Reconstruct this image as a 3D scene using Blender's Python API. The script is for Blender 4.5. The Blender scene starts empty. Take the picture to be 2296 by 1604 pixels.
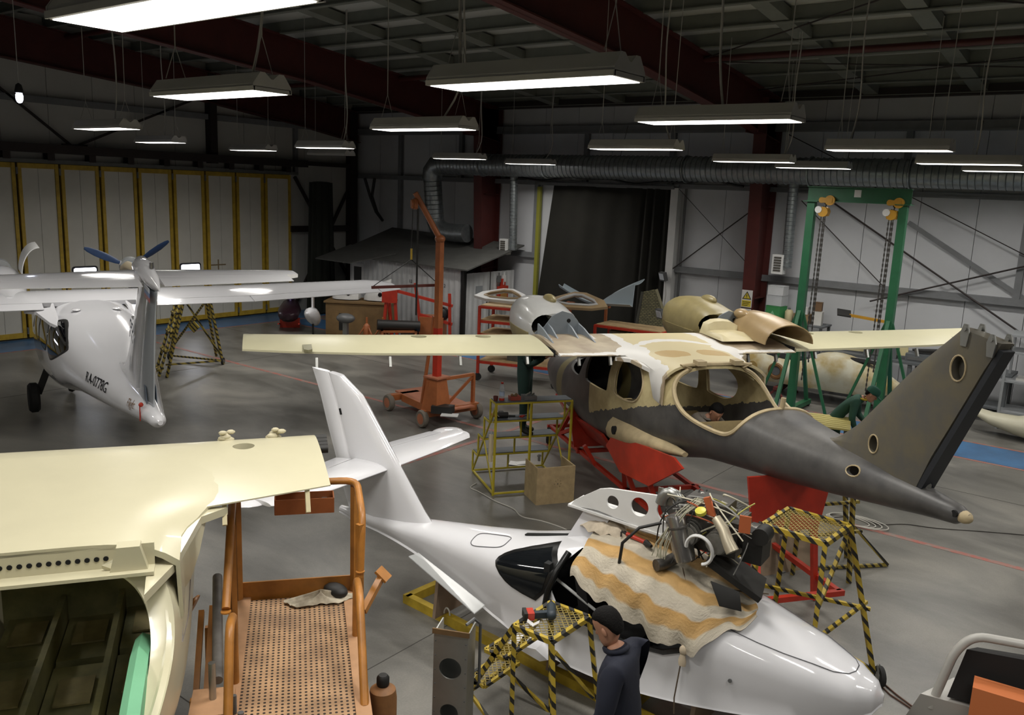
import bpy, bmesh, math, random
from mathutils import Vector, Matrix, Euler
random.seed(7)
PI = math.pi
sc = bpy.context.scene
COL = sc.collection

# ---------------------------------------------------------------- camera
H = 4.5                                        # eye height: a gallery above the hangar floor
CAM_R = ((0.7873161, 0.6152299, 0.0403177), (-0.1514366, 0.1295770, 0.9799371), (-0.5976623, 0.7776259, -0.1951864))
FPX = 1900.0
cd = bpy.data.cameras.new('camera'); cd.sensor_width = 36.0; cd.lens = 36.0 * FPX / 2296.0
cd.clip_start = 0.05; cd.clip_end = 200
cam = bpy.data.objects.new('camera', cd); COL.objects.link(cam)
r_, u_, f_ = (Vector(a) for a in CAM_R)
cam.matrix_world = Matrix(((r_.x, u_.x, -f_.x, 0), (r_.y, u_.y, -f_.y, 0), (r_.z, u_.z, -f_.z, H), (0, 0, 0, 1)))
sc.camera = cam

# ---------------------------------------------------------------- world and exposure
w = bpy.data.worlds.new('world'); sc.world = w; w.use_nodes = True
w.node_tree.nodes['Background'].inputs[0].default_value = (0.55, 0.62, 0.75, 1)
w.node_tree.nodes['Background'].inputs[1].default_value = 0.25
sc.view_settings.view_transform = 'Standard'; sc.view_settings.look = 'None'
sc.view_settings.gamma = 1.0; sc.view_settings.use_curve_mapping = False
sc.view_settings.exposure = 0.12
LAMP_POWER = 54.0

# ---------------------------------------------------------------- helpers
def V(*a): return Vector(a if len(a) > 1 else a[0])
def onz(px, py, z=0.0):
    d = r_ * ((px - 1148) / FPX) + u_ * (-(py - 802) / FPX) + f_
    return Vector((0, 0, H)) + d * ((z - H) / d.z)
def ony(px, py, Y):
    d = r_ * ((px - 1148) / FPX) + u_ * (-(py - 802) / FPX) + f_
    return Vector((0, 0, H)) + d * (Y / d.y)
def onx(px, py, X):
    d = r_ * ((px - 1148) / FPX) + u_ * (-(py - 802) / FPX) + f_
    return Vector((0, 0, H)) + d * (X / d.x)

def chaikin(p, n=2):
    for _ in range(n):
        q = []
        for a, b in zip(p, p[1:] + p[:1]): q += [tuple(.75 * x + .25 * y for x, y in zip(a, b)), tuple(.25 * x + .75 * y for x, y in zip(a, b))]
        p = q
    return p
def frame_from(d, up=(0, 0, 1)):
    d = Vector(d).normalized(); up = Vector(up)
    if abs(d.dot(up)) > 0.999: up = Vector((0, 1, 0)) if abs(d.z) > .9 else Vector((0, 0, 1))
    s = d.cross(up).normalized(); t = s.cross(d).normalized()
    return s, t

class MB:
    """collects shapes; build() links them as ONE mesh object"""
    def __init__(self): self.v = []; self.f = []; self.m = []
    def add(self, vs, fs, mi=0):
        b = len(self.v); self.v += [tuple(x) for x in vs]
        self.f += [tuple(b + i for i in f) for f in fs]; self.m += [mi] * len(fs); return self
    def box(self, x0, y0, z0, x1, y1, z1, mi=0):
        vs = [(x, y, z) for z in (z0, z1) for y in (y0, y1) for x in (x0, x1)]
        return self.add(vs, [(0, 2, 3, 1), (4, 5, 7, 6), (0, 1, 5, 4), (2, 6, 7, 3), (0, 4, 6, 2), (1, 3, 7, 5)], mi)
    def cbox(self, c, s, rz=0, mi=0, ry=0, rx=0):
        M = Euler((rx, ry, rz)).to_matrix(); c = Vector(c); mi = mi if isinstance(mi, int) else 0
        vs = [c + M @ Vector((x * s[0] / 2, y * s[1] / 2, z * s[2] / 2)) for z in (-1, 1) for y in (-1, 1) for x in (-1, 1)]
        return self.add(vs, [(0, 2, 3, 1), (4, 5, 7, 6), (0, 1, 5, 4), (2, 6, 7, 3), (0, 4, 6, 2), (1, 3, 7, 5)], mi)
    def beam(self, p, q, wd, h=None, up=(0, 0, 1), mi=0):
        h = h or wd; p = Vector(p); q = Vector(q); s, t = frame_from(q - p, up); s = s * wd / 2; t = t * h / 2
        vs = [p - s - t, p + s - t, p + s + t, p - s + t, q - s - t, q + s - t, q + s + t, q - s + t]
        return self.add(vs, [(0, 1, 2, 3), (7, 6, 5, 4), (0, 4, 5, 1), (1, 5, 6, 2), (2, 6, 7, 3), (3, 7, 4, 0)], mi)
    def cyl(self, p, q, r, r2=None, n=12, mi=0, caps=True):
        p = Vector(p); q = Vector(q); r2 = r if r2 is None else r2; s, t = frame_from(q - p)
        vs = []
        for c, rr in ((p, r), (q, r2)):
            for i in range(n):
                a = 2 * PI * i / n; vs.append(c + s * (rr * math.cos(a)) + t * (rr * math.sin(a)))
        fs = [(i, (i + 1) % n, n + (i + 1) % n, n + i) for i in range(n)]
        if caps: fs += [tuple(range(n - 1, -1, -1)), tuple(range(n, 2 * n))]
        return self.add(vs, fs, mi)
    def tube(self, pts, r, n=8, mi=0, closed=False):
        pts = [Vector(p) for p in pts]; N = len(pts); vs = []; s = None
        for i, p in enumerate(pts):
            a = pts[(i - 1) % N] if (i > 0 or closed) else p; b = pts[(i + 1) % N] if (i < N - 1 or closed) else p
            d = (b - a).normalized()
            if s is None: s, t = frame_from(d)
            else:
                s = (s - d * s.dot(d))
                if s.length < 1e-6: s, t = frame_from(d)
                s.normalize(); t = s.cross(d)
            t = s.cross(d).normalized()
            rr = r[i] if isinstance(r, (list, tuple)) else r
            for k in range(n):
                an = 2 * PI * k / n; vs.append(p + s * (rr * math.cos(an)) + t * (rr * math.sin(an)))
        fs = []
        for i in range(N if closed else N - 1):
            j = (i + 1) % N
            fs += [(i * n + k, j * n + k, j * n + (k + 1) % n, i * n + (k + 1) % n) for k in range(n)]
        if not closed: fs += [tuple(range(n)), tuple(range(N * n - 1, N * n - n - 1, -1))]
        return self.add(vs, fs, mi)
    def loft(self, rings, caps=True, mi=0, closed=True):
        n = len(rings[0]); vs = [p for rg in rings for p in rg]; fs = []
        for i in range(len(rings) - 1):
            for k in range(n if closed else n - 1):
                fs.append((i * n + k, i * n + (k + 1) % n, (i + 1) * n + (k + 1) % n, (i + 1) * n + k))
        if caps and closed: fs += [tuple(range(n - 1, -1, -1)), tuple(range((len(rings) - 1) * n, len(rings) * n))]
        return self.add(vs, fs, mi)
    def prism(self, poly, o, ax, ay, dv, mi=0):
        """extrude a 2-D polygon (in the frame o, ax, ay) by vector dv"""
        o = Vector(o); ax = Vector(ax); ay = Vector(ay); dv = Vector(dv); n = len(poly)
        a = [o + ax * x + ay * y for x, y in poly]; b = [p + dv for p in a]
        fs = [(i, (i + 1) % n, n + (i + 1) % n, n + i) for i in range(n)] + [tuple(range(n - 1, -1, -1)), tuple(range(n, 2 * n))]
        return self.add(a + b, fs, mi)
    def sph(self, c, r, sc3=(1, 1, 1), n=12, m=8, mi=0, rot=None):
        c = Vector(c); rings = []
        vs = []; fs = []
        for i in range(m + 1):
            th = PI * i / m
            for k in range(n):
                a = 2 * PI * k / n
                p = Vector((r * sc3[0] * math.sin(th) * math.cos(a), r * sc3[1] * math.sin(th) * math.sin(a), r * sc3[2] * math.cos(th)))
                if rot is not None: p = rot @ p
                vs.append(c + p)
        for i in range(m):
            for k in range(n):
                fs.append((i * n + k, (i + 1) * n + k, (i + 1) * n + (k + 1) % n, i * n + (k + 1) % n))
        return self.add(vs, fs, mi)
    def lathe(self, prof, o=(0, 0, 0), ax=(0, 0, 1), n=16, mi=0):
        """profile of (radius, height) about axis ax"""
        o = Vector(o); ax = Vector(ax).normalized(); s, t = frame_from(ax)
        rings = [[o + ax * h + s * (r * math.cos(2 * PI * k / n)) + t * (r * math.sin(2 * PI * k / n)) for k in range(n)] for r, h in prof]
        return self.loft(rings, True, mi)
    def mesh(self, name='m', merge=False):
        me = bpy.data.meshes.new(name); me.from_pydata([tuple(x) for x in self.v], [], self.f)
        for p, i in zip(me.polygons, self.m): p.material_index = i
        bm = bmesh.new(); bm.from_mesh(me)
        if merge: bmesh.ops.remove_doubles(bm, verts=bm.verts, dist=1e-5)
        bmesh.ops.dissolve_degenerate(bm, dist=1e-6, edges=bm.edges)
        bmesh.ops.recalc_face_normals(bm, faces=bm.faces); bm.to_mesh(me); bm.free()
        return me
    def build(self, name, mats, parent=None, world=False, smooth=None, merge=False):
        if world and parent is not None:
            rt = parent
            while rt.parent is not None: rt = rt.parent
            Mi = rt.matrix_basis.inverted(); self.v = [tuple(Mi @ Vector(p)) for p in self.v]
        me = self.mesh(name, merge)
        return link(name, me, mats, parent, smooth)

def link(name, me, mats, parent=None, smooth=None):
    if not isinstance(mats, (list, tuple)): mats = [mats]
    if len(me.materials): me.materials.clear()
    for m in mats: me.materials.append(m)
    if smooth is not None:
        for p in me.polygons: p.use_smooth = True
        me.set_sharp_from_angle(angle=math.radians(smooth))
    o = bpy.data.objects.new(name, me); COL.objects.link(o); o.parent = parent
    return o

def tag(o, label=None, cat=None, group=None, kind=None):
    if label: o['label'] = label
    if cat: o['category'] = cat
    if group: o['group'] = group
    if kind: o['kind'] = kind
    return o
def thing(name, label, cat, loc=(0, 0, 0), rz=0.0, group=None, ry=0.0):
    o = bpy.data.objects.new(name, None); COL.objects.link(o); o.empty_display_size = .1
    o.location = loc; o.rotation_euler = (0, ry, rz); return tag(o, label, cat, group)
def copy_tree(o, parent=None):
    c = o.copy(); COL.objects.link(c); c.parent = parent
    for ch in list(o.children): copy_tree(ch, c)
    return c
def part(parent, name, mat, fn, smooth=None, world=False):
    m = MB(); fn(m); return m.build(name, mat, parent, world, smooth)

def boolean(me, cutters, op='DIFFERENCE'):
    """bake boolean of a closed mesh with closed cutter meshes"""
    a = bpy.data.objects.new('tmp_a', me); COL.objects.link(a); cs = []
    for cm in cutters:
        b = bpy.data.objects.new('tmp_b', cm); COL.objects.link(b); cs.append(b)
        md = a.modifiers.new('b', 'BOOLEAN'); md.operation = op; md.object = b; md.solver = 'EXACT'
    dg = bpy.context.evaluated_depsgraph_get(); dg.update()
    out = bpy.data.meshes.new_from_object(a.evaluated_get(dg))
    bpy.data.objects.remove(a)
    for b in cs: bpy.data.objects.remove(b)
    return out
def shell(me, t):
    a = bpy.data.objects.new('tmp_s', me); COL.objects.link(a)
    md = a.modifiers.new('s', 'SOLIDIFY'); md.thickness = t; md.offset = -1
    dg = bpy.context.evaluated_depsgraph_get(); dg.update()
    out = bpy.data.meshes.new_from_object(a.evaluated_get(dg)); bpy.data.objects.remove(a); return out

# ---------------------------------------------------------------- materials
MATS = {}
def srgb(h):
    if isinstance(h, str):
        h = h.lstrip('#'); h = [int(h[i:i + 2], 16) / 255 for i in (0, 2, 4)]
    return tuple((c / 12.92 if c <= .04045 else ((c + .055) / 1.055) ** 2.4) for c in h)
def nodes(m):
    m.use_nodes = True; nt = m.node_tree; return nt, nt.nodes['Principled BSDF']
def N(nt, t, **kw):
    n = nt.nodes.new(t)
    for k, v in kw.items():
        if k.startswith('i_'): n.inputs[int(k[2:])].default_value = v
        else: setattr(n, k, v)
    return n
def mat(name, col, rough=.5, metal=0.0, var=0.0, scale=3.0, col2=None, bump=0.0, bscale=60.0, coat=0.0, emit=None, estr=1.0, spec=.5):
    """procedural surface: base colour with noise-driven wear and fine relief"""
    if name in MATS: return MATS[name]
    m = bpy.data.materials.new(name); nt, b = nodes(m); c = srgb(col)
    b.inputs['Roughness'].default_value = rough; b.inputs['Metallic'].default_value = metal
    b.inputs['Coat Weight'].default_value = coat; b.inputs['Specular IOR Level'].default_value = spec
    b.inputs['Base Color'].default_value = (*c, 1)
    tc = N(nt, 'ShaderNodeTexCoord')
    if var > 0 or col2:
        nz = N(nt, 'ShaderNodeTexNoise'); nz.inputs['Scale'].default_value = scale; nz.inputs['Detail'].default_value = 6; nz.inputs['Roughness'].default_value = .6
        nt.links.new(tc.outputs['Object'], nz.inputs['Vector'])
        rp = N(nt, 'ShaderNodeValToRGB'); c2 = srgb(col2) if col2 else tuple(x * (1 - var) for x in c)
        rp.color_ramp.elements[0].position = .35; rp.color_ramp.elements[1].position = .65
        rp.color_ramp.elements[0].color = (*c2, 1); rp.color_ramp.elements[1].color = (*(min(1, x * (1 + var * .4)) for x in c), 1)
        nt.links.new(nz.outputs[0], rp.inputs[0]); nt.links.new(rp.outputs[0], b.inputs['Base Color'])
    if bump > 0:
        n2 = N(nt, 'ShaderNodeTexNoise'); n2.inputs['Scale'].default_value = bscale; n2.inputs['Detail'].default_value = 3
        nt.links.new(tc.outputs['Object'], n2.inputs['Vector'])
        bp = N(nt, 'ShaderNodeBump'); bp.inputs['Strength'].default_value = bump; bp.inputs['Distance'].default_value = .01
        nt.links.new(n2.outputs[0], bp.inputs['Height']); nt.links.new(bp.outputs[0], b.inputs['Normal'])
    if emit:
        b.inputs['Emission Color'].default_value = (*srgb(emit), 1); b.inputs['Emission Strength'].default_value = estr
    MATS[name] = m; return m
def glass(name, col='#10141a', rough=.03, alpha=.45):
    m = bpy.data.materials.new(name); nt, b = nodes(m)
    b.inputs['Base Color'].default_value = (*srgb(col), 1); b.inputs['Roughness'].default_value = rough
    b.inputs['Alpha'].default_value = alpha; b.inputs['Specular IOR Level'].default_value = .8; return m

WHITE = mat('white_gloss_paint', '#dddde0', .12, coat=.6)
WHITE_M = mat('white_matt_paint', '#d4d4d2', .5, var=.06)
YEL = mat('yellow_paint', '#b59a2c', .5, var=.25, scale=6)
BLK = mat('black_paint', '#1c1b19', .55)
RED = mat('red_paint', '#b3321f', .4, var=.2, scale=4)
RED_D = mat('dark_red_steel', '#5b231f', .6, var=.15)
ORANGE = mat('orange_paint', '#a35f35', .45, var=.22, scale=4)
LIFT = mat('lift_orange_paint', '#a9702f', .42, var=.28, scale=5, bump=.05)
GREEN = mat('green_paint', '#255f3f', .45, var=.15)
STEEL = mat('grey_steel', '#6c6d6d', .5, metal=.3, var=.15)
ALU = mat('aluminium', '#a9aaa6', .32, metal=.85, var=.15)
GALV = mat('galvanised_duct', '#9aa0a2', .38, metal=.8, var=.2, scale=8)
RUBBER = mat('rubber', '#1d1d1c', .8)
WOOD = mat('plywood', '#b49a72', .75, var=.2, scale=7, bump=.1)
BROWN_W = mat('brown_wood', '#6c5334', .75, var=.25, scale=5)
CREAM = mat('cream_primer', '#c6c0a3', .28, var=.03, coat=.15)
CREAM_M = mat('cream_matt', '#c9bd96', .5, var=.08, scale=4)
GREY_P = mat('grey_primer', '#8f9498', .5, var=.08)
CABLE = mat('grey_cable', '#b9b7ae', .7)
CABLE_D = mat('dark_cable', '#33302c', .8)
# ---------------------------------------------------------------- hangar shell
XL, YB = -24.0, 21.5
XR, YF = 12.0, -8.0
EAVE = 7.2; SLOPE = .107; RIDGE_Y = 6.0
def roofz(y): return EAVE + SLOPE * (YB - y if y > RIDGE_Y else (YB - RIDGE_Y) - (RIDGE_Y - y))

def concrete():
    m = bpy.data.materials.new('concrete_floor'); nt, b = nodes(m); tc = N(nt, 'ShaderNodeTexCoord')
    mp = N(nt, 'ShaderNodeMapping'); mp.inputs['Scale'].default_value = (.28, .55, 1); mp.inputs['Rotation'].default_value = (0, 0, .6)
    nt.links.new(tc.outputs['Object'], mp.inputs[0])
    n1 = N(nt, 'ShaderNodeTexNoise'); n1.inputs['Scale'].default_value = 1.6; n1.inputs['Detail'].default_value = 9; n1.inputs['Roughness'].default_value = .62; n1.inputs['Distortion'].default_value = .5
    nt.links.new(mp.outputs[0], n1.inputs['Vector'])
    rp = N(nt, 'ShaderNodeValToRGB'); e = rp.color_ramp.elements
    e[0].position = .33; e[0].color = (*srgb('#595752'), 1); e[1].position = .72; e[1].color = (*srgb('#99958c'), 1)
    x = e.new(.52); x.color = (*srgb('#7a7872'), 1)
    nt.links.new(n1.outputs[0], rp.inputs[0])
    n2 = N(nt, 'ShaderNodeTexNoise'); n2.inputs['Scale'].default_value = 55; n2.inputs['Detail'].default_value = 5
    nt.links.new(tc.outputs['Object'], n2.inputs['Vector'])
    mx = N(nt, 'ShaderNodeMixRGB', blend_type='MULTIPLY'); mx.inputs[0].default_value = .35
    nt.links.new(rp.outputs[0], mx.inputs[1]); nt.links.new(n2.outputs[0], mx.inputs[2]); nt.links.new(mx.outputs[0], b.inputs['Base Color'])
    r2 = N(nt, 'ShaderNodeMapRange'); r2.inputs[3].default_value = .22; r2.inputs[4].default_value = .5
    nt.links.new(n1.outputs[0], r2.inputs[0]); nt.links.new(r2.outputs[0], b.inputs['Roughness'])
    bp = N(nt, 'ShaderNodeBump'); bp.inputs['Strength'].default_value = .12; bp.inputs['Distance'].default_value = .02
    n3 = N(nt, 'ShaderNodeTexNoise'); n3.inputs['Scale'].default_value = 5; n3.inputs['Detail'].default_value = 4
    nt.links.new(tc.outputs['Object'], n3.inputs['Vector']); nt.links.new(n3.outputs[0], bp.inputs['Height']); nt.links.new(bp.outputs[0], b.inputs['Normal'])
    return m
CONC = concrete()
floor = tag(MB().box(XL, YF, -.2, XR, YB, 0).build('floor', CONC), kind='structure')
RPAINT = mat('worn_red_floor_paint', '#a2554a', .5, col2='#857a72', scale=9)
BPAINT = mat('worn_blue_floor_paint', '#47719b', .4, col2='#3d5f83', scale=2)
def paint(name, x0, y0, x1, y1, m, z=.003):
    MB().box(x0, y0, 0, x1, y1, z).build(name, m, floor)
paint('painted_line', XL, 12.02, XR, 12.12, RPAINT); paint('painted_line', -9.5, 9.0, -9.4, 16.8, RPAINT, .004)
paint('painted_walkway', -22.4, 16.95, XR, 18.15, BPAINT); paint('painted_line', -22.4, 16.85, XR, 16.93, RPAINT); paint('painted_line', -22.4, 18.17, XR, 18.25, RPAINT)
paint('painted_walkway', XL, YF, -22.55, YB, BPAINT); paint('painted_line', -22.53, YF, -22.44, YB, RPAINT)
JNT = mat('floor_joint', '#4a4844', .9)
for x in (-18.0, -5.4, .6): MB().box(x - .005, YF, 0, x + .005, YB, .002).build('expansion_joint', JNT, floor)
for y in (-1.0, 3.62, 14.8): MB().box(XL, y - .005, 0, XR, y + .005, .0025).build('expansion_joint', JNT, floor)

PANEL = mat('wall_sandwich_panel', '#c3c5c8', .45, var=.07, scale=.8)
PANEL_L = mat('side_wall_sandwich_panel', '#b9b9b4', .5, var=.08, scale=.6)
DARKST = mat('dark_girt_steel', '#77797b', .55, var=.12)
BLKST = mat('blackened_steel', '#2a211e', .6, var=.2)
COLRED = mat('oxide_red_steel', '#4d1d19', .55, var=.15)
ROOFM = mat('roof_sheet', '#b5b7b3', .6, var=.08, scale=.5)
PURL = mat('grey_purlin', '#74776f', .55, var=.1)

# back wall: sandwich panels one metre wide, doorway behind the curtain left open in front of panels
wb = tag(MB().box(XL - .3, YB + .12, -.2, XR, YB + .3, roofz(YB) + .3).build('wall_back', DARKST), kind='structure')
x = XL
while x < XR - .01:
    x2 = min(x + 1.2, XR); MB().box(x + .006, YB, 0, x2 - .006, YB + .12, 6.98).build('wall_panel', PANEL, wb); x = x2
wl = tag(MB().box(XL - .3, YF, -.2, XL - .12, YB + .12, 9.2).build('wall_left', DARKST), kind='structure')
y = YB
while y > YF + .01:
    y2 = max(y - 1.2, YF); zt = min(roofz((y + y2) / 2), roofz(y)) + .02
    MB().box(XL - .12, y2 + .006, 0, XL, y - .006, zt).build('wall_panel', PANEL_L, wl); y = y2
tag(MB().box(XR, YF, -.2, XR + .2, YB, 9.2).build('wall_right', PANEL), kind='structure')
tag(MB().box(XL, YF - .2, -.2, XR, YF, 9.2).build('wall_front', PANEL), kind='structure')
ceil = MB()
ceil.add([(XL - .3, YB + .3, roofz(YB + .3)), (XR, YB + .3, roofz(YB + .3)), (XR, RIDGE_Y, roofz(RIDGE_Y)), (XL - .3, RIDGE_Y, roofz(RIDGE_Y)),
          (XL - .3, YB + .3, roofz(YB) + .2), (XR, YB + .3, roofz(YB) + .2), (XR, RIDGE_Y, roofz(RIDGE_Y) + .2), (XL - .3, RIDGE_Y, roofz(RIDGE_Y) + .2)],
         [(0, 1, 2, 3), (4, 7, 6, 5), (0, 4, 5, 1), (1, 5, 6, 2), (2, 6, 7, 3), (3, 7, 4, 0)])
ceil.add([(XL - .3, RIDGE_Y, roofz(RIDGE_Y)), (XR, RIDGE_Y, roofz(RIDGE_Y)), (XR, YF, roofz(YF)), (XL - .3, YF, roofz(YF)),
          (XL - .3, RIDGE_Y, roofz(RIDGE_Y) + .2), (XR, RIDGE_Y, roofz(RIDGE_Y) + .2), (XR, YF, roofz(YF) + .2), (XL - .3, YF, roofz(YF) + .2)],
         [(0, 1, 2, 3), (4, 7, 6, 5), (0, 4, 5, 1), (1, 5, 6, 2), (2, 6, 7, 3), (3, 7, 4, 0)])
ceil = tag(ceil.build('ceiling', ROOFM), kind='structure')
# purlins (deep channels along the building), sag channels between them, rafters and columns
PY = []; y = YB - .22
while y > RIDGE_Y: PY.append(y); y -= 1.17
y = RIDGE_Y - .3
while y > YF: PY.append(y); y -= 1.17
for y in PY:
    z = roofz(y)
    MB().box(XL, y - .03, z - .26, XR, y + .03, z).box(XL, y - .1, z - .275, XR, y + .03, z - .255).build('purlin', PURL, ceil)
COLX = (-17.35, -8.37, .65, 9.6)
bays = [XL] + list(COLX) + [XR]
for a, b in zip(bays[:-1], bays[1:]):
    nb = max(2, round((b - a) / 2.3))
    for k in range(1, nb):
        x = a + (b - a) * k / nb
        for y0, y1 in zip(PY[:-1], PY[1:]):
            if abs(y0 - y1) > 1.4 or (y0 - RIDGE_Y) * (y1 - RIDGE_Y) < 0 or y0 < 2: continue
            m = MB(); m.add([(x - .16, y0, roofz(y0) - .25), (x + .16, y0, roofz(y0) - .25), (x + .16, y1, roofz(y1) - .25), (x - .16, y1, roofz(y1) - .25),
                   (x - .16, y0, roofz(y0) - .05), (x + .16, y0, roofz(y0) - .05), (x + .16, y1, roofz(y1) - .05), (x - .16, y1, roofz(y1) - .05)],
                  [(0, 1, 2, 3), (4, 7, 6, 5), (0, 4, 5, 1), (1, 5, 6, 2), (2, 6, 7, 3), (3, 7, 4, 0)])
            m.build('sag_channel', PURL, ceil)
def rafter(x, mtl):
    m = MB(); a = Vector((x, YB - .1, roofz(YB) - .28)); pr = []
    for y in (YB - .15, 19.0, 14.0, 9.5, RIDGE_Y, 2.0, YF):
        zt = roofz(y) - .27; zb = zt - (1.05 if y > 19.5 else .95 if y > 18 else .88 if y > 12 else 1.0)
        pr.append((y, zt, zb))
    for (ya, ta, ba), (yb, tb, bb) in zip(pr[:-1], pr[1:]):
        for hw, (p0, p1, q0, q1) in ((.012, (ta, ba, tb, bb)), (.15, (ta, ta - .025, tb, tb - .025)), (.15, (ba + .025, ba, bb + .025, bb))):
            m.add([(x - hw, ya, p1), (x + hw, ya, p1), (x + hw, yb, q1), (x - hw, yb, q1), (x - hw, ya, p0), (x + hw, ya, p0), (x + hw, yb, q0), (x - hw, yb, q0)],
                  [(0, 1, 2, 3), (4, 7, 6, 5), (0, 4, 5, 1), (1, 5, 6, 2), (2, 6, 7, 3), (3, 7, 4, 0)])
    return m.build('rafter', mtl, ceil)
def column(x):
    m = MB(); yo = YB - .12; zt = 6.9
    yb, yt = YB - .78, YB - 1.12
    m.add([(x - .012, yb, 0), (x + .012, yb, 0), (x + .012, yo, 0), (x - .012, yo, 0), (x - .012, yt, zt), (x + .012, yt, zt), (x + .012, yo, zt), (x - .012, yo, zt)],
          [(0, 1, 2, 3), (4, 7, 6, 5), (0, 4, 5, 1), (1, 5, 6, 2), (2, 6, 7, 3), (3, 7, 4, 0)])
    m.add([(x - .16, yb - .03, 0), (x + .16, yb - .03, 0), (x + .16, yb, 0), (x - .16, yb, 0), (x - .16, yt - .03, zt), (x + .16, yt - .03, zt), (x + .16, yt, zt), (x - .16, yt, zt)],
          [(0, 1, 2, 3), (4, 7, 6, 5), (0, 4, 5, 1), (1, 5, 6, 2), (2, 6, 7, 3), (3, 7, 4, 0)])
    m.box(x - .16, yo, 0, x + .16, yo + .03, zt)
    for z in (2.0, 4.3): m.box(x - .14, yb + .02, z, x + .14, yo, z + .015)
    m.box(x - .16, yt - .5, 6.05, x - .13, yt, 6.4); m.box(x + .13, yt - .5, 6.05, x + .16, yt, 6.4)
    return m.build('column', COLRED, wb)
for x in COLX: rafter(x, COLRED); column(x)
rafter(XL + .2, COLRED)
# eave beam, red tie tubes, rod bracing
MB().box(XL, YB - .3, 6.92, XR, YB, 7.12).build('eave_beam', BLKST, ceil)
for y, z in ((17.05, roofz(17.05) - .36), (11.2, roofz(11.2) - .36)): MB().cyl((XL, y, z), (XR, y, z), .065, n=10).build('tie_tube', COLRED, ceil, smooth=40)
for i in range(4):
    x0, x1 = COLX[1] + .1, COLX[2] - .1
    a, b = ((19.8, 17.2), (17.2, 19.8), (16.9, 11.4), (11.4, 16.9))[i]
    MB().cyl((x0, a, roofz(a) - .38), (x1, b, roofz(b) - .38), .014, n=6).build('brace_rod', BLKST, ceil)
# girts and posts of the back wall
def girt(z, x0, x1, h=.16, d=.14): MB().box(x0, YB - d, z - h / 2, x1, YB - .001, z + h / 2).box(x0, YB - d - .02, z - h / 2, x1, YB - d, z - h / 2 + .05).build('girt', DARKST, wb)
girt(6.28, XL, XR, .22, .2); girt(2.5, -11.1, XR); girt(2.5, -16.9, -15.6); girt(4.75, -10.9, XR, .12, .16); girt(4.72, XL, -10.9, .14, .2)
for x, z0, z1 in ((-21.7, 0, 6.3), (-18.9, 4.7, 6.3), (-14.02, 4.75, 6.2), (-11.22, 4.75, 6.2), (-5.2, 4.7, 6.2), (-2.6, 2.5, 6.2), (-15.75, 2.5, 4.7), (-5.9, 4.6, 5.0)):
    MB().box(x - .07, YB - .13, z0, x + .07, YB - .001, z1).build('wall_post', DARKST, wb)
for (x0, z0, x1, z1, r) in ((-2.45, 3.5, -8.0, 6.1, .012), (-7.9, 5.2, -1.3, 1.2, .022), (-5.6, 2.2, -1.0, 3.85, .022), (-10.9, 2.5, -8.7, 4.25, .016), (-10.9, 4.7, -8.6, 2.7, .008), (-7.5, 4.5, -5.3, 2.55, .012)):
    MB().cyl((x0, YB - .22, z0), (x1, YB - .22, z1), r, n=6).build('brace_rod', BLKST, wb)
MB().beam((-5.0, YB - .08, 4.1), (-2.2, YB - .08, 2.45), .1, .03, up=(0, 1, 0)).build('brace_strap', DARKST, wb)
# left wall: girt, corner post, gable posts, bracing
MB().box(XL, YF, 6.2, XL + .18, YB, 6.36).build('girt', DARKST, wl)
MB().box(XL, YB - .55, 0, XL + .25, YB - .22, 7.0).build('corner_post', BLKST, wl)
for y in (15.45, 5.6, -2): MB().box(XL, y - .12, 4.9, XL + .28, y + .12, roofz(y) - .2).build('gable_post', BLKST, wl)
MB().box(XL, 18.6, 4.7, XL + .12, 18.74, 6.2).build('wall_post', DARKST, wl)
MB().beam((XL + .15, 7.4, 8.1), (XL + .15, 11.2, 5.15), .06, .06).build('brace_bar', BLKST, wl)
MB().beam((XL + .15, 14.9, 6.75), (XL + .15, 11.3, 5.15), .06, .06).build('brace_bar', BLKST, wl)
MB().box(XL + .1, 10.95, 5.02, XL + .2, 11.6, 5.2).build('gusset_plate', BLKST, wl)
for a, b in (((XL + .1, 18.6, 4.6), (XL + .1, 21.1, .9)), ((XL + .1, 21.2, 4.6), (XL + .1, 18.6, .3))): MB().beam(a, b, .09, .09).build('brace_bar', BLKST, wl)
MB().box(XL, 18.4, 2.75, XL + .2, 21.3, 2.95).build('girt', BLKST, wl)
# door header: heavy beams, hanger brackets and track rail
MB().box(XL, YF, 4.93, XL + .45, 18.9, 5.16).build('door_header_beam', BLKST, wl)
MB().box(XL, 18.9, 5.0, XL + .3, YB - .6, 5.14).build('door_header_beam', BLKST, wl)
RAIL = mat('track_rail_grey', '#5f605d', .5, var=.15)
MB().box(XL + .08, YF, 4.66, XL + .3, 18.6, 4.76).build('door_track', RAIL, wl)
y = 18.2
while y > YF:
    MB().box(XL + .06, y - .09, 4.74, XL + .32, y + .09, 4.96).build('track_bracket', BLKST, wl); y -= 1.09
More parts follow.
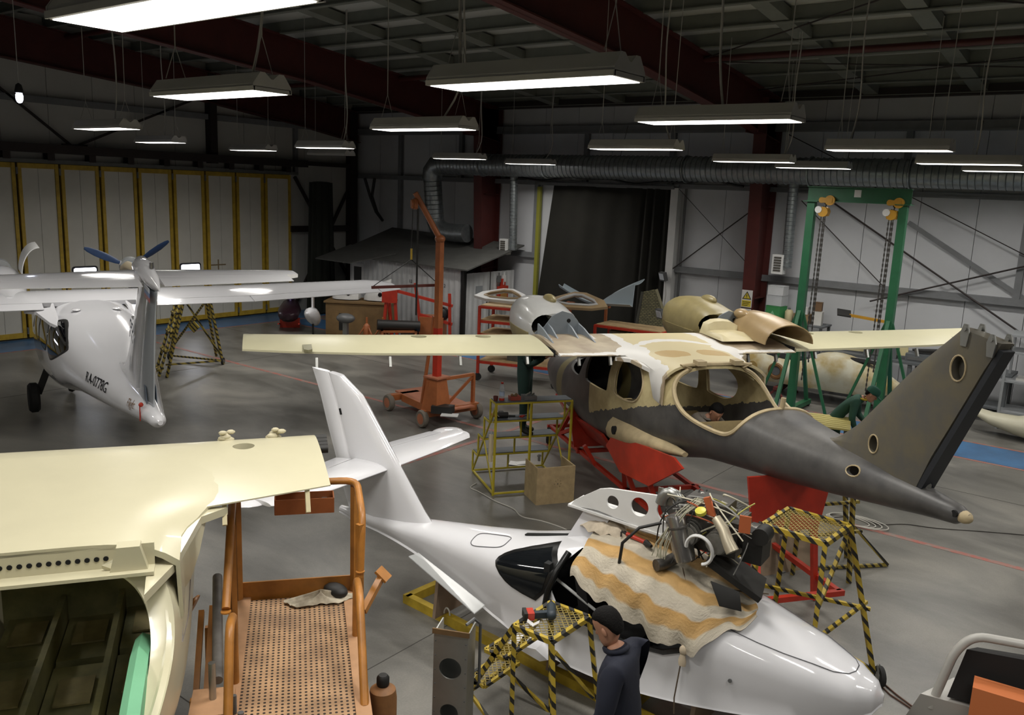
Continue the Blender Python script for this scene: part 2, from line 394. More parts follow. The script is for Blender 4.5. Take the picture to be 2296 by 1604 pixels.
# folding gate: leaf after leaf, yellow frames, black rubber seals between
door = tag(MB().box(XL + .005, -6.0, .02, XL + .02, 18.45, 4.68).build('door_1', BLK), kind='structure')
DYEL = mat('door_frame_yellow', '#b7982f', .5, var=.22, scale=5)
LEAF = mat('door_leaf_panel', '#cbc9bf', .5, var=.08, scale=.9)
PANE = mat('daylight_pane', '#ffffff', .2, emit='#f2f4ff', estr=9.0)
SEAL = mat('window_rubber', '#1b1a22', .6)
yl = [18.46 - 1.086 * k for k in range(23)]
for i, (ya, yb) in enumerate(zip(yl[1:], yl[:-1])):
    lf = MB().box(XL + .03, ya + .1, .16, XL + .07, (ya + yb) / 2 - .004, 4.55).box(XL + .03, (ya + yb) / 2 + .004, .16, XL + .07, yb - .1, 4.55).build('door_leaf', LEAF, door)
    MB().box(XL + .025, ya + .03, .06, XL + .11, ya + .12, 4.65).build('leaf_stile', DYEL, lf)
    MB().box(XL + .025, yb - .12, .06, XL + .11, yb - .03, 4.65).build('leaf_stile', DYEL, lf)
    MB().box(XL + .025, ya + .12, 4.52, XL + .1, yb - .12, 4.65).build('leaf_rail', DYEL, lf)
    MB().box(XL + .025, ya + .12, .06, XL + .1, yb - .12, .2).build('leaf_rail', DYEL, lf)
    for hz in (.25, 4.45):
        MB().cyl((XL + .12, ya, hz - .09), (XL + .12, ya, hz + .09), .03, n=8).build('hinge', STEEL, lf)
def door_window(yc, zc, wd=.62, hh=.3):
    def rr(a, b, r, n=5):
        out = []
        for cx, cy, a0 in ((a - r, b - r, 0), (-a + r, b - r, 90), (-a + r, -b + r, 180), (a - r, -b + r, 270)):
            for k in range(n + 1):
                t = math.radians(a0 + 90 * k / n); out.append((cx + r * math.cos(t), cy + r * math.sin(t)))
        return out
    fr = MB().prism(rr(wd / 2 + .05, hh / 2 + .05, .08), (XL + .06, yc, zc), (0, 1, 0), (0, 0, 1), (.03, 0, 0)).build('window_seal', SEAL, door)
    MB().prism(rr(wd / 2, hh / 2, .05), (XL + .085, yc, zc), (0, 1, 0), (0, 0, 1), (.012, 0, 0)).build('window_pane', PANE, fr)
for p in ((191, 613), (427, 604)):
    c = onx(p[0], p[1], XL + .08); door_window(c.y, c.z)
for k in (5, 9):
    door_window(18.46 - 1.086 * (k + 7.5), 1.66)
TAPE = mat('brown_tape', '#7b6a4d', .7)
c = onx(490, 594, XL + .08)
MB().box(XL + .07, c.y - .27, c.z - .02, XL + .076, c.y + .27, c.z + .02).box(XL + .07, c.y - .02, c.z - .17, XL + .078, c.y + .02, c.z + .17).build('tape_cross', TAPE, door)
# ---------------------------------------------------------------- hanging fluorescent fixtures
FIX = mat('fixture_white_steel', '#b9b8b4', .5, var=.06)
DIFF = mat('lit_diffuser', '#ffffff', .4, emit='#fffaf2', estr=5.0)
DIFF_OFF = mat('unlit_diffuser', '#8a8a88', .3)
DIFF.cycles.emission_sampling = 'NONE'            # the tube light inside the same fixture is what is sampled
WIRE = mat('hanging_wire', '#a8a6a0', .6)
ZL = 5.22
def fixture(label, x, y, lit=True, cord=None, detail=True, z=ZL):
    L, W = 1.52, .36
    t = thing('fluorescent_fixture', label, 'light', (x, y, z), group='hanging fluorescent lights')
    m = MB(); hx, hy = L / 2, W / 2                      # folded steel reflector: two gabled troughs on a flat rim
    prof = [(-hy, .0), (-hy, .025), (-hy * .62, .118), (-hy * .38, .118), (-hy * .06, .07), (hy * .06, .07), (hy * .38, .118), (hy * .62, .118), (hy, .025), (hy, .0)]
    ring = lambda xx, s: [(xx, a * s, b) for a, b in prof]
    m.loft([ring(-hx, 1), ring(hx, 1)], True)
    m.build('reflector', FIX, t)
    for s in (-1, 1):
        e = MB(); e.prism([(a * 1.02, b) for a, b in prof], (s * hx, 0, 0), (0, 1, 0), (0, 0, 1), (s * .012, 0, 0)); e.build('end_plate', FIX, t)
    r = MB(); r.box(-hx - .012, -hy - .012, -.03, hx + .012, -hy + .012, .004).box(-hx - .012, hy - .012, -.03, hx + .012, hy + .012, .004)
    r.box(-hx - .012, -hy, -.03, -hx + .012, hy, .004).box(hx - .012, -hy, -.03, hx + .012, hy, .004); r.build('rim', FIX, t)
    MB().box(-hx + .014, -hy + .014, -.034, hx - .014, hy - .014, -.004).build('diffuser', DIFF if lit else DIFF_OFF, t)
    zr = roofz(y) - (.05 if (not lit or y > 18.57 and x < -5) else .28) - z
    for s in (-1, 1):
        wv = MB(); xx = s * (hx - .12)
        wv.cyl((xx, 0, .42), (xx + .02 * s, .01, zr), .006, n=5)
        wv.cyl((xx, -.1, .13), (xx, 0, .42), .004, n=4).cyl((xx, .1, .13), (xx, 0, .42), .004, n=4); wv.build('suspension_wire', WIRE, t)
    if cord is not None:
        cx, sw = cord; pts = []
        for k in range(15):
            u = k / 14; zz = .1 + (zr - .1) * u
            pts.append((cx + sw * math.sin(min(1, u * 5) * PI / 2) + .015 * math.sin(u * 9), .02 * math.sin(u * 7), zz))
        MB().tube(pts, .012, 6).build('power_cord', WIRE, t, smooth=60)
    if lit:
        ld = bpy.data.lights.new('tube_light', 'AREA'); ld.shape = 'RECTANGLE'; ld.size = L - .06; ld.size_y = W - .06
        ld.energy = LAMP_POWER; ld.color = (1.0, .965, .91); ld.spread = math.radians(156)
        lo = bpy.data.objects.new('tube_light', ld); COL.objects.link(lo); lo.parent = t; lo.location = (0, 0, -.04)
    return t
LB = 'lit fluorescent fixture hanging '
for lab, x, y, lit, cord in (
    (LB + 'above the cream wing section, largest of the row', -3.55, 2.13, True, None),
    (LB + 'over the white fin near the lift', -6.75, 4.44, True, (.5, .12)),
    (LB + 'over the parked white aircraft, before the V brace', -14.1, 7.19, True, (.3, .05)),
    (LB + 'by the folding gate, beside the V brace', -18.15, 10.46, True, (.2, 0)),
    (LB + 'by the folding gate, between gable post and crane', -18.9, 13.41, True, None),
    (LB + 'beside the corner post, above an unlit one', -14.62, 12.17, True, (.6, .08)),
    ('unlit fluorescent fixture hanging near the corner post', -18.4, 15.53, False, None),
    (LB + 'over the orange crane arm', -7.76, 8.04, True, (.35, .3)),
    (LB + 'in front of the duct elbow', -14.72, 16.61, True, (.55, .15)),
    (LB + 'before the duct above the curtain edge', -14.5, 19.33, True, (.5, .2)),
    (LB + 'under the first red rafter, with chain', -3.57, 4.71, True, (-.62, -.05)),
    (LB + 'before the red column top, with hooked cord', -3.57, 7.64, True, (.05, -.1)),
    (LB + 'above the dark curtain, before the duct', -6.99, 12.07, True, (.6, -.15)),
    (LB + 'before the duct beside the red column', -6.65, 15.99, True, (.6, .1)),
    (LB + 'close to the duct, right beyond the red column', -6.39, 18.6, True, None),
    (LB + 'above the green gantry beam', -3.18, 12.06, True, (-.5, .05)),
    (LB + 'in line after the gantry, nearer of two', -2.88, 15.73, True, (.1, 0)),
    (LB + 'in line after the gantry, close to the duct', -2.7, 18.56, True, None)):
    fixture(lab, x, y, lit, cord)
for x, y in ((.6, 4.7), (.6, 9.0), (.6, 13.5), (.6, -1.0), (-3.4, -2.0), (-7.0, .6), (-10.6, 1.5), (-14.0, 3.0), (4.6, 8.0), (4.6, 14.0)):
    fixture(LB + 'along the gallery rows, out past the aircraft', x, y)
# bare bulb by the folding gate
c = onx(43, 212, -17.0)
t = thing('bulb_lamp', 'single glowing bulb hanging on a thin wire by the gate', 'lamp', c)
part(t, 'socket', BLK, lambda m: m.lathe([(.012, .2), (.05, .17), (.075, .06), (.07, .03), (.03, .02)], n=14), 40)
part(t, 'bulb', mat('lit_bulb', '#ffffff', .3, emit='#dfe4ff', estr=16), lambda m: m.lathe([(.045, .03), (.062, -.02), (.058, -.09), (.04, -.135), (.01, -.15)], n=16), 60)
part(t, 'wire', WIRE, lambda m: m.cyl((0, 0, .18), (0, 0, roofz(c.y) - c.z - .3), .008, n=5))
# ---------------------------------------------------------------- twin-engine high-wing aircraft (three of them, different stages)
# local frame: x aft, y starboard, z up, origin at the wing leading edge on the centre line
def catmull(st, n):
    out = []
    for i in range(len(st) - 1):
        p0 = st[max(i - 1, 0)]; p1 = st[i]; p2 = st[i + 1]; p3 = st[min(i + 2, len(st) - 1)]
        for k in range(n):
            t = k / n
            out.append([.5 * (2 * b + (c - a) * t + (2 * a - 5 * b + 4 * c - d) * t * t + (3 * b - a - 3 * c + d) * t ** 3) for a, b, c, d in zip(p0, p1, p2, p3)])
            out[-1][0] = p1[0] + (p2[0] - p1[0]) * t
    out.append(list(st[-1])); return out
FUS = [  # x, z top, z bottom, half width, squareness
    (-3.65, -1.14, -1.22, .04, 2.0), (-3.52, -1.0, -1.36, .22, 2.1), (-3.1, -.88, -1.5, .42, 2.2), (-2.35, -.78, -1.64, .6, 2.4), (-1.5, -.64, -1.7, .67, 2.6),
    (-.9, -.4, -1.73, .72, 2.8), (-.35, -.17, -1.73, .74, 3.0), (.3, -.04, -1.68, .75, 3.0), (1.2, -.02, -1.52, .75, 3.0), (2.0, -.03, -1.34, .73, 2.9),
    (2.7, -.10, -1.14, .66, 2.7), (3.4, -.2, -1.03, .55, 2.5), (4.1, -.26, -.93, .44, 2.3), (4.9, -.29, -.8, .31, 2.2), (5.7, -.33, -.65, .18, 2.1), (6.3, -.37, -.54, .09, 2.0), (6.42, -.41, -.47, .03, 2.0)]
def fus_mesh(infl=0.0, n=40, st=FUS):
    rings = []
    for x, zt, zb, hw, e in catmull(st, 4):
        zc = (zt + zb) / 2; hz = (zt - zb) / 2 + infl; h = hw + infl; rg = []
        for k in range(n):
            a = 2 * PI * k / n + PI / n; ca, sa = math.cos(a), math.sin(a)
            rg.append((x, h * math.copysign(abs(ca) ** (2 / e), ca), zc + hz * math.copysign(abs(sa) ** (2 / e), sa)))
        rings.append(rg)
    return MB().loft(rings, True).mesh('fuselage')
AF_U = [(1, -.075), (.9, -.052), (.75, -.022), (.6, .0), (.45, .016), (.3, .022), (.2, .018), (.12, .006), (.06, -.014), (.02, -.04), (.004, -.06)]
AF_L = [(0, -.073), (.01, -.09), (.05, -.112), (.15, -.128), (.3, -.13), (.5, -.12), (.75, -.1), (1, -.085)]
AF = AF_U + AF_L
def wing_rings(secs, c_frac=(0, 1)):
    """secs: (y, x_le, chord, z); airfoil thickness scales with chord"""
    return [[(xl + c * a, y, z + c * b * .74) for a, b in AF] for y, xl, c, z in secs]
def clipped(secs, lo, hi):
    """only the slice of the airfoil from chord fraction lo to hi"""
    def zz(tab, a):
        t = sorted(tab)
        for (a0, b0), (a1, b1) in zip(t[:-1], t[1:]):
            if a0 <= a <= a1: return b0 + (b1 - b0) * (a - a0) / max(1e-9, a1 - a0)
        return t[0][1] if a < t[0][0] else t[-1][1]
    fr = [lo + (hi - lo) * (k / 8) ** (1.8 if lo == 0 else 1) for k in range(9)]
    pr = [(a, zz(AF_U, a)) for a in reversed(fr)] + [(a, zz(AF_L, a)) for a in fr]
    return [[(xl + c * a, y, z + c * b * .74) for a, b in pr] for y, xl, c, z in secs]
def ell(cx, cz, rx, rz, n=20): return [(cx + rx * math.cos(2 * PI * k / n), cz + rz * math.sin(2 * PI * k / n)) for k in range(n)]
def side_cut(poly, y0=-1.2, y1=1.2): return MB().prism(poly, (0, y0, 0), (1, 0, 0), (0, 0, 1), (0, y1 - y0, 0)).mesh('cut')
W_SHIELD = chaikin([(-1.55, -.66), (-1.42, -.8), (-.75, -.84), (-.62, -.75), (-.55, -.32), (-.75, -.3), (-1.15, -.45)])
W_SIDE1 = chaikin([(-.38, -.2), (-.38, -.76), (-.3, -.82), (.5, -.8), (.56, -.72), (.56, -.22), (.48, -.16), (-.3, -.25)])
W_SIDE2 = chaikin([(.78, -.22), (.8, -.7), (.86, -.76), (1.4, -.74), (1.62, -.62), (1.7, -.44), (1.58, -.3), (1.3, -.2), (.85, -.16)])
def gate_poly(gx): return chaikin([(gx, .4), (gx - .03, -.08), (gx + .04, -.28), (gx + .3, -.5), (gx + .62, -.58), (gx + 1.12, -.6), (gx + 1.3, -.54), (gx + 1.4, -.4), (gx + 1.45, -.2), (gx + 1.5, .4), (gx + .75, .6)])
def fin_mesh(le, te, th0, th1, blunt=.6):
    """vertical fin between leading-edge and trailing-edge polylines given as (x, z)"""
    rings = []; n = 14
    def ev(pl, u):
        L = len(pl) - 1; i = min(int(u * L), L - 1); t = u * L - i
        return [a + (b - a) * t for a, b in zip(pl[i], pl[i + 1])]
    for i in range(17):
        u = i / 16; a = ev(le, u); b = ev(te, u); th = th0 + (th1 - th0) * u; rg = []
        prof = [(1, .5 * blunt), (.85, .5 * (blunt + .25)), (.6, .5 * .95), (.35, .5), (.15, .42), (.04, .25), (0, 0)]
        for s, seq in ((1, prof), (-1, prof[-2::-1])):
            for f, h in seq: rg.append((a[0] + (b[0] - a[0]) * f, s * h * th, a[1] + (b[1] - a[1]) * f))
        rings.append(rg)
    return MB().loft(rings, True)

# --- procedural two-tone skin of the bare composite fuselage
def bare_skin():
    m = bpy.data.materials.new('bare_composite_skin'); nt, b = nodes(m); tc = N(nt, 'ShaderNodeTexCoord'); sp = N(nt, 'ShaderNodeSeparateXYZ')
    nt.links.new(tc.outputs['Object'], sp.inputs[0])
    def math_(op, a, c=None, v=None):
        n = N(nt, 'ShaderNodeMath', operation=op)
        for i, s in enumerate((a, c)):
            if s is None: continue
            if isinstance(s, (int, float)): n.inputs[i].default_value = s
            else: nt.links.new(s, n.inputs[i])
        return n.outputs[0]
    nz = N(nt, 'ShaderNodeTexNoise'); nz.inputs['Scale'].default_value = 9; nz.inputs['Detail'].default_value = 4; nt.links.new(tc.outputs['Object'], nz.inputs['Vector'])
    nn = math_('MULTIPLY', math_('SUBTRACT', nz.outputs[0], .5), .14)
    bx = math_('MULTIPLY', sp.outputs[0], .30)
    line = math_('ADD', math_('SUBTRACT', bx, 1.22), nn)              # boundary height rises aft
    upper = math_('GREATER_THAN', sp.outputs[2], line)
    aft = math_('LESS_THAN', sp.outputs[0], math_('ADD', nn, 3.35)); fore = math_('GREATER_THAN', sp.outputs[0], -.15)
    msk = math_('MULTIPLY', math_('MULTIPLY', upper, aft), fore)
    st = math_('MULTIPLY', math_('GREATER_THAN', sp.outputs[0], -1.95), math_('LESS_THAN', sp.outputs[0], -1.62))
    n2 = N(nt, 'ShaderNodeTexNoise'); n2.inputs['Scale'].default_value = 2.2; n2.inputs['Detail'].default_value = 8; n2.inputs['Roughness'].default_value = .65; nt.links.new(tc.outputs['Object'], n2.inputs['Vector'])
    dk = N(nt, 'ShaderNodeValToRGB'); e = dk.color_ramp.elements; e[0].position = .35; e[0].color = (*srgb('#3b3a3a'), 1); e[1].position = .7; e[1].color = (*srgb('#5d5b58'), 1)
    lt = N(nt, 'ShaderNodeValToRGB'); e = lt.color_ramp.elements; e[0].position = .38; e[0].color = (*srgb('#a8966c'), 1); e[1].position = .62; e[1].color = (*srgb('#c9bb8e'), 1)
    nt.links.new(n2.outputs[0], dk.inputs[0]); nt.links.new(n2.outputs[0], lt.inputs[0])
    m1 = N(nt, 'ShaderNodeMixRGB'); nt.links.new(msk, m1.inputs[0]); nt.links.new(dk.outputs[0], m1.inputs[1]); nt.links.new(lt.outputs[0], m1.inputs[2])
    m2 = N(nt, 'ShaderNodeMixRGB'); nt.links.new(st, m2.inputs[0]); nt.links.new(m1.outputs[0], m2.inputs[1]); m2.inputs[2].default_value = (*srgb('#756c48'), 1)
    nt.links.new(m2.outputs[0], b.inputs['Base Color']); b.inputs['Roughness'].default_value = .42
    return m
def filler_skin():
    """tan laminate with white filler bands sanded over the joints"""
    m = bpy.data.materials.new('laminate_with_filler'); nt, b = nodes(m); tc = N(nt, 'ShaderNodeTexCoord')
    n0 = N(nt, 'ShaderNodeTexNoise'); n0.inputs['Scale'].default_value = 4.5; n0.inputs['Detail'].default_value = 4; nt.links.new(tc.outputs['Object'], n0.inputs['Vector'])
    dv = N(nt, 'ShaderNodeVectorMath', operation='MULTIPLY_ADD'); dv.inputs[1].default_value = (.16, .16, 0)
    nt.links.new(n0.outputs['Color'], dv.inputs[0]); nt.links.new(tc.outputs['Object'], dv.inputs[2])
    sp = N(nt, 'ShaderNodeSeparateXYZ'); nt.links.new(dv.outputs[0], sp.inputs[0])
    def mm(op, a, c, d=None):
        n = N(nt, 'ShaderNodeMath', operation=op)
        for i, s in enumerate((a, c, d)):
            if s is None: continue
            if isinstance(s, (int, float)): n.inputs[i].default_value = s
            else: nt.links.new(s, n.inputs[i])
        return n.outputs[0]
    X, Y = mm('SUBTRACT', sp.outputs[0], .08), mm('ABSOLUTE', mm('SUBTRACT', sp.outputs[1], .08), 0)
    def band(v, c, hw): return mm('LESS_THAN', mm('ABSOLUTE', mm('SUBTRACT', v, c), 0), hw)
    root = mm('MULTIPLY', band(Y, .69, .085), mm('LESS_THAN', X, 2.2))
    arc = mm('MULTIPLY', band(mm('ADD', X, mm('MULTIPLY', mm('MULTIPLY', Y, Y), -.9)), .78, .075), mm('LESS_THAN', Y, .75))
    le = mm('MULTIPLY', band(X, .09, .045), mm('LESS_THAN', Y, .7))
    te = mm('MULTIPLY', band(X, 1.3, .045), mm('GREATER_THAN', Y, .6))
    cor = mm('LESS_THAN', mm('ADD', mm('POWER', mm('SUBTRACT', X, 1.3), 2), mm('POWER', mm('SUBTRACT', Y, .72), 2)), .05)
    nac = mm('MULTIPLY', mm('MAXIMUM', band(Y, 1.02, .035), band(Y, 1.68, .035)), mm('LESS_THAN', X, .62))
    w_ = root
    for k in (arc, le, te, cor, nac): w_ = mm('MAXIMUM', w_, k)
    ell_ = mm('LESS_THAN', mm('ADD', mm('POWER', mm('DIVIDE', mm('SUBTRACT', X, 1.62), .2), 2), mm('POWER', mm('DIVIDE', mm('SUBTRACT', Y, .3), .23), 2)), 1.0)
    n2 = N(nt, 'ShaderNodeTexNoise'); n2.inputs['Scale'].default_value = 2.4; n2.inputs['Detail'].default_value = 8; nt.links.new(tc.outputs['Object'], n2.inputs['Vector'])
    r = N(nt, 'ShaderNodeValToRGB'); e = r.color_ramp.elements; e[0].position = .36; e[0].color = (*srgb('#93826c'), 1); e[1].position = .66; e[1].color = (*srgb('#b7aa90'), 1); nt.links.new(n2.outputs[0], r.inputs[0])
    roof = mm('LESS_THAN', Y, .66)
    m0 = N(nt, 'ShaderNodeMixRGB'); nt.links.new(roof, m0.inputs[0]); nt.links.new(r.outputs[0], m0.inputs[1]); m0.inputs[2].default_value = (*srgb('#c8bb93'), 1)
    m1 = N(nt, 'ShaderNodeMixRGB'); nt.links.new(ell_, m1.inputs[0]); nt.links.new(m0.outputs[0], m1.inputs[1]); m1.inputs[2].default_value = (*srgb('#b39760'), 1)
    m2 = N(nt, 'ShaderNodeMixRGB'); nt.links.new(w_, m2.inputs[0]); nt.links.new(m1.outputs[0], m2.inputs[1]); m2.inputs[2].default_value = (*srgb('#d9d7d2'), 1)
    nt.links.new(m2.outputs[0], b.inputs['Base Color']); b.inputs['Roughness'].default_value = .5
    return m
SKIN = bare_skin(); FILL = filler_skin()
LAM = mat('raw_laminate', '#b4a380', .6, var=.2, scale=5)
INSIDE = mat('cabin_laminate', '#a8956b', .65, var=.25, scale=3)
FINGREY = mat('sanded_fin_grey', '#56544f', .5, col2='#625c4c', scale=5)
OLIVE = mat('olive_glass_fibre', '#8d8158', .4, var=.18, scale=4)
PANELW = mat('wing_panel_primer', '#cac5a5', .3, var=.03)
BULK = mat('grey_bulkhead', '#7b838a', .5, var=.08)
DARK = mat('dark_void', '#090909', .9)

def centre_wing(root, m, yj, cr, name='centre_wing'):
    a = MB(); secs = [(y, 0, cr, 0) for y in (-yj, -1.2, -.6, 0, .6, 1.2, yj)]
    a.loft(wing_rings(secs), True); return a.build(name, m, root, smooth=35)
def root_fairing(root, m, s, cr):
    """web of skin that sweeps from the trailing edge back along the cabin side"""
    a = MB(); y = s
    P0 = [(cr - .35, .55), (cr - .02, .62), (cr - .02, 1.0), (cr + .1, .84), (cr + .62, .7), (cr + .9, .56)]
    top = [(p[0], s * p[1], -.02 - .16 * max(0, p[0] - cr + .3) - .1 * max(0, p[1] - .6)) for p in P0]
    bot = [(x, yy, z - .05) for x, yy, z in top]; n = len(P0)
    a.add(top + bot, [tuple(range(n)), tuple(range(2 * n - 1, n - 1, -1))] + [(i, (i + 1) % n, n + (i + 1) % n, n + i) for i in range(n)])
    return a.build('wing_root_fairing', m, root)

def roof_skin(root, m, cr, xe, sk):
    """cabin roof that swells out of the wing upper surface and runs aft to the hatch"""
    def wz(x):
        t = sorted(AF_U); f = min(1, x / cr)
        for (a0, b0), (a1, b1) in zip(t[:-1], t[1:]):
            if a0 <= f <= a1: return cr * .74 * (b0 + (b1 - b0) * (f - a0) / (a1 - a0))
        return cr * .74 * t[-1][1]
    top, bot = [], []; xs = [.35 + (xe - .35) * k / 16 for k in range(17)]; ys = [-1 + 2 * k / 20 for k in range(21)]; rings = []
    for x in xs:
        k = min(1, max(0, (x - .35) / (cr - .35))); ym = .95 - .22 * min(1, max(0, (x - cr + .15) / .4)); zt = wz(.35) * (1 - k) + (-.012 - .01 * max(0, x - cr)) * k + .004
        ze = wz(x) - .004 if x < cr else wz(cr) - .02 - .1 * (x - cr)
        up = [(x, y * ym, ze + (zt - ze) * (1 - abs(y) ** (2.5 + 2 * k)) ) for y in ys]
        kk = min(1, max(0, (x - sk) / .2)); zs = ze - .34 * kk
        up = [(x, -ym - .012 * kk, zs)] + up + [(x, ym + .012 * kk, zs)]
        rings.append(up + [(x, y * .97, z - .03) for x, y, z in reversed(up)])
    return MB().loft(rings).build('roof_skin', m, root, smooth=50)
# ================= 1. bare composite airframe on the red jig (middle of the hangar)
yj, cr = 1.78, 1.36
A = thing('composite_airframe', 'unpainted grey composite aircraft with open hatch on a red jig', 'airplane', (-6.2, 11.28, 2.45), math.radians(144.16 + 180))
fm = shell(fus_mesh(), .035)
holes = [side_cut(ell(5.25, -.42, .075, .045, 14)), side_cut(gate_poly(2.28)), side_cut(W_SHIELD), side_cut(W_SIDE1), side_cut(W_SIDE2)]
link('fuselage', boolean(fm, holes), SKIN, A, 30)
cabin = MB(); cabin.box(-1.3, -.5, -1.42, 1.5, .5, -1.38).box(1.5, -.45, -1.22, 2.2, .45, -1.18); cabin.build('cabin_floor', INSIDE, A)
for x0, x1, h in ((.0, .5, -1.05), (.95, 1.4, -1.0)):
    MB().box(x0, -.5, -1.39, x1, .5, h).build('seat_base', INSIDE, A)
MB().box(2.2, -.5, -1.15, 2.25, .5, -.8).build('cabin_bulkhead', INSIDE, A)
# raised lip round the hatch opening and the rear side windows
def lip(root, poly, name, m, y, r=.022, clip=None):
    pts = []
    for i in range(len(poly)):
        x, z = poly[i]; pts.append((x, y(x, z), z))
    MB().tube(pts, r, 6, closed=True).build(name, m, root, smooth=50)
def side_y(x, z, s):
    st = catmull(FUS, 4)
    for a, b in zip(st[:-1], st[1:]):
        if a[0] <= x <= b[0]:
            t = (x - a[0]) / (b[0] - a[0]); zt, zb, hw, e = (p + (q - p) * t for p, q in zip(a[1:], b[1:]))
            u = min(1, abs((z - (zt + zb) / 2) / ((zt - zb) / 2))); return s * hw * max(0.0, 1 - u ** e) ** (1 / e)
    return 0
def gate_rim(root, gx, m):
    a = MB(); L = []
    gp_ = [p for p in gate_poly(gx) if p[1] < -.03]; i0 = min(range(len(gp_)), key=lambda i: (gp_[i][0], -gp_[i][1])); poly = sorted(gp_, key=lambda p: math.atan2(p[1] - .3, p[0] - gx - .72))
    fine = []
    for p, q in zip(poly[:-1], poly[1:]):
        for k in range(5): fine.append((p[0] + (q[0] - p[0]) * k / 5, p[1] + (q[1] - p[1]) * k / 5))
    fine.append(poly[-1])
    Lp = [(x, side_y(x, min(z, -.03), -1) * .985, z) for x, z in fine]; Rp = [(x, -y, z) for x, y, z in Lp]
    front = [(gx - .03, y * .985, -.03 - .04 * (abs(y) / .66) ** 4) for y in (-.5, -.3, -.1, .1, .3, .5)]
    loop = Lp[::-1] + front + Rp
    a.tube(loop, .028, 6); return a.build('hatch_rim', m, root, smooth=50)
gate_rim(A, 2.28, LAM)
for k in (-1, 1):
    MB().box(2.22, k * .26 - .06, -.03, 2.36, k * .26 + .06, .03).build('hatch_hinge_bracket', LAM, A)
for s in (-1, 1):
    for nm, pl in (('window_rim', W_SIDE2),):
        lip(A, pl, nm, LAM, lambda x, z: side_y(x, z, s), .016)
MB().prism([(2.95, -.62), (3.3, -.62), (3.42, -.35), (3.2, -.28)], (0, .36, 0), (1, 0, 0), (0, 0, 1), (0, .03, 0)).build('hatch_gusset', LAM, A)
centre_wing(A, FILL, yj, cr); [root_fairing(A, FILL, s, cr) for s in (-1, 1)]
roof_skin(A, FILL, cr, 2.26, 1.8)
for s in (-1, 1):
    secs = [(s * (yj + .07), 0, cr, 0), (s * 4.2, .06, 1.24, .025), (s * 5.2, .1, 1.12, .045), (s * 5.77, .14, 1.0, .06)]
    if s < 0: secs = secs[::-1]
    w_ = MB().loft(clipped(secs, 0, .93)).mesh('p')
    cuts = [MB().cyl((.42, s * y, -.3), (.42, s * y, .3), .11, n=18).mesh('c') for y in (2.6, 3.5)]
    wp = link('outer_wing_panel', boolean(w_, cuts), PANELW, A, 35)
    for y in (2.6, 3.5):
        MB().box(.30, s * y - .1, -.075, .54, s * y + .1, -.06).box(.40, s * y - .1, -.07, .42, s * y + .1, -.02).build('access_hole_frame', DARK, wp)
    for y in (2.2, 3.1, 4.0, 4.9): MB().beam((1.2, s * y, -.08), (1.25, s * y, -.2), .03, .045).build('hinge_bracket', ALU, wp)
    MB().box(.0 + .02, s * (yj + .01) - .02, -.12, cr * .9, s * (yj + .05) + .02, -.03).build('wing_joint_gap', DARK, A)
    pl = MB(); pl.prism([(.75, -.06), (1.2, -.05), (1.25, .0), (1.2, .05), (.75, .06), (.68, 0)], (0, s * 5.0, -.0), (1, 0, 0), (0, 1, 0), (0, 0, .03))
    pl.build('pitot_fairing', mat('smoked_fairing', '#8a8668', .3), wp)
for y in (-1.5, -1.05, 1.05, 1.5): MB().beam((1.27, y, -.09), (1.32, y, -.22), .03, .045).build('hinge_bracket', ALU, A)
# fin with three lightening holes; rear spar face stays dark
fin = fin_mesh([(4.2, -.36), (4.7, -.27), (4.98, -.05), (5.2, .19), (5.65, .68), (6.1, 1.09)], [(5.86, -.42), (6.0, -.05), (6.13, .22), (6.26, .5), (6.39, .78), (6.52, 1.03)], .2, .15, .75).mesh('fin')
fc = [side_cut(ell(6.16, .76, .075, .105, 18), -.5, 0), side_cut(ell(5.32, -.14, .06, .085, 18), -.5, 0)]
FO = link('fin', boolean(fin, fc), FINGREY, A, 35)
for cx, cz, rx, rz in ((6.16, .76, .078, .108), (5.32, -.14, .063, .088)):
    pts = [(x, -.083 if cz > 0 else -.094, z) for x, z in ell(cx, cz, rx, rz, 18)]
    MB().tube(pts, .008, 5, closed=True).build('hole_edge', LAM, FO)
MB().tube([(x, side_y(x, z, -1), z) for x, z in ell(5.25, -.42, .078, .048, 14)], .008, 5, closed=True).build('hole_edge', LAM, A)
PATCH = mat('bare_fin_laminate', '#6a6148', .55, var=.2, scale=6)
for s in (-1, 1):
    MB().prism([(5.78, .78), (6.07, 1.075), (6.5, 1.02), (6.36, .73)], (0, s * .086, 0), (1, 0, 0), (0, 0, 1), (0, s * .006, 0)).build('fin_laminate_patch', PATCH, FO) if s > 0 else None
FINBLK = mat('spar_black', '#23262b', .45)
MB().add([(5.875, -.07, -.36), (5.875, .07, -.36), (6.5, .056, .98), (6.5, -.056, .98), (5.93, -.07, -.38), (5.93, .07, -.38), (6.55, .056, .97), (6.55, -.056, .97)],
         [(0, 1, 2, 3), (4, 7, 6, 5), (0, 4, 5, 1), (1, 5, 6, 2), (2, 6, 7, 3), (3, 7, 4, 0)]).build('fin_rear_spar', FINBLK, FO)
for x in (6.18, 6.45):
    for s in (-1, 1):
        m = MB(); m.prism([(-.03, -.09), (.03, -.09), (.045, .02), (.02, .09), (-.02, .09), (-.045, .02)], (x, s * .075, 1.05 - (x - 6.1) * .14), (1, 0, 0), (0, 0, 1), (0, s * .012, 0)).cyl((x, s * .06, 1.1 - (x - 6.1) * .14), (x, s * .1, 1.1 - (x - 6.1) * .14), .02, n=8)
        m.build('stabiliser_fitting', ALU, FO)
part(A, 'rudder_hinge', ALU, lambda m: m.cyl((5.93, 0, -.4), (5.93, 0, -.3), .035, n=10).box(5.85, -.05, -.42, 6.0, .05, -.39), 40)
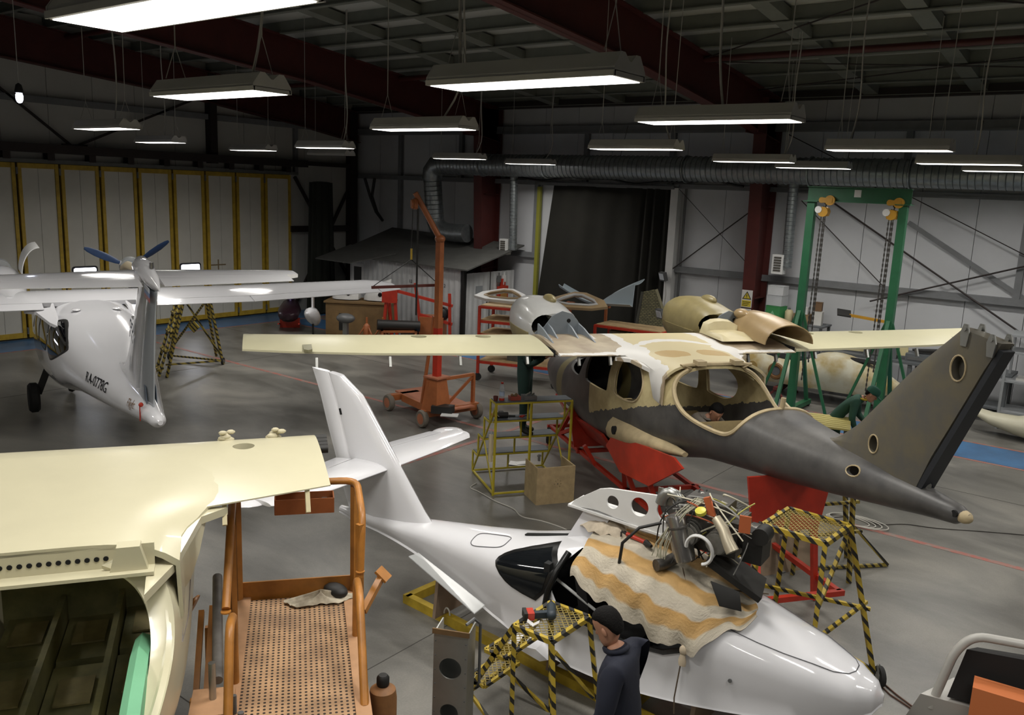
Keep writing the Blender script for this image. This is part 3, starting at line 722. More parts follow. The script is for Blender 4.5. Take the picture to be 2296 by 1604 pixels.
part(A, 'tail_cone_tip', LAM, lambda m: m.sph((6.36, 0, -.45), .07, (1.2, .85, .8), 14, 8), 60); part(A, 'tail_cone_hole', DARK, lambda m: m.cyl((6.33, -.078, -.43), (6.33, -.06, -.43), .03, n=12))
# half-open wheel well shape and sponson under the cabin
part(A, 'landing_gear_sponson', LAM, lambda m: m.loft([[(x, -.64 - w_ * math.cos(a), -1.36 + .12 * x + h * math.sin(a)) for a in [2 * PI * k / 12 for k in range(12)]] for x, w_, h in ((.6, .1, .1), (.8, .2, .2), (1.4, .2, .17), (2.1, .14, .1), (2.8, .04, .03))]), 50)
part(A, 'gear_leg_socket', DARK, lambda m: m.cyl((1.1, -.8, -1.2), (1.1, -.86, -1.2), .06, n=14))
# nacelles: cowling, blister, firewall and ribs on the wing
def nacelle_shell(root, y, m, low):
    st = [(-1.5, .16, -.16, .2), (-1.42, .26, -.3, .29), (-1.2, .34, -.4, .35), (-.8, .38, -.44, .38), (-.4, .35, -.4, .38), (-.05, .29, -.3, .36), (.12, .24, -.2, .33)]
    rgs = []
    for x, zt, zb, hw in catmull(st, 3):
        zc = (zt + zb) / 2; hz = (zt - zb) / 2
        rgs.append([(x, y + hw * math.copysign(abs(math.cos(a)) ** .8, math.cos(a)), zc + .06 + hz * math.copysign(abs(math.sin(a)) ** .8, math.sin(a))) for a in [2 * PI * k / 28 for k in range(28)]])
    me = MB().loft(rgs, True).mesh('n')
    cut = MB().cyl((.4, y - .2, .12), (-.35, y - .16, .06), .19, .17, n=20).mesh('c')
    o = link('nacelle_cowling', boolean(me, [cut]), m, root, 45)
    part(o, 'intake_interior', DARK, lambda q: q.cyl((-.34, y - .16, .06), (-.3, y - .17, .065), .165, n=20))
    part(o, 'blister', OLIVE, lambda q: q.sph((-.55, y + .08, .42), .2, (1.1, .42, .4), 14, 8), 60)
    part(o, 'lower_cowling', low, lambda q: q.loft([[(x, y + hw * math.cos(a), -.02 + h * math.sin(a)) for a in [PI + PI * k / 12 for k in range(13)]] for x, hw, h in ((-1.4, .3, .3), (-1.1, .372, .41), (-.6, .395, .44), (-.15, .385, .36))]), 50)
    part(o, 'seam', DARK, lambda q: q.tube([(-1.1, y + .352 * math.cos(a), .04 + .37 * math.sin(a)) for a in [PI * k / 16 for k in range(17)]], .004, 4))
    fw = MB(); fw.prism([(-.34, -.12), (-.36, .0), (-.22, .08), (-.1, .24), (.05, .31), (.2, .27), (.33, .12), (.36, -.02), (.34, -.12)], (.13, y, .03), (0, 1, 0), (0, 0, 1), (.02, 0, 0)).build('firewall', BULK, root)
    part(o, 'firewall_hole', DARK, lambda q: q.cyl((.145, y + .15, .2), (.155, y + .15, .2), .03, n=12))
    for k, yy in enumerate((-.32, -.17, .14, .3)):
        L = .7 if k in (0, 3) else .5
        q = MB(); q.prism([(.14, .0), (.14, .16), (.14 + L * .35, .12), (.14 + L * .75, .045), (.14 + L, .0)], (0, y + yy, .0), (1, 0, 0), (0, 0, 1), (0, .02, 0)); q.build('wing_rib', BULK, root)
    MB().cyl((.55, y, .0), (.55, y, .012), .05, n=14).build('wing_drain_hole', BROWN_W, root)
SILV = mat('silver_grey_cowling', '#b8b8b6', .25, var=.05, coat=.3)
nacelle_shell(A, -1.4, SILV, OLIVE)
nacelle_shell(A, 1.32, OLIVE, OLIVE)
# loose tan cowl half lying on the starboard wing, and the cream saddle fairing beside it
TANC = mat('tan_moulding', '#a8906a', .3, var=.1)
c0 = A.matrix_basis @ Vector((.72, 1.68, .03))
K = thing('loose_cowl', 'tan moulded engine cowl half lying on the wing by the gantry', 'cowl', c0, math.radians(144.16 + 180))
m = MB(); rgs = []
for x, r, h in ((-.75, .16, .2), (-.62, .24, .28), (-.4, .31, .35), (-.1, .35, .36), (.25, .38, .33), (.6, .4, .28)):
    o_ = [(x, r * math.cos(a), h * math.sin(a)) for a in [PI * k / 16 for k in range(17)]]; i_ = [(x, (r - .015) * math.cos(a), (h - .015) * math.sin(a)) for a in [PI - PI * k / 16 for k in range(17)]]
    rgs.append(o_ + i_)
m.loft(rgs).build('cowl_shell', TANC, K, smooth=40)
part(K, 'scoop_recess', TANC, lambda q: q.sph((-.45, -.16, .28), .17, (1, .6, .5), 14, 8), 60)
c1 = A.matrix_basis @ Vector((.62, 1.12, .03))
K2 = thing('saddle_fairing', 'cream fibreglass saddle fairing resting on the filler-patched wing', 'fairing', c1, math.radians(144.16 + 180))
m = MB(); rgs = []
for y, h in ((-.3, .04), (-.26, .16), (-.15, .21), (0, .22), (.15, .2), (.26, .14), (.3, .03)):
    rgs.append([(-.35, y, 0), (-.33, y, h), (-.2, y, h * .9), (-.16, y, h * .35), (.3, y * 1.1, .02 if abs(y) < .25 else h * .5), (.42, y * 1.15, 0)])
m.loft(rgs).build('fairing_shell', CREAM_M, K2, smooth=50)

# ================= 2. finished white aircraft by the gate
B = thing('white_twin_aircraft', 'glossy white T-tail aircraft with blue propeller blades by the gate', 'airplane', (-15.4, 7.24, 2.44), math.radians(161.8 + 180), ry=math.radians(4))
link('fuselage', fus_mesh(), WHITE, B, 40)
DGL = glass('tinted_aircraft_glass', '#0b0c10', .04, 1.0); DGL.node_tree.nodes['Principled BSDF'].inputs['Coat Weight'].default_value = 1
def glass_patch(root, poly, name, m, infl, y0, y1):
    me = boolean(fus_mesh(infl), [side_cut(poly, y0, y1)], 'INTERSECT'); return link(name, me, m, root, 40)
G_REAR = chaikin([(1.72, -.3), (1.76, -.62), (1.9, -.74), (2.1, -.72), (2.85, -.42), (2.9, -.33), (2.2, -.13), (1.9, -.14)])
def grow(p, d):
    cx = sum(a for a, b in p) / len(p); cz = sum(b for a, b in p) / len(p)
    return [(cx + (a - cx) * (1 + d), cz + (b - cz) * (1 + d)) for a, b in p]
for s, y0, y1 in ((-1, -1.2, -.05), (1, .05, 1.2)):
    for pl in (W_SHIELD, W_SIDE1, W_SIDE2, G_REAR):
        f_o = glass_patch(B, grow(pl, .1), 'window_seal', BLK, .003, y0, y1)
        glass_patch(f_o, pl, 'window_pane', DGL, .006, y0, y1)
secs = [(-5.35, .1, 1.12, .05), (-2.6, 0, cr, 0), (0, 0, cr, 0), (2.6, 0, cr, 0), (5.35, .1, 1.12, .05)]
MB().loft(clipped(secs, 0, .78)).build('wing', WHITE, B, smooth=35)
for s in (-1, 1):
    t_ = [(s * 5.35, .1, 1.12, .05), (s * 5.6, .2, .98, .055), (s * 5.8, .5, .66, .05)]
    MB().loft(wing_rings(t_ if s > 0 else t_[::-1])).build('wing_tip', WHITE, B, smooth=40)
    for nm, a, b in (('flap', .72, 2.7), ('aileron', 2.72, 5.33)):
        sec = [(s * a, 0 if a < 2.6 else .0, cr, 0), (s * b, .0 if b < 3 else .1, cr if b < 3 else 1.12, 0 if b < 3 else .05)]
        MB().loft(clipped(sec if s > 0 else sec[::-1], .79, 1.0)).build(nm, WHITE, B, smooth=35)
    root_fairing(B, WHITE, s, cr - .1)
    part(B, 'roof_vent', WHITE, lambda q: q.sph((1.75, s * .3, -.015), .07, (1.2, 1, .3), 12, 6), 60)
fn = fin_mesh([(3.7, -.3), (4.4, -.25), (4.75, .0), (5.0, .3), (5.3, .7), (5.65, 1.2)], [(5.3, -.35), (5.42, -.05), (5.55, .25), (5.7, .55), (5.83, .85), (6.0, 1.2)], .2, .14, .7)
fnB = fn.build('fin', WHITE, B, smooth=35)
GREYR = mat('pale_grey_rudder', '#a9aeb2', .2, coat=.4)
rud = fin_mesh([(5.32, -.36), (5.44, -.05), (5.57, .25), (5.72, .55), (5.85, .85), (6.02, 1.17)], [(6.05, -.42), (6.1, -.1), (6.15, .2), (6.2, .5), (6.28, .85), (6.38, 1.15)], .14, .1, .12).build('rudder', GREYR, B, smooth=35)
FIG = mat('livery_grey_blue', '#4d5966', .35)
for s in (-1, 1):
    q = MB().prism([(5.72, -.1), (5.9, -.13), (5.96, -.34), (5.76, -.31)], (0, s * .055, 0), (1, 0, 0), (0, 0, 1), (0, s * .008, 0)).build('trim_panel', FIG, rud)
# T-tail
for s in (-1, 1):
    sc_ = [(s * .04, 5.3, .95, 1.26), (s * 1.75, 5.55, .68, 1.26), (s * 1.85, 5.62, .55, 1.26)]
    MB().loft(clipped(sc_ if s > 0 else sc_[::-1], 0, .62)).build('stabiliser', WHITE, B, smooth=35)
    el = [(s * .12, 5.3, .95, 1.26), (s * 1.7, 5.55, .68, 1.26)]
    MB().loft(clipped(el if s > 0 else el[::-1], .635, 1.0)).build('elevator', WHITE, B, smooth=35)
part(B, 'tail_bullet', WHITE, lambda q: q.loft([[(x, r * math.cos(a), 1.26 + dz + h * math.sin(a)) for a in [2 * PI * k / 16 for k in range(16)]] for x, r, h, dz in ((5.2, .01, .01, .0), (5.3, .07, .08, .03), (5.55, .1, .14, .06), (5.9, .09, .15, .05), (6.3, .06, .1, .0), (6.55, .01, .02, -.04))]), 60)
part(B, 'beacon', mat('beacon_chrome', '#777777', .2, metal=.7), lambda q: q.cyl((6.15, 0, 1.4), (6.15, 0, 1.47), .025, n=10))
for k, cc in enumerate(('#c9cdd6', '#4c6fa8', '#a8403c')):
    MB().prism([(6.05, 1.21 - .055 * k), (6.33, 1.19 - .055 * k), (6.33, 1.135 - .055 * k), (6.05, 1.155 - .055 * k)], (0, -.066, 0), (1, 0, 0), (0, 0, 1), (0, -.004, 0)).build('flag_stripe', mat('flag_%d' % k, cc, .4), B)
# lettering on the port side
def text_mesh(s, size):
    cu = bpy.data.curves.new('txt', 'FONT'); cu.body = s; cu.size = size; cu.extrude = .002; cu.align_x = 'CENTER'; cu.align_y = 'CENTER'
    o = bpy.data.objects.new('tmp_t', cu); COL.objects.link(o); dg = bpy.context.evaluated_depsgraph_get(); dg.update()
    me = bpy.data.meshes.new_from_object(o.evaluated_get(dg)); bpy.data.objects.remove(o); return me
def place_text(root, s, size, M, m, name='lettering', warp=None):
    me = text_mesh(s, size)
    for v in me.vertices:
        p = M @ v.co
        if warp: p = warp(p)
        v.co = p
    return link(name, me, m, root)
INK = mat('black_lettering', '#1e1f22', .4); GOLD = mat('tan_lettering', '#8d6a3c', .4)
def port(x, z, tilt=0.0, sx=1.0): return Matrix.Translation((x, 0, z)) @ Matrix(((sx, 0, 0, 0), (0, 0, -1, 0), (0, 1, 0, 0), (0, 0, 0, 1))) @ Matrix.Rotation(tilt, 4, 'Z')
def on_side(p, s=-1, e=.008): return Vector((p.x, side_y(p.x, p.z, s) + s * (e + abs(p.y) * .5), p.z))
place_text(B, 'RA-0778G', .2, port(4.3, -.5, .06, 1.0), INK, 'registration', on_side)
place_text(B, 'Flight', .14, port(5.6, -.43, .08, .8), GOLD, 'lettering', lambda p: on_side(p, -1, .012))
place_text(B, '78', .32, port(5.35, .45, PI / 2 - .35, 1), FIG, 'fin_lettering', lambda p: Vector((p.x, -.105, p.z)))
place_text(B, 'flight', .13, port(5.2, .0, PI / 2 - .35, 1), FIG, 'fin_lettering', lambda p: Vector((p.x, -.108, p.z)))
part(B, 'remove_flag', RED, lambda q: q.sph((5.95, -.13, -.34), .03, n=10, m=6).box(5.94, -.15, -.55, 5.96, -.14, -.36))
for y in (-1.15, 1.15):
    nl = MB(); st = [(-1.35, .2, -.26, .26), (-1.0, .26, -.34, .33), (-.5, .22, -.34, .34), (.1, .1, -.28, .28), (.7, .03, -.2, .1)]
    nl.loft([[(x, y + hw * math.cos(a), (zt + zb) / 2 + (zt - zb) / 2 * math.sin(a)) for a in [2 * PI * k / 20 for k in range(20)]] for x, zt, zb, hw in catmull(st, 3)])
    if y < 0: nl.build('nacelle', WHITE, B, smooth=50)
    else:
        part(B, 'engine_core', mat('engine_dark', '#2e2b29', .5, metal=.4, var=.3, scale=14), lambda q: (q.box(-1.3, y - .2, -.2, -.5, y + .2, .1), q.cyl((-1.1, y - .1, .1), (-.5, y - .1, .16), .07, n=10), q.cyl((-1.2, y + .15, .08), (-.6, y + .17, .12), .09, n=10)), 40)
        part(B, 'intake_tube', mat('tan_hose', '#b3a68c', .6), lambda q: q.tube([(-1.25, y - .2, .12), (-1.0, y - .18, .22), (-.7, y - .1, .2)], .09, 12), 60)
        part(B, 'exhaust_pipe', mat('burnt_pipe', '#57504a', .4, metal=.6), lambda q: (q.cyl((-.9, y - .12, .16), (-.3, y - .02, .1), .045, n=12), q.cyl((-.9, y, .17), (-.3, y + .1, .1), .045, n=12)), 40)
        part(B, 'wrapped_gearbox', mat('blue_wrap', '#5f86a5', .6, var=.2), lambda q: q.cyl((-1.75, y, .05), (-1.3, y + .05, .02), .13, .17, n=16), 50)
    hx = -1.8; hz = .05 if y < 0 else .06
    part(B, 'spinner_ring', mat('spinner_grey', '#b5b8b8', .25, metal=.3), lambda q: (q.lathe([(.13, .1), (.2, .08), (.21, -.02), (.15, -.04)], (hx, y, hz), (1, 0, 0), 22), q.sph((hx - .02, y, hz), .1, n=12, m=8)), 50)
    for k in range(3):
        a0 = math.radians((35, 155, 275)[k] + (0 if y > 0 else 60)); er = Vector((0, math.cos(a0), math.sin(a0))); et = Vector((0, -math.sin(a0), math.cos(a0))); ex = Vector((1, 0, 0)); rg = []
        for r, c, tw in ((.18, .06, .9), (.3, .13, .75), (.5, .17, .6), (.7, .15, .45), (.85, .1, .35), (.92, .05, .3)):
            ct = et * math.cos(tw) + ex * math.sin(tw); nt_ = ex * math.cos(tw) - et * math.sin(tw); o_ = Vector((hx, y, hz)) + er * r
            rg.append([o_ + ct * (c * .5 * math.cos(t)) + nt_ * (.018 * math.sin(t)) for t in [2 * PI * j / 10 for j in range(10)]])
        MB().loft(rg).build('propeller_blade', mat('blue_blade_cover', '#24406a', .55, var=.12), B, smooth=60)
        MB().cyl(Vector((hx, y, hz)) + er * .12, Vector((hx, y, hz)) + er * .22, .05, .045, n=12).build('blade_root', WHITE, B, smooth=40)
for s, x0 in ((-1, -1.1), (1, -1.1)):       # raised cowl doors of the port engine
    yy = -1.15 + s * .3
    m = MB(); rg = []
    for x in (-1.05, -.35):
        arc = [(yy + s * (.32 - .36 * math.cos(t)) * .8, .18 + .5 * math.sin(t)) for t in [PI / 2 * k / 10 for k in range(11)]]
        rg.append([(x, a, b) for a, b in arc] + [(x, a + .012 * s, b - .01) for a, b in reversed(arc)])
    m.loft(rg).build('raised_cowl_door', WHITE_M, B, smooth=40)
# undercarriage
for s in (-1, 1):
    part(B, 'main_gear_leg', BLK, lambda q: q.beam((-.6, s * .5, -1.5), (-.65, s * .72, -2.1), .09, .12))
    part(B, 'main_wheel', RUBBER, lambda q: q.lathe([(.1, -.09), (.24, -.09), (.28, -.05), (.28, .05), (.24, .09), (.1, .09)], (-.65, s * .8, -2.18), (0, 1, 0), 22), 40)
part(B, 'nose_wheel', RUBBER, lambda q: (q.lathe([(.08, -.06), (.17, -.06), (.2, 0), (.17, .06), (.08, .06)], (-2.1, 0, -2.38), (0, 1, 0), 18), q.beam((-2.1, .08, -2.38), (-2.0, .02, -1.5), .05, .05)), 40)
part(B, 'belly_strake', WHITE, lambda q: q.prism([(4.2, -.78), (5.3, -.62), (5.32, -.74)], (0, -.01, 0), (1, 0, 0), (0, 0, 1), (0, .02, 0)))

# ================= 3. cream primed airframe at the gallery
C_ = thing('cream_airframe', 'cream primed aircraft body with open rear hatch beside the orange lift', 'airplane', (-6.22, 2.88, 2.5), math.radians(147 + 180))
fm = shell(fus_mesh(st=FUS[4:]), .04)
GX = 1.93
link('fuselage', boolean(fm, [side_cut(gate_poly(GX)), side_cut(W_SIDE1)]), CREAM, C_, 35)
w_ = MB().loft(wing_rings([(y, 0, c, 0) for y, c in ((-1.68, 1.12), (-.8, 1.34), (0, 1.34), (.8, 1.34), (1.68, 1.12))])).mesh('w')
cutc = MB().cyl((.36, 1.13, -.3), (.36, 1.13, .3), .08, n=20).mesh('c')
link('centre_wing', boolean(w_, [cutc]), CREAM, C_, 35)
part(C_, 'access_hole_well', DARK, lambda q: q.cyl((.36, 1.13, -.07), (.36, 1.13, -.05), .085, n=20))
roof_skin(C_, CREAM, 1.34, GX, 1.3)
for s in (-1, 1): root_fairing(C_, CREAM, s, 1.3)
# hatch frame: a wide flange stepped below the skin, with a row of holes along the head
st = []
gp_ = [p for p in gate_poly(GX) if p[1] < -.03]; st = sorted(gp_, key=lambda p: math.atan2(p[1] - .3, p[0] - GX - .72))
fine = []
for p, q in zip(st[:-1], st[1:]):
    for k in range(3): fine.append((p[0] + (q[0] - p[0]) * k / 3, p[1] + (q[1] - p[1]) * k / 3))
fine.append(st[-1])
for s in (-1, 1):
    m = MB(); a, b, c2, d2 = [], [], [], []
    for x, z in fine:
        y = side_y(x, min(z, -.05), 1)
        a.append((x, s * y, z + .005)); b.append((x + .03, s * (y - .05), z - .03)); c2.append((x + .05, s * (y - .12), z - .035)); d2.append((x + .04, s * (y - .12), z - .06))
    m.loft([[p, q, r, t] for p, q, r, t in zip(a, b, c2, d2)], True); m.build('hatch_flange', CREAM, C_, smooth=50)
head = MB().box(GX - .02, -.6, -.16, GX + .0, .6, -.03).box(GX - .02, -.6, -.18, GX + .1, .6, -.16).mesh('h')
link('hatch_head_flange', head, CREAM, C_)
for k in range(14):
    yy = -.26 + k * .047
    if yy < .36: MB().cyl((GX + .001, yy, -.1), (GX + .004, yy, -.1), .014, n=14).build('flange_hole', DARK, C_)
for y in (-.47, .47): MB().prism([(-.1, -.17), (-.06, -.02), (.06, -.02), (.1, -.17)], (GX - .03, y, 0), (0, 1, 0), (0, 0, 1), (.09, 0, 0)).build('hatch_hinge_seat', CREAM, C_)
INC = mat('cabin_green_grime', '#8f8a5e', .55, col2='#5f5f42', scale=2.2)
MB().box(-1.4, -.62, -1.5, 3.2, .62, -1.45).build('cabin_floor', INC, C_)
for i, x0 in enumerate((-.9, -.1, .7, 1.5, 2.3)):
    for j, y0 in enumerate((-.6, -.19, .22)):
        MB().box(x0 + .03, y0 + .02, -1.45, x0 + .74, y0 + .38, -1.36 - .04 * (j == 1)).build('floor_panel', INC, C_)
        MB().cbox((x0 + .38, y0 + .2, -1.345 - .04 * (j == 1)), (.32, .22, .014)).build('floor_hatch', mat('floor_hatch_tan', '#8a8058', .5, var=.25, scale=8), C_)
for y0 in (-.2, .21): MB().box(-1.2, y0 - .02, -1.45, 3.1, y0 + .02, -1.2).build('floor_beam', INC, C_)
MB().box(-.05, -.62, -1.45, .0, .62, -.7).build('front_bulkhead', INC, C_)
MB().cbox((.02, .05, -.85), (.03, .26, .22)).build('bulkhead_hatch', mat('floor_hatch_tan', '#8a8058'), C_)
# outlined side window of the body, brackets hanging below the trailing edge
lip(C_, [(.7, -.3), (.75, -.62), (1.5, -.72), (2.0, -.62), (1.5, -.4)], 'window_outline', mat('window_putty_line', '#6d6560', .6), lambda x, z: side_y(x, z, 1) + .0, .006)
for y in (.98, 1.52): MB().beam((1.12 if y > 1.2 else 1.22, y, -.08), (1.2 if y > 1.2 else 1.3, y, -.22), .03, .05).build('hinge_bracket', CREAM_M, C_)
for k in range(4): MB().cyl((.05 + .03 * k, 1.66, -.05 - .02 * k), (.05 + .03 * k, 1.78, -.05 - .02 * k), .035, n=12).build('joint_bolt', BLK, C_, smooth=40)
for y, nm in ((1.0, 'wrapped'), (1.38, 'wrapped')):
    m = MB(); rnd = random.Random(int(y * 100))
    for k in range(7): m.sph((.06 + rnd.uniform(-.03, .03), y + rnd.uniform(-.05, .05), -.02 + k * .012), .045 - .003 * k, (1, 1.2, .6), 8, 5)
    m.build('wrapped_fitting', mat('masking_paper', '#b9b195', .8, bump=.2), C_, smooth=60)
MINT = mat('mint_foam', '#6fae86', .7, var=.06)
gp = C_.matrix_basis @ Vector((2.35, .5, -1.3))
G = thing('foam_pad', 'mint green foam sheet standing inside the cream hatch', 'foam', gp, math.radians(147 + 180))
m = MB(); rgs = []
for x, hh in ((-.45, .6), (-.4, .74), (-.1, .8), (.4, .82), (.95, .8)):
    rgs.append([(x, .03, 0), (x, -.03, hh * .55), (x, -.02, hh - .04), (x, .02, hh), (x, .075, hh - .03), (x, .085, hh * .5), (x, .09, 0)])
m.loft(rgs).build('foam_sheet', MINT, G, smooth=40)
# ---------------------------------------------------------------- small white flying boat on its yellow cradle
# local frame: x aft from the nose tip, y starboard (towards the gallery), z up from the floor
SP_H = .08
S_ = thing('flying_boat', 'glossy white flying boat hull with tall fin and cloth-covered windshield', 'airplane', (-1.25, 6.5, 0), SP_H + PI)
HULL = [  # x, top z, shoulder half width, shoulder z, chine half width, chine z, keel z
    (-.0, .80, .02, .75, .015, .72, .70), (.06, .87, .13, .76, .1, .66, .6), (.2, .94, .25, .78, .2, .6, .5), (.5, 1.05, .37, .82, .33, .54, .4), (1.0, 1.2, .48, .88, .44, .48, .3),
    (1.5, 1.36, .54, .92, .5, .42, .24), (2.0, 1.47, .56, .94, .52, .38, .22), (2.5, 1.44, .55, .95, .5, .38, .22), (2.9, 1.33, .51, .94, .46, .42, .26), (3.3, 1.22, .44, .93, .38, .48, .34),
    (3.8, 1.14, .33, .93, .28, .6, .48), (4.4, 1.06, .23, .92, .2, .74, .64), (5.0, .98, .15, .9, .13, .82, .76), (5.5, .94, .09, .88, .07, .83, .8), (5.75, .92, .04, .88, .03, .86, .85)]
def hull_st(x):
    st = hull_st.c
    for a, b in zip(st[:-1], st[1:]):
        if a[0] <= x <= b[0]:
            t = (x - a[0]) / (b[0] - a[0]); return [p + (q - p) * t for p, q in zip(a, b)]
    return st[-1] if x > st[-1][0] else st[0]
hull_st.c = catmull(HULL, 5)
def hull_ring(s, infl=0.0):
    x, zt, hw, zs, cw, zc, zk = s; R = []
    up = []
    for k in range(0, 13):                                   # shoulder to crown
        a = PI / 2 * k / 12; e = 2 / 2.35
        up.append(((hw + infl) * math.cos(a) ** e, zs + (zt - zs + infl) * math.sin(a) ** e))
    low = [(cw * .5, zk + (zc - zk) * .45 - infl), (cw + .012 + infl, zc - .008), (cw + infl, zc + .012), (cw + (hw - cw) * .6 + infl, zc + (zs - zc) * .5)]
    half = [(0, zk - infl)] + low + up[:-1] + [(0, zt + infl)]
    R = half + [(-y, z) for y, z in reversed(half[1:-1])]
    return [(x, y, z) for y, z in R]
def hull_mesh(infl=0.0): return MB().loft([hull_ring(s, infl) for s in hull_st.c], True).mesh('hull')
OPEN = chaikin([(2.62, 1.38), (2.72, .92), (2.3, .86), (1.9, .82), (1.6, .84), (1.42, .92), (1.36, 1.05), (1.5, 1.26), (1.9, 1.42), (2.3, 1.43)], 1)
hm = shell(hull_mesh(), .025)
hull = link('hull', boolean(hm, [side_cut(OPEN, -.9, -.2), side_cut(OPEN, .2, .9)]), WHITE, S_, 40)
REARW = chaikin([(3.36, 1.06), (3.33, 1.12), (3.2, 1.19), (2.72, 1.36), (2.8, .9), (3.1, .92), (3.25, .97)], 1)
FGL = glass('smoked_canopy_glass', '#15181b', .05, .82)
for s, y0, y1 in ((1, .12, .9), (-1, -.9, -.12)):
    b0 = boolean(hull_mesh(.004), [side_cut(grow(REARW, .12), y0, y1)], 'INTERSECT'); sl = link('window_frame', b0, mat('window_band_black', '#141414', .25), hull, 40)
    b1 = boolean(hull_mesh(.008), [side_cut(REARW, y0, y1)], 'INTERSECT'); link('window_pane', b1, FGL, sl, 40)
# cockpit interior: dark tub, struts, door pillar
part(S_, 'cockpit_tub', mat('cockpit_black', '#101112', .7), lambda m: m.box(1.3, -.46, .5, 2.75, .46, .62).box(2.74, -.48, .5, 2.8, .48, 1.25).box(1.2, -.42, .5, 1.3, .42, 1.05))
for yy in (-.22, .22): part(S_, 'seat', mat('seat_black', '#1b1b1c', .8), lambda m: (m.box(1.9, yy - .18, .62, 2.35, yy + .18, .74), m.cbox((2.45, yy, 1.0), (.1, .34, .6), 0, 0, .2)), 40)
STR = mat('strut_white', '#c9cbca', .35)
for s in (-1, 1):
    part(S_, 'cabin_strut', STR, lambda m: m.cyl((2.25, s * .44, .84), (1.95, s * .3, 1.38), .018, n=10), 40)
    part(S_, 'cabin_strut', STR, lambda m: m.cyl((2.72, s * .4, 1.1), (2.1, s * .36, .8), .014, n=8), 40)
    part(S_, 'door_pillar', mat('window_band_black', '#141414', .25), lambda m: m.tube([(2.72, s * .565, .88), (2.7, s * .555, 1.05), (2.66, s * .49, 1.22), (2.62, s * .36, 1.36)], .03, 8), 50)
    part(S_, 'door_sill', mat('window_band_black', '#141414', .25), lambda m: m.tube([(x, s * (hull_st(x)[2] * (1 - abs(z - hull_st(x)[3]) * .1) + .004), z) for x, z in ((2.72, .9), (2.3, .86), (1.9, .82), (1.6, .84), (1.42, .92), (1.36, 1.05))], .022, 6), 50)
part(S_, 'instrument_panel', BLK, lambda m: m.cbox((1.42, 0, 1.05), (.08, .8, .28), 0, 0, .3))
# fin, rudder, stabiliser
f1 = fin_mesh([(4.38, .98), (4.55, 1.15), (4.8, 1.46), (5.1, 1.84), (5.42, 2.24), (5.72, 2.42)], [(5.3, .86), (5.42, 1.15), (5.55, 1.5), (5.68, 1.85), (5.8, 2.18), (5.92, 2.44)], .17, .09, .7).build('fin', WHITE, S_, smooth=40)
fin_mesh([(5.31, .85), (5.43, 1.15), (5.56, 1.5), (5.69, 1.85), (5.81, 2.18), (5.93, 2.44)], [(5.6, .86), (5.72, 1.15), (5.84, 1.5), (5.97, 1.85), (6.08, 2.18), (6.2, 2.45)], .11, .06, .1).build('rudder', WHITE, S_, smooth=40)
part(f1, 'fin_vent', DARK, lambda m: m.cbox((5.72, .047, 2.03), (.03, .01, .07), 0, 0, .3))
for s in (-1, 1):
    sc_ = [(s * .03, 5.02, .72, 1.55), (s * .8, 5.02, .64, 1.55), (s * 1.45, 5.04, .5, 1.55), (s * 1.55, 5.12, .36, 1.55)]
    o_ = MB().loft(clipped(sc_ if s > 0 else sc_[::-1], 0, .66)).build('stabiliser', WHITE, S_, smooth=40)
    el = [(s * .1, 5.02, .72, 1.55), (s * .8, 5.02, .64, 1.55), (s * 1.35, 5.03, .56, 1.55)]
    MB().loft(clipped(el if s > 0 else el[::-1], .675, 1.0)).build('elevator', WHITE, S_, smooth=40)
    part(S_, 'elevator_horn', WHITE, lambda m: m.sph((5.42, s * 1.5, 1.51), .2, (.9, 1.15, .16), 16, 8), 60)
# seams: oval service hatch, nose hood line, latch, drain dot
def hull_pt(x, y, e=.004):
    s = hull_st(x); zt, hw, zs = s[1], s[2], s[3]; ee = 2.35; u = min(.999, abs(y) / hw)
    return Vector((x, y, zs + (zt - zs) * (1 - u ** ee) ** (1 / ee) + e))
SEAM = mat('panel_seam', '#56565a', .6)
part(hull, 'hatch_seam', SEAM, lambda m: m.tube([hull_pt(3.58 + a, .18 + b) for a, b in [(.2 * math.copysign(abs(math.cos(t)) ** .5, math.cos(t)), .1 * math.copysign(abs(math.sin(t)) ** .5, math.sin(t))) for t in [2 * PI * k / 36 for k in range(36)]]], .004, 4, closed=True))
hood = [(1.25, .4), (1.1, .39), (.9, .36), (.7, .315), (.5, .26), (.35, .2), (.25, .13), (.21, .05), (.21, -.05), (.25, -.13), (.35, -.2), (.5, -.26), (.7, -.315), (.9, -.36), (1.1, -.39), (1.25, -.4)]
part(hull, 'hood_seam', SEAM, lambda m: m.tube([hull_pt(*p) for p in hood], .004, 4))
part(hull, 'door_latch', ALU, lambda m: m.cbox((2.52, .545, .72), (.1, .02, .05)).cyl((2.52, .55, .72), (2.52, .575, .72), .015, n=10))
part(hull, 'drain_dot', STEEL, lambda m: m.cyl((1.05, .48, .76), (1.05, .492, .76), .016, n=12))
part(S_, 'sponson_stub', WHITE, lambda m: m.prism([(3.05, .46), (2.7, .4), (2.62, .44), (2.75, .5)], (0, .42, 0), (1, 0, 0), (0, 0, 1), (0, .22, 0)))
part(S_, 'protective_film', glass('clear_film', '#d5d8d8', .2, .45), lambda m: m.add([(4.42, .25, .80), (4.5, .31, .76), (3.55, .46, .5), (3.5, .36, .56), (4.42, .25, .81), (4.5, .31, .77), (3.55, .46, .51), (3.5, .36, .57)], [(0, 1, 2, 3), (4, 7, 6, 5), (0, 4, 5, 1), (1, 5, 6, 2), (2, 6, 7, 3), (3, 7, 4, 0)]))
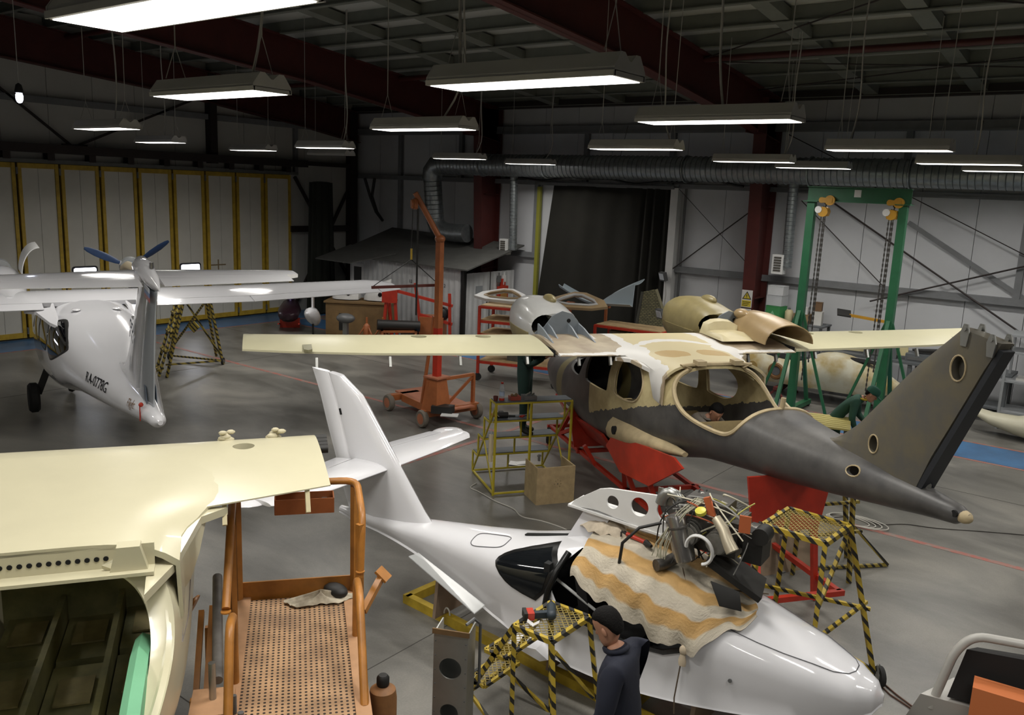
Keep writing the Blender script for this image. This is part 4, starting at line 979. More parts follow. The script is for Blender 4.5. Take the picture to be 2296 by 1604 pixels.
# pylon with lightening holes, and roof slot
part(S_, 'engine_pylon', WHITE, lambda m: m.add([(2.5, -.06, 1.38), (2.82, -.06, 1.34), (2.62, -.05, 1.72), (2.36, -.05, 1.72), (2.5, .06, 1.38), (2.82, .06, 1.34), (2.62, .05, 1.72), (2.36, .05, 1.72)], [(0, 1, 2, 3), (4, 7, 6, 5), (0, 4, 5, 1), (1, 5, 6, 2), (2, 6, 7, 3), (3, 7, 4, 0)]))
part(S_, 'roof_slot', DARK, lambda m: m.cbox((3.05, 0, 1.293), (.5, .05, .012), 0, 0, .25))
bm_ = MB().prism([(2.78, 1.68), (2.74, 1.74), (2.5, 1.9), (2.4, 1.93), (1.75, 1.99), (1.72, 1.62), (1.9, 1.62), (2.5, 1.7)], (0, .06, 0), (1, 0, 0), (0, 0, 1), (0, .025, 0)).mesh('b')
hl = [MB().cyl((x, -.3, z), (x, .3, z), r, n=22).mesh('c') for x, z, r in ((2.36, 1.81, .06), (2.1, 1.83, .085), (1.84, 1.85, .1))]
link('beam_web', boolean(bm_, hl), WHITE_M, S_, 30)
part(S_, 'beam_flange', WHITE_M, lambda m: m.add([(2.8, -.2, 1.67), (2.8, .1, 1.67), (1.72, .1, 1.61), (1.72, -.2, 1.61), (2.8, -.2, 1.69), (2.8, .1, 1.69), (1.72, .1, 1.63), (1.72, -.2, 1.63)], [(0, 1, 2, 3), (4, 7, 6, 5), (0, 4, 5, 1), (1, 5, 6, 2), (2, 6, 7, 3), (3, 7, 4, 0)]))
# engine: crankcase, cylinders, muffler can, pipes, loom of wires
ENG = mat('engine_metal', '#5b5854', .4, metal=.6, var=.35, scale=18)
E0 = Vector((1.45, 0, 1.78))
def epart(nm, m, fn, sm=40): part(S_, nm, m, fn, sm)
epart('crankcase', ENG, lambda m: m.cbox(E0, (.5, .34, .3)).cbox(E0 + V(.05, 0, .18), (.36, .26, .14)).cyl(E0 + V(-.25, 0, 0), E0 + V(-.42, 0, .02), .11, n=16))
for sx in (-.13, .13):
    for sy in (-1, 1):
        epart('cylinder_head', mat('finned_alloy', '#8b8983', .4, metal=.7, var=.2, scale=20), lambda m: [m.cyl(E0 + V(sx, sy * (.17 + .028 * k), 0), E0 + V(sx, sy * (.184 + .028 * k), 0), .1 if k % 2 == 0 else .085, n=14) for k in range(6)])
epart('muffler', mat('stainless_can', '#a7a4a0', .25, metal=.9, var=.1), lambda m: m.lathe([(.03, -.22), (.085, -.2), (.09, -.17), (.09, .14), (.085, .17), (.04, .19)], E0 + V(.18, .3, -.02), (.35, -.1, .9), 20))
epart('muffler_band', ENG, lambda m: m.lathe([(.094, -.01), (.096, 0), (.094, .01)], E0 + V(.2, .29, .05), (.35, -.1, .9), 20))
epart('oil_cap', mat('yellow_plastic', '#c6bf3f', .4), lambda m: m.lathe([(.03, 0), (.045, .0), (.045, .03), (.03, .035)], E0 + V(.02, .3, .22), (.1, .4, .9), 14))
epart('intake_elbow', mat('pale_alloy', '#b9b09a', .4, metal=.5), lambda m: m.tube([E0 + V(-.1, .28, .2), E0 + V(-.18, .32, .14), E0 + V(-.24, .36, .06), E0 + V(-.29, .38, .0)], [.04, .045, .05, .055], 14), 60)
epart('turbo_scroll', ALU, lambda m: m.tube([E0 + V(.36 + .09 * math.cos(t), .1, .14 + .12 * math.sin(t)) for t in [k * .5 for k in range(12)]], [.05 - .002 * k for k in range(12)], 12), 60)
epart('clamp_ring', WHITE_M, lambda m: m.tube([E0 + V(-.02 + .11 * math.cos(t), .38 + .03 * math.sin(t), -.06 + .13 * math.sin(t)) for t in [2 * PI * k / 22 * .75 for k in range(22)]], .015, 6), 60)
epart('exhaust_port', ENG, lambda m: m.tube([E0 + V(.24, .22, -.26), E0 + V(.3, .3, -.3), E0 + V(.34, .37, -.3)], .05, 12), 60)
epart('radiator', BLK, lambda m: m.cbox(E0 + V(-.25, .1, -.28), (.5, .4, .05), .2, 0, -.5))
epart('propeller_gearbox', BLK, lambda m: m.cbox(E0 + V(-.38, .05, -.02), (.16, .24, .26)).cyl(E0 + V(-.44, .05, .1), E0 + V(-.44, .2, .1), .07, n=14))
epart('orange_strap', mat('orange_rag', '#a9582f', .8), lambda m: m.cbox(E0 + V(-.02, .22, .26), (.05, .04, .16), 0, 0, .4))
epart('orange_tag', mat('orange_rag', '#a9582f', .8), lambda m: m.cbox(E0 + V(-.33, .26, .2), (.09, .02, .14), .2))
rw = random.Random(3)
for i, (cc, n_) in enumerate((('#23221f', 16), ('#c8c3ae', 9), ('#8b8a86', 8), ('#a8a34e', 4), ('#b05a35', 4), ('#d8d4cc', 5))):
    m = MB()
    for k in range(n_):
        a = E0 + V(rw.uniform(-.4, .42), rw.uniform(-.2, .3), rw.uniform(.05, .32)); b = E0 + V(rw.uniform(-.38, .42), rw.uniform(-.1, .36), rw.uniform(-.3, .25))
        mid = (a + b) / 2 + V(rw.uniform(-.12, .12), rw.uniform(.02, .16), rw.uniform(.05, .2)); pts = []
        for j in range(9):
            t = j / 8; pts.append(a * (1 - t) ** 2 + mid * 2 * t * (1 - t) + b * t * t)
        m.tube(pts, rw.uniform(.004, .008), 5)
    o = m.build('wiring_loom', mat('wire_%d' % i, cc, .6), S_, smooth=60)
m = MB()
for k in range(9):
    j0 = k * .011; r3 = lambda: rw.uniform(-.02, .02); m.tube([E0 + V(.02 + j0, .2 + r3(), .3), E0 + V(.12 + j0 * .7 + r3(), .32 + r3(), .2), E0 + V(.22 + j0 * .6 + r3(), .36 + r3(), .05), E0 + V(.26 + j0 + r3(), .38, -.1), E0 + V(.28 + j0 + r3() * 2, .38, -.22)], .0045, 5)
m.build('wiring_loom', mat('wire_9', '#9e9b86', .6), S_, smooth=60)
epart('fuel_hose', BLK, lambda m: m.tube([E0 + V(.35, .3, .05), E0 + V(.5, .4, .0), E0 + V(.62, .45, -.15), E0 + V(.66, .4, -.36)], .014, 8), 60)
epart('aluminium_bracket', ALU, lambda m: m.cbox(E0 + V(.42, .08, .2), (.14, .01, .14)))
epart('hanging_baffle', BLK, lambda m: m.add([(1.1, .3, 1.42), (1.3, .42, 1.5), (1.2, .46, 1.34), (1.05, .36, 1.3), (1.1, .3, 1.43), (1.3, .42, 1.51), (1.2, .46, 1.35), (1.05, .36, 1.31)], [(0, 1, 2, 3), (4, 7, 6, 5), (0, 4, 5, 1), (1, 5, 6, 2), (2, 6, 7, 3), (3, 7, 4, 0)]))
# floor cradle
Fm = thing('hull_cradle', 'yellow square-tube floor cradle under the flying boat', 'cradle', (-4.3, 6.5, 0))
for a, b in (((-6.05, 6.18), (-1.9, 5.95)), ((-6.0, 7.0), (-1.9, 6.9)), ((-6.05, 6.14), (-6.0, 7.04)), ((-3.2, 6.0), (-3.2, 6.95)), ((-1.95, 5.92), (-1.9, 6.94))):
    MB().beam((a[0], a[1], .05), (b[0], b[1], .05), .08, .1).build('frame_rail', YEL, Fm, world=True)
SUP = mat('support_plywood', '#8d7a67', .7, var=.15)
for x, zt in ((-5.5, .55), (-4.05, .33), (-2.6, .27)):
    part(Fm, 'hull_support', SUP, lambda m: m.prism([(-.42, .1), (.42, .1), (.36, zt + .14), (.22, zt + .12), (0, zt - .02), (-.22, zt + .12), (-.36, zt + .14)], (x, 6.5 - (x + 4) * .0 - .1, 0), (0, 1, 0), (0, 0, 1), (.04, 0, 0)), world=True)
    part(Fm, 'support_padding', mat('pink_foam', '#b99a8c', .8), lambda m: m.prism([(-.38, zt + .12), (-.36, zt + .14), (-.22, zt + .125), (-.24, zt + .1)], (x - .005, 6.4, 0), (0, 1, 0), (0, 0, 1), (.05, 0, 0)), world=True)
for x in (-5.4, -3.3): part(Fm, 'rope_loop', CABLE, lambda m: m.tube([(x + .04 * math.cos(t), 6.13 - (x + 6) * .055, .13 + .07 * math.sin(t)) for t in [PI * k / 8 for k in range(9)]], .008, 5), world=True)

# striped dust cloth over the windshield
def cloth_mat():
    m = bpy.data.materials.new('striped_dust_cloth'); nt, b = nodes(m); uv = N(nt, 'ShaderNodeUVMap'); uv.uv_map = 'UVMap'
    sp = N(nt, 'ShaderNodeSeparateXYZ'); nt.links.new(uv.outputs[0], sp.inputs[0])
    nz = N(nt, 'ShaderNodeTexNoise'); nz.inputs['Scale'].default_value = 5; nt.links.new(uv.outputs[0], nz.inputs['Vector'])
    ad = N(nt, 'ShaderNodeMath', operation='MULTIPLY_ADD'); nt.links.new(nz.outputs[0], ad.inputs[0]); ad.inputs[1].default_value = .03; nt.links.new(sp.outputs[1], ad.inputs[2])
    ml = N(nt, 'ShaderNodeMath', operation='MULTIPLY'); nt.links.new(ad.outputs[0], ml.inputs[0]); ml.inputs[1].default_value = 5.0
    fr = N(nt, 'ShaderNodeMath', operation='FRACT'); nt.links.new(ml.outputs[0], fr.inputs[0])
    rp = N(nt, 'ShaderNodeValToRGB'); e = rp.color_ramp.elements; e[0].position = .0; e[0].color = (*srgb('#c5bcab'), 1); e[1].position = 1; e[1].color = (*srgb('#c5bcab'), 1)
    for p, c in ((.42, '#c4bba8'), (.5, '#c2a06e'), (.9, '#c09a62'), (.96, '#c6bca9')): x = e.new(p); x.color = (*srgb(c), 1)
    nt.links.new(fr.outputs[0], rp.inputs[0])
    n2 = N(nt, 'ShaderNodeTexNoise'); n2.inputs['Scale'].default_value = 9; n2.inputs['Detail'].default_value = 6; nt.links.new(uv.outputs[0], n2.inputs['Vector'])
    mx = N(nt, 'ShaderNodeMixRGB', blend_type='MULTIPLY'); mx.inputs[0].default_value = .35; nt.links.new(rp.outputs[0], mx.inputs[1]); nt.links.new(n2.outputs[0], mx.inputs[2]); nt.links.new(mx.outputs[0], b.inputs['Base Color'])
    b.inputs['Roughness'].default_value = .9; b.inputs['Specular IOR Level'].default_value = .1
    bp = N(nt, 'ShaderNodeBump'); bp.inputs['Strength'].default_value = .4; bp.inputs['Distance'].default_value = .02; n3 = N(nt, 'ShaderNodeTexNoise'); n3.inputs['Scale'].default_value = 60
    nt.links.new(uv.outputs[0], n3.inputs['Vector']); nt.links.new(n3.outputs[0], bp.inputs['Height']); nt.links.new(bp.outputs[0], b.inputs['Normal']); return m
def drape(nu, nv, fn, name, m, parent=None, th=.006):
    vs = [fn(i / (nu - 1), j / (nv - 1)) for i in range(nu) for j in range(nv)]
    fs = [(i * nv + j, i * nv + j + 1, (i + 1) * nv + j + 1, (i + 1) * nv + j) for i in range(nu - 1) for j in range(nv - 1)]
    me = bpy.data.meshes.new(name); me.from_pydata([tuple(v) for v in vs], [], fs); ul = me.uv_layers.new(name='UVMap')
    for p in me.polygons:
        for li, vi in zip(p.loop_indices, p.vertices): ul.data[li].uv = ((vi // nv) / (nu - 1), (vi % nv) / (nv - 1))
    me = shell(me, th); return link(name, me, m, parent, 60)
CL = thing('dust_cloth', 'orange and white striped dust cloth draped over the flying boat windshield', 'cloth', (-1.25, 6.5, 0), SP_H + PI)
def cl_fn(u, v):
    x = 2.5 - 1.5 * u + .12 * (v - .3) * u
    s = hull_st(x); zt, hw, zs = s[1] + .05, s[2] + .035, s[3]
    hem = 1.2 - .28 * math.sin(min(1, u / .75) * PI / 2) if u < .75 else .92 + (u - .75) * 1.2
    hem = max(hem, zs + .0)
    hem += .025 * math.sin(u * 31) + .015 * math.sin(u * 57)
    # v: 0 near hem, .5 crown, 1 far hem
    a0 = math.asin(min(1, max(0, (hem - zs) / (zt - zs)))); a = a0 + (PI - 2 * a0) * v * .95
    e = 2 / 2.35; ca, sa = math.cos(a), max(0, math.sin(a))
    y = hw * math.copysign(abs(ca) ** e, ca); z = zs + (zt - zs) * sa ** e
    fold = .022 * math.sin(u * 26 + 3 * math.sin(v * 5)) * max(0, 1 - v * 1.6) + .014 * math.sin(u * 11 + v * 17) + .008 * math.sin(u * 43 - v * 21)
    k = 1 + .0
    return Vector((x + .01 * math.sin(v * 19), y + fold * ca, z + abs(fold) * .7 * sa))
drape(70, 60, cl_fn, 'cloth_sheet', cloth_mat(), CL)
part(CL, 'tie_string', mat('brown_string', '#5a4c3c', .9), lambda m: m.tube([hull_pt(1.0, -.2, .06), hull_pt(1.2, .1, .07), hull_pt(1.38, .4, .06), Vector((1.42, .56, .95)), Vector((1.44, .57, .75)), Vector((1.46, .58, .5)), Vector((1.45, .58, .36))], .006, 5), 60)
part(CL, 'tie_string', mat('brown_string', '#5a4c3c', .9), lambda m: m.tube([hull_pt(2.0, -.3, .06), hull_pt(1.75, .0, .07), hull_pt(1.55, .3, .07), Vector((1.42, .565, .95))], .006, 5), 60)
part(CL, 'knot', mat('cloth_knot', '#bdae96', .9), lambda m: m.sph((1.42, .57, .93), .035, (1, .7, 1.3)).loft([[(1.42 + r * math.cos(t), .575 + .6 * r * math.sin(t), z) for t in [2 * PI * k / 8 for k in range(8)]] for z, r in ((.9, .02), (.84, .035), (.8, .03))]), 60)
# rag heap, tools and box lying on the cloth
def sp(x, y, z): return S_.matrix_basis @ Vector((x, y, z))
TR = thing('long_screwdriver', 'red-handled long tool lying on the dust cloth', 'tool', sp(2.1, .12, 1.535), SP_H + PI - .3)
part(TR, 'handle', RED, lambda m: m.cyl((-.12, 0, .02), (.1, 0, .02), .02, n=10), 40); part(TR, 'tip', BLK, lambda m: m.cyl((.1, 0, .02), (.2, .0, .02), .012, n=8), 40); part(TR, 'end_knob', BLK, lambda m: m.cyl((-.12, 0, .02), (-.2, .02, .02), .03, .015, n=8), 40)
PL = thing('pliers', 'pair of black pliers lying on the dust cloth', 'tool', sp(2.28, .02, 1.54), SP_H + 2.2)
part(PL, 'jaw', STEEL, lambda m: m.cbox((0, 0, .015), (.06, .03, .015))); part(PL, 'handle', BLK, lambda m: m.beam((-.02, .01, .015), (-.15, .035, .015), .014).beam((-.02, -.01, .015), (-.15, -.035, .015), .014))
RG = thing('rag_heap', 'crumpled pale rag heap behind the cloth by the pylon', 'rag', sp(2.42, .0, 1.5), SP_H + PI)
def rag_fn(u, v):
    a = 2 * PI * u; r = .02 + .2 * v * (1 + .25 * math.sin(3 * a) + .15 * math.sin(5 * a + 1))
    return Vector((r * math.cos(a), r * math.sin(a) * .8, .09 * (1 - v ** 2) + .018 * math.sin(9 * a + v * 9) * v + .012))
drape(36, 14, rag_fn, 'rag', mat('pale_rag', '#b7ab98', .95, var=.2, scale=12), RG)
TB = thing('tool_case', 'black plastic tool case with picture label beside the engine', 'case', onz(1520, 1215, 1.02), .35)
part(TB, 'case_body', BLK, lambda m: m.box(-.26, -.13, 0, .26, .13, .24)); part(TB, 'picture_label', mat('label_print', '#b9b6b2', .5, col2='#41597d', scale=16), lambda m: m.box(-.17, -.134, .05, .03, -.13, .2)); part(TB, 'case_handle', BLK, lambda m: m.tube([(-.1, 0, .24), (-.08, 0, .29), (.08, 0, .29), (.1, 0, .24)], .012, 6), 40)
RT = thing('tool_trolley', 'red tool trolley with open tray behind the dust cloth', 'trolley', onz(1500, 1240, .0) + Vector((0, .0, 0)), .35)
RT.location = onz(1500, 1232, .82).xy.to_3d()
part(RT, 'trolley_body', RED, lambda m: m.box(-.33, -.22, .1, .33, .22, .82)); part(RT, 'tray', RED, lambda m: m.box(-.36, -.25, .82, .36, -.23, .96).box(-.36, .23, .82, .36, .25, .96).box(-.36, -.25, .82, -.34, .25, .96).box(.34, -.25, .82, .36, .25, .96).box(-.36, -.25, .82, .36, .25, .84))
part(RT, 'push_handle', BLK, lambda m: m.tube([(.36, -.2, .9), (.46, -.2, .92), (.46, .2, .92), (.36, .2, .9)], .02, 8), 40)
for a in (-.26, .26):
    for b in (-.16, .16): part(RT, 'castor', RUBBER, lambda m: m.cyl((a, b - .015, .05), (a, b + .015, .05), .05, n=12).box(a - .02, b - .02, .05, a + .02, b + .02, .1), 40)
TB.location = (RT.location.x - .02, RT.location.y + .02, .845)
part(RT, 'paper_stack', WHITE_M, lambda m: m.cbox((.2, .1, .9), (.2, .14, .12), .2))
# ---------------------------------------------------------------- work stands, lift, cranes, jigs
def stripe_mat(name, k=7.0, ya='#b79d34', bl='#23221f'):
    m = bpy.data.materials.new(name); nt, b = nodes(m); tc = N(nt, 'ShaderNodeTexCoord')
    dp = N(nt, 'ShaderNodeVectorMath', operation='DOT_PRODUCT'); dp.inputs[1].default_value = (.83, .71, 1.0); nt.links.new(tc.outputs['Object'], dp.inputs[0])
    ml = N(nt, 'ShaderNodeMath', operation='MULTIPLY'); ml.inputs[1].default_value = k; nt.links.new(dp.outputs['Value'], ml.inputs[0])
    fr = N(nt, 'ShaderNodeMath', operation='FRACT'); nt.links.new(ml.outputs[0], fr.inputs[0])
    gt = N(nt, 'ShaderNodeMath', operation='GREATER_THAN'); gt.inputs[1].default_value = .6; nt.links.new(fr.outputs[0], gt.inputs[0])
    nz = N(nt, 'ShaderNodeTexNoise'); nz.inputs['Scale'].default_value = 9; nt.links.new(tc.outputs['Object'], nz.inputs['Vector'])
    r1 = N(nt, 'ShaderNodeValToRGB'); e = r1.color_ramp.elements; c = srgb(ya); e[0].position = .35; e[0].color = (*(x * .75 for x in c), 1); e[1].position = .6; e[1].color = (*c, 1); nt.links.new(nz.outputs[0], r1.inputs[0])
    mx = N(nt, 'ShaderNodeMixRGB'); nt.links.new(gt.outputs[0], mx.inputs[0]); nt.links.new(r1.outputs[0], mx.inputs[1]); mx.inputs[2].default_value = (*srgb(bl), 1)
    nt.links.new(mx.outputs[0], b.inputs['Base Color']); b.inputs['Roughness'].default_value = .5; return m
STRIPE = stripe_mat('hazard_striped_steel', 8.5); STRIPE2 = stripe_mat('hazard_striped_steel_fine', 9.0, '#9c8a3c')
MESHM = mat('expanded_metal', '#a79557', .5, metal=.3, var=.2, scale=10)
def grating(o, ax, ay, lx, ly, cell=.035, th=.004, wd=.007):
    """expanded-metal lattice in the frame o, ax, ay"""
    m = MB(); o = Vector(o); ax = Vector(ax); ay = Vector(ay); nz = ax.cross(ay).normalized(); cell = cell * 1.6
    for sg in (1, -1):
        d = -ly if sg > 0 else 0.0; end = lx if sg > 0 else lx + ly
        while d < end:
            t0 = max(0, -d) if sg > 0 else max(0, d - lx); t1 = min(ly, lx - d) if sg > 0 else min(ly, d)
            if t1 - t0 > .01:
                p = o + ax * (d + sg * t0) + ay * t0; q = o + ax * (d + sg * t1) + ay * t1
                m.beam(p, q, wd, th, up=nz)
            d += cell
    return m
def step_stand(name, label, platform, zt, legs, stairs, mtl, bw=.035, wheels=(), extra=(), group=None):
    """platform: four xy corners; legs: feet for each corner; stairs: (top-left, top-right, bottom-left, bottom-right, treads)"""
    c = sum((Vector((*p, 0)) for p in platform), Vector()) / 4
    t = thing(name, label, 'step stand', c, group=group)
    P4 = [Vector((*p, zt)) for p in platform]
    pf = MB()
    for a, b in zip(P4, P4[1:] + P4[:1]): pf.beam(a, b, bw, bw * 1.2)
    fr = pf.build('platform_frame', mtl, t, world=True)
    g = grating(P4[0] + Vector((0, 0, .012)), (P4[3] - P4[0]).normalized(), (P4[1] - P4[0]).normalized(), (P4[3] - P4[0]).length, (P4[1] - P4[0]).length)
    g.build('platform_mesh', MESHM, fr, world=True)
    for a, f in zip(P4, legs):
        if f is not None: MB().beam(a, Vector((*f, .0 if len(f) == 2 else f[2])) if len(f) == 2 else Vector(f), bw, bw).build('leg', mtl, t, world=True)
    if stairs:
        a, b, c2, d2, n = stairs; a, b, c2, d2 = map(Vector, (a, b, c2, d2))
        for p, q in ((a, c2), (b, d2)): MB().beam(p, q, bw * .8, bw * 1.2).build('stair_stringer', mtl, t, world=True)
        run = (a - c2); run.z = 0; run.normalize()
        for k in range(1, n + 1):
            u = k / (n + .35); p = a + (c2 - a) * u; q = b + (d2 - b) * u; dep = run * .2
            m = MB()
            for e1, e2 in ((p - dep / 2, q - dep / 2), (p + dep / 2, q + dep / 2), (p - dep / 2, p + dep / 2), (q - dep / 2, q + dep / 2)): m.beam(e1, e2, bw * .8, bw * .9)
            tr = m.build('tread', mtl, t, world=True)
            grating(p - dep / 2 + Vector((0, 0, .01)), run, (q - p).normalized(), .2, (q - p).length).build('tread_mesh', MESHM, tr, world=True)
    for p, q in extra: MB().beam(p, q, bw * .8, bw * .8).build('brace', mtl, t, world=True)
    for wpos in wheels:
        wx, wy, r = wpos
        m = MB(); m.lathe([(r * .45, -.02), (r * .95, -.022), (r, 0), (r * .95, .022), (r * .45, .02)], (wx, wy, r), (.8, .6, 0), 18)
        wo = m.build('castor_wheel', RUBBER, t, world=True, smooth=40)
        MB().cyl((wx - .022, wy - .017, r), (wx + .022, wy + .017, r), r * .42, n=12).beam((wx, wy, r), (wx - .03, wy, r * 2.1), .05, .02).build('castor_fork', ALU, wo, world=True)
    return t
# stand with the drill
z1 = 1.05
st1 = step_stand('step_stand', 'striped step stand with a cordless drill, beside the man in navy', [(-3.73, 5.03), (-3.74, 5.55), (-3.36, 5.56), (-3.37, 5.04)], z1,
    [(-3.68, 4.98), (-3.72, 5.62), (-3.2, 5.62), (-3.22, 4.96)], ((-3.74, 5.05, z1), (-3.74, 5.53, z1), (-4.2, 5.05, .26), (-4.2, 5.53, .26), 2), STRIPE,
    extra=[((-4.2, 5.05, .26), (-3.68, 4.98, 0.0)), ((-4.2, 5.53, .26), (-3.72, 5.6, 0)), ((-3.36, 5.08, .95), (-3.24, 5.5, .4)), ((-4.2, 5.05, .26), (-4.2, 5.53, .26)), ((-3.66, 5.0, .2), (-3.24, 4.98, .2))])
# tall stand at the bow of the flying boat
z2 = 1.6
st2 = step_stand('step_stand', 'tall striped step stand behind the white bow, with castor wheel', [(-2.57, 7.18), (-2.54, 7.75), (-1.96, 7.72), (-2.0, 7.15)], z2,
    [(-2.64, 7.0), (-2.66, 7.95), (-1.66, 8.0, .12), (-1.98, 7.05)], ((-2.6, 7.22, z2), (-2.58, 7.62, z2), (-3.2, 7.22, .45), (-3.2, 7.62, .45), 3), STRIPE, bw=.04,
    wheels=((-1.6, 8.02, .1),),
    extra=[((-3.05, 7.22, .75), (-1.98, 7.08, .72)), ((-3.05, 7.62, .78), (-1.74, 7.92, .78)), ((-3.05, 7.62, .75), (-1.68, 7.98, .16)), ((-1.98, 7.08, .72), (-1.78, 7.9, .85)), ((-1.98, 7.08, .72), (-1.68, 7.98, .16)),
           ((-2.0, 7.15, 1.0), (-1.95, 7.6, 1.55)), ((-3.2, 7.22, .45), (-3.12, 7.22, 0.0)), ((-3.2, 7.62, .45), (-3.12, 7.62, 0.0))])
# stand under the tail of the bare airframe
st3 = step_stand('step_stand', 'low striped step stand under the grey tail, by coiled cable', [(-3.1, 9.9), (-3.35, 10.35), (-2.85, 10.6), (-2.6, 10.15)], 1.3,
    [(-3.1, 9.85), (-3.4, 10.4), (-2.75, 10.85), (-2.5, 10.1)], None, STRIPE2, bw=.045,
    extra=[((-2.91, 10.2, .03), (-2.27, 10.92, .03)), ((-2.27, 10.92, .03), (-2.7, 10.55, .6)), ((-3.0, 9.95, .5), (-2.55, 10.6, .5)), ((-3.0, 9.95, .9), (-2.6, 10.5, .9)), ((-3.2, 10.3, .9), (-2.95, 10.0, .4))])
# stand beyond the white aircraft
F4 = [onz(500, 818), onz(380, 806), onz(362, 857)]
T4 = [(-18.6, 11.1), (-18.4, 11.6), (-17.9, 11.4), (-18.1, 10.9)]
st4 = step_stand('step_stand', 'striped stand with a wide foot by the folding gate, under the white wing', T4, 1.75,
    [(F4[1].x, F4[1].y), (-18.9, 12.2), (F4[0].x, F4[0].y), (F4[2].x - .3, F4[2].y + .3)], ((-18.45, 10.95, 1.75), (-18.05, 10.8, 1.75), (-17.75, 9.9, .1), (-17.35, 9.75, .1), 4), STRIPE2, bw=.05,
    wheels=((F4[0].x, F4[0].y, .09), (F4[1].x, F4[1].y, .09)),
    extra=[((F4[0].x, F4[0].y, .1), (F4[1].x, F4[1].y, .1)), ((F4[1].x, F4[1].y, .2), (-17.9, 11.4, 1.7)), ((F4[0].x, F4[0].y, .15), (-18.6, 11.1, 1.7)), ((F4[0].x, F4[0].y, .1), (F4[2].x - .3, F4[2].y + .3, .3))])
part(st4, 'gusset', STRIPE2, lambda m: m.cbox((-18.25, 11.2, .95), (.2, .05, .2), .6, 0, .8), world=True)
# cordless drill on the first stand
DR = thing('cordless_drill', 'dark cordless drill with red trim lying on the striped stand', 'drill', (-3.56, 5.3, z1 + .03), 2.2)
GRN = mat('drill_dark_green', '#27323a', .5)
part(DR, 'body', GRN, lambda m: m.cyl((-.02, 0, .04), (.12, 0, .04), .04, n=14).sph((-.03, 0, .04), .042, n=12, m=8), 50)
part(DR, 'chuck', BLK, lambda m: m.cyl((.12, 0, .04), (.18, 0, .04), .03, .018, n=12).cyl((.18, 0, .04), (.23, 0, .04), .006, n=6), 40)
part(DR, 'handle', GRN, lambda m: m.beam((.01, .0, .03), (-.02, .14, .03), .045, .05)); part(DR, 'battery', RED, lambda m: m.cbox((-.025, .18, .035), (.1, .07, .06), .2)); part(DR, 'battery_base', BLK, lambda m: m.cbox((-.03, .215, .035), (.11, .03, .062), .2))
NT = thing('paper_note', 'folded white paper note on the striped stand platform', 'paper', (-3.62, 5.1, z1 + .022), .5); part(NT, 'sheet', WHITE_M, lambda m: m.cbox((0, 0, .02), (.07, .05, .003), 0, 0, .6).cbox((.04, 0, .02), (.07, .05, .003), 0, 0, -.6))
SB = thing('spray_bottle', 'white spray bottle standing on the tall stand stairs', 'bottle', onz(1652, 1283, .93), 0)
part(SB, 'bottle_body', WHITE_M, lambda m: m.lathe([(.03, 0), (.035, .01), (.035, .08), (.015, .12)], n=12), 50); part(SB, 'trigger_head', WHITE_M, lambda m: m.cbox((.01, 0, .14), (.05, .02, .035)))

# yellow staircase stand with grey treads
a0 = Vector((-7.47, 9.39, 0)); dx = Vector((.55, .835, 0)).normalized(); dy = Vector((-.835, .55, 0)).normalized(); Wd = 1.2
Y5 = thing('yellow_step_stand', 'yellow tube step stand with dark grey treads and tools on top', 'step stand', a0 + dx * .6 + dy * .5)
YT = mat('yellow_tube', '#b5a52f', .45, var=.15); GT = mat('grey_tread', '#50555a', .45, var=.15)
HT = [1.42, 1.07, .72, .37]; q5 = lambda u, v, z: a0 + dx * u + dy * v + Vector((0, 0, z))
for k, z in enumerate(HT):
    v0, v1 = .28 * k, .28 * k + .27
    tr = MB().prism([(0, 0), (Wd, 0), (Wd, .27), (0, .27)], q5(0, v0, z), dx, dy, (0, 0, .012)).build('tread', GT, Y5, world=True)
    m = MB()
    for p, q in ((q5(0, v0, z - .012), q5(Wd, v0, z - .012)), (q5(0, v1, z - .012), q5(Wd, v1, z - .012)), (q5(0, v0, z - .012), q5(0, v1, z - .012)), (q5(Wd, v0, z - .012), q5(Wd, v1, z - .012))): m.beam(p, q, .025)
    m.build('tread_frame', YT, Y5, world=True)
    zb = HT[k + 1] if k < 3 else 0.03
    for u in (0, Wd / 2, Wd): MB().beam(q5(u, v1, z), q5(u, v1, zb), .022).build('riser_post', YT, Y5, world=True)
for u in (0, .55, Wd): MB().beam(q5(u, 0, 1.41), q5(u, 0, 0), .028).build('front_leg', YT, Y5, world=True)
for u in (0, Wd):
    MB().beam(q5(u, .0, 1.38), q5(u, 1.1, .03), .022).build('stringer', YT, Y5, world=True); MB().beam(q5(u, 0, .03), q5(u, 1.1, .03), .026).build('base_rail', YT, Y5, world=True); MB().beam(q5(u, 0, .05), q5(u, .55, .72), .02).build('brace', YT, Y5, world=True)
for v in (0, 1.1): MB().beam(q5(0, v, .03), q5(Wd, v, .03), .026).build('base_rail', YT, Y5, world=True)
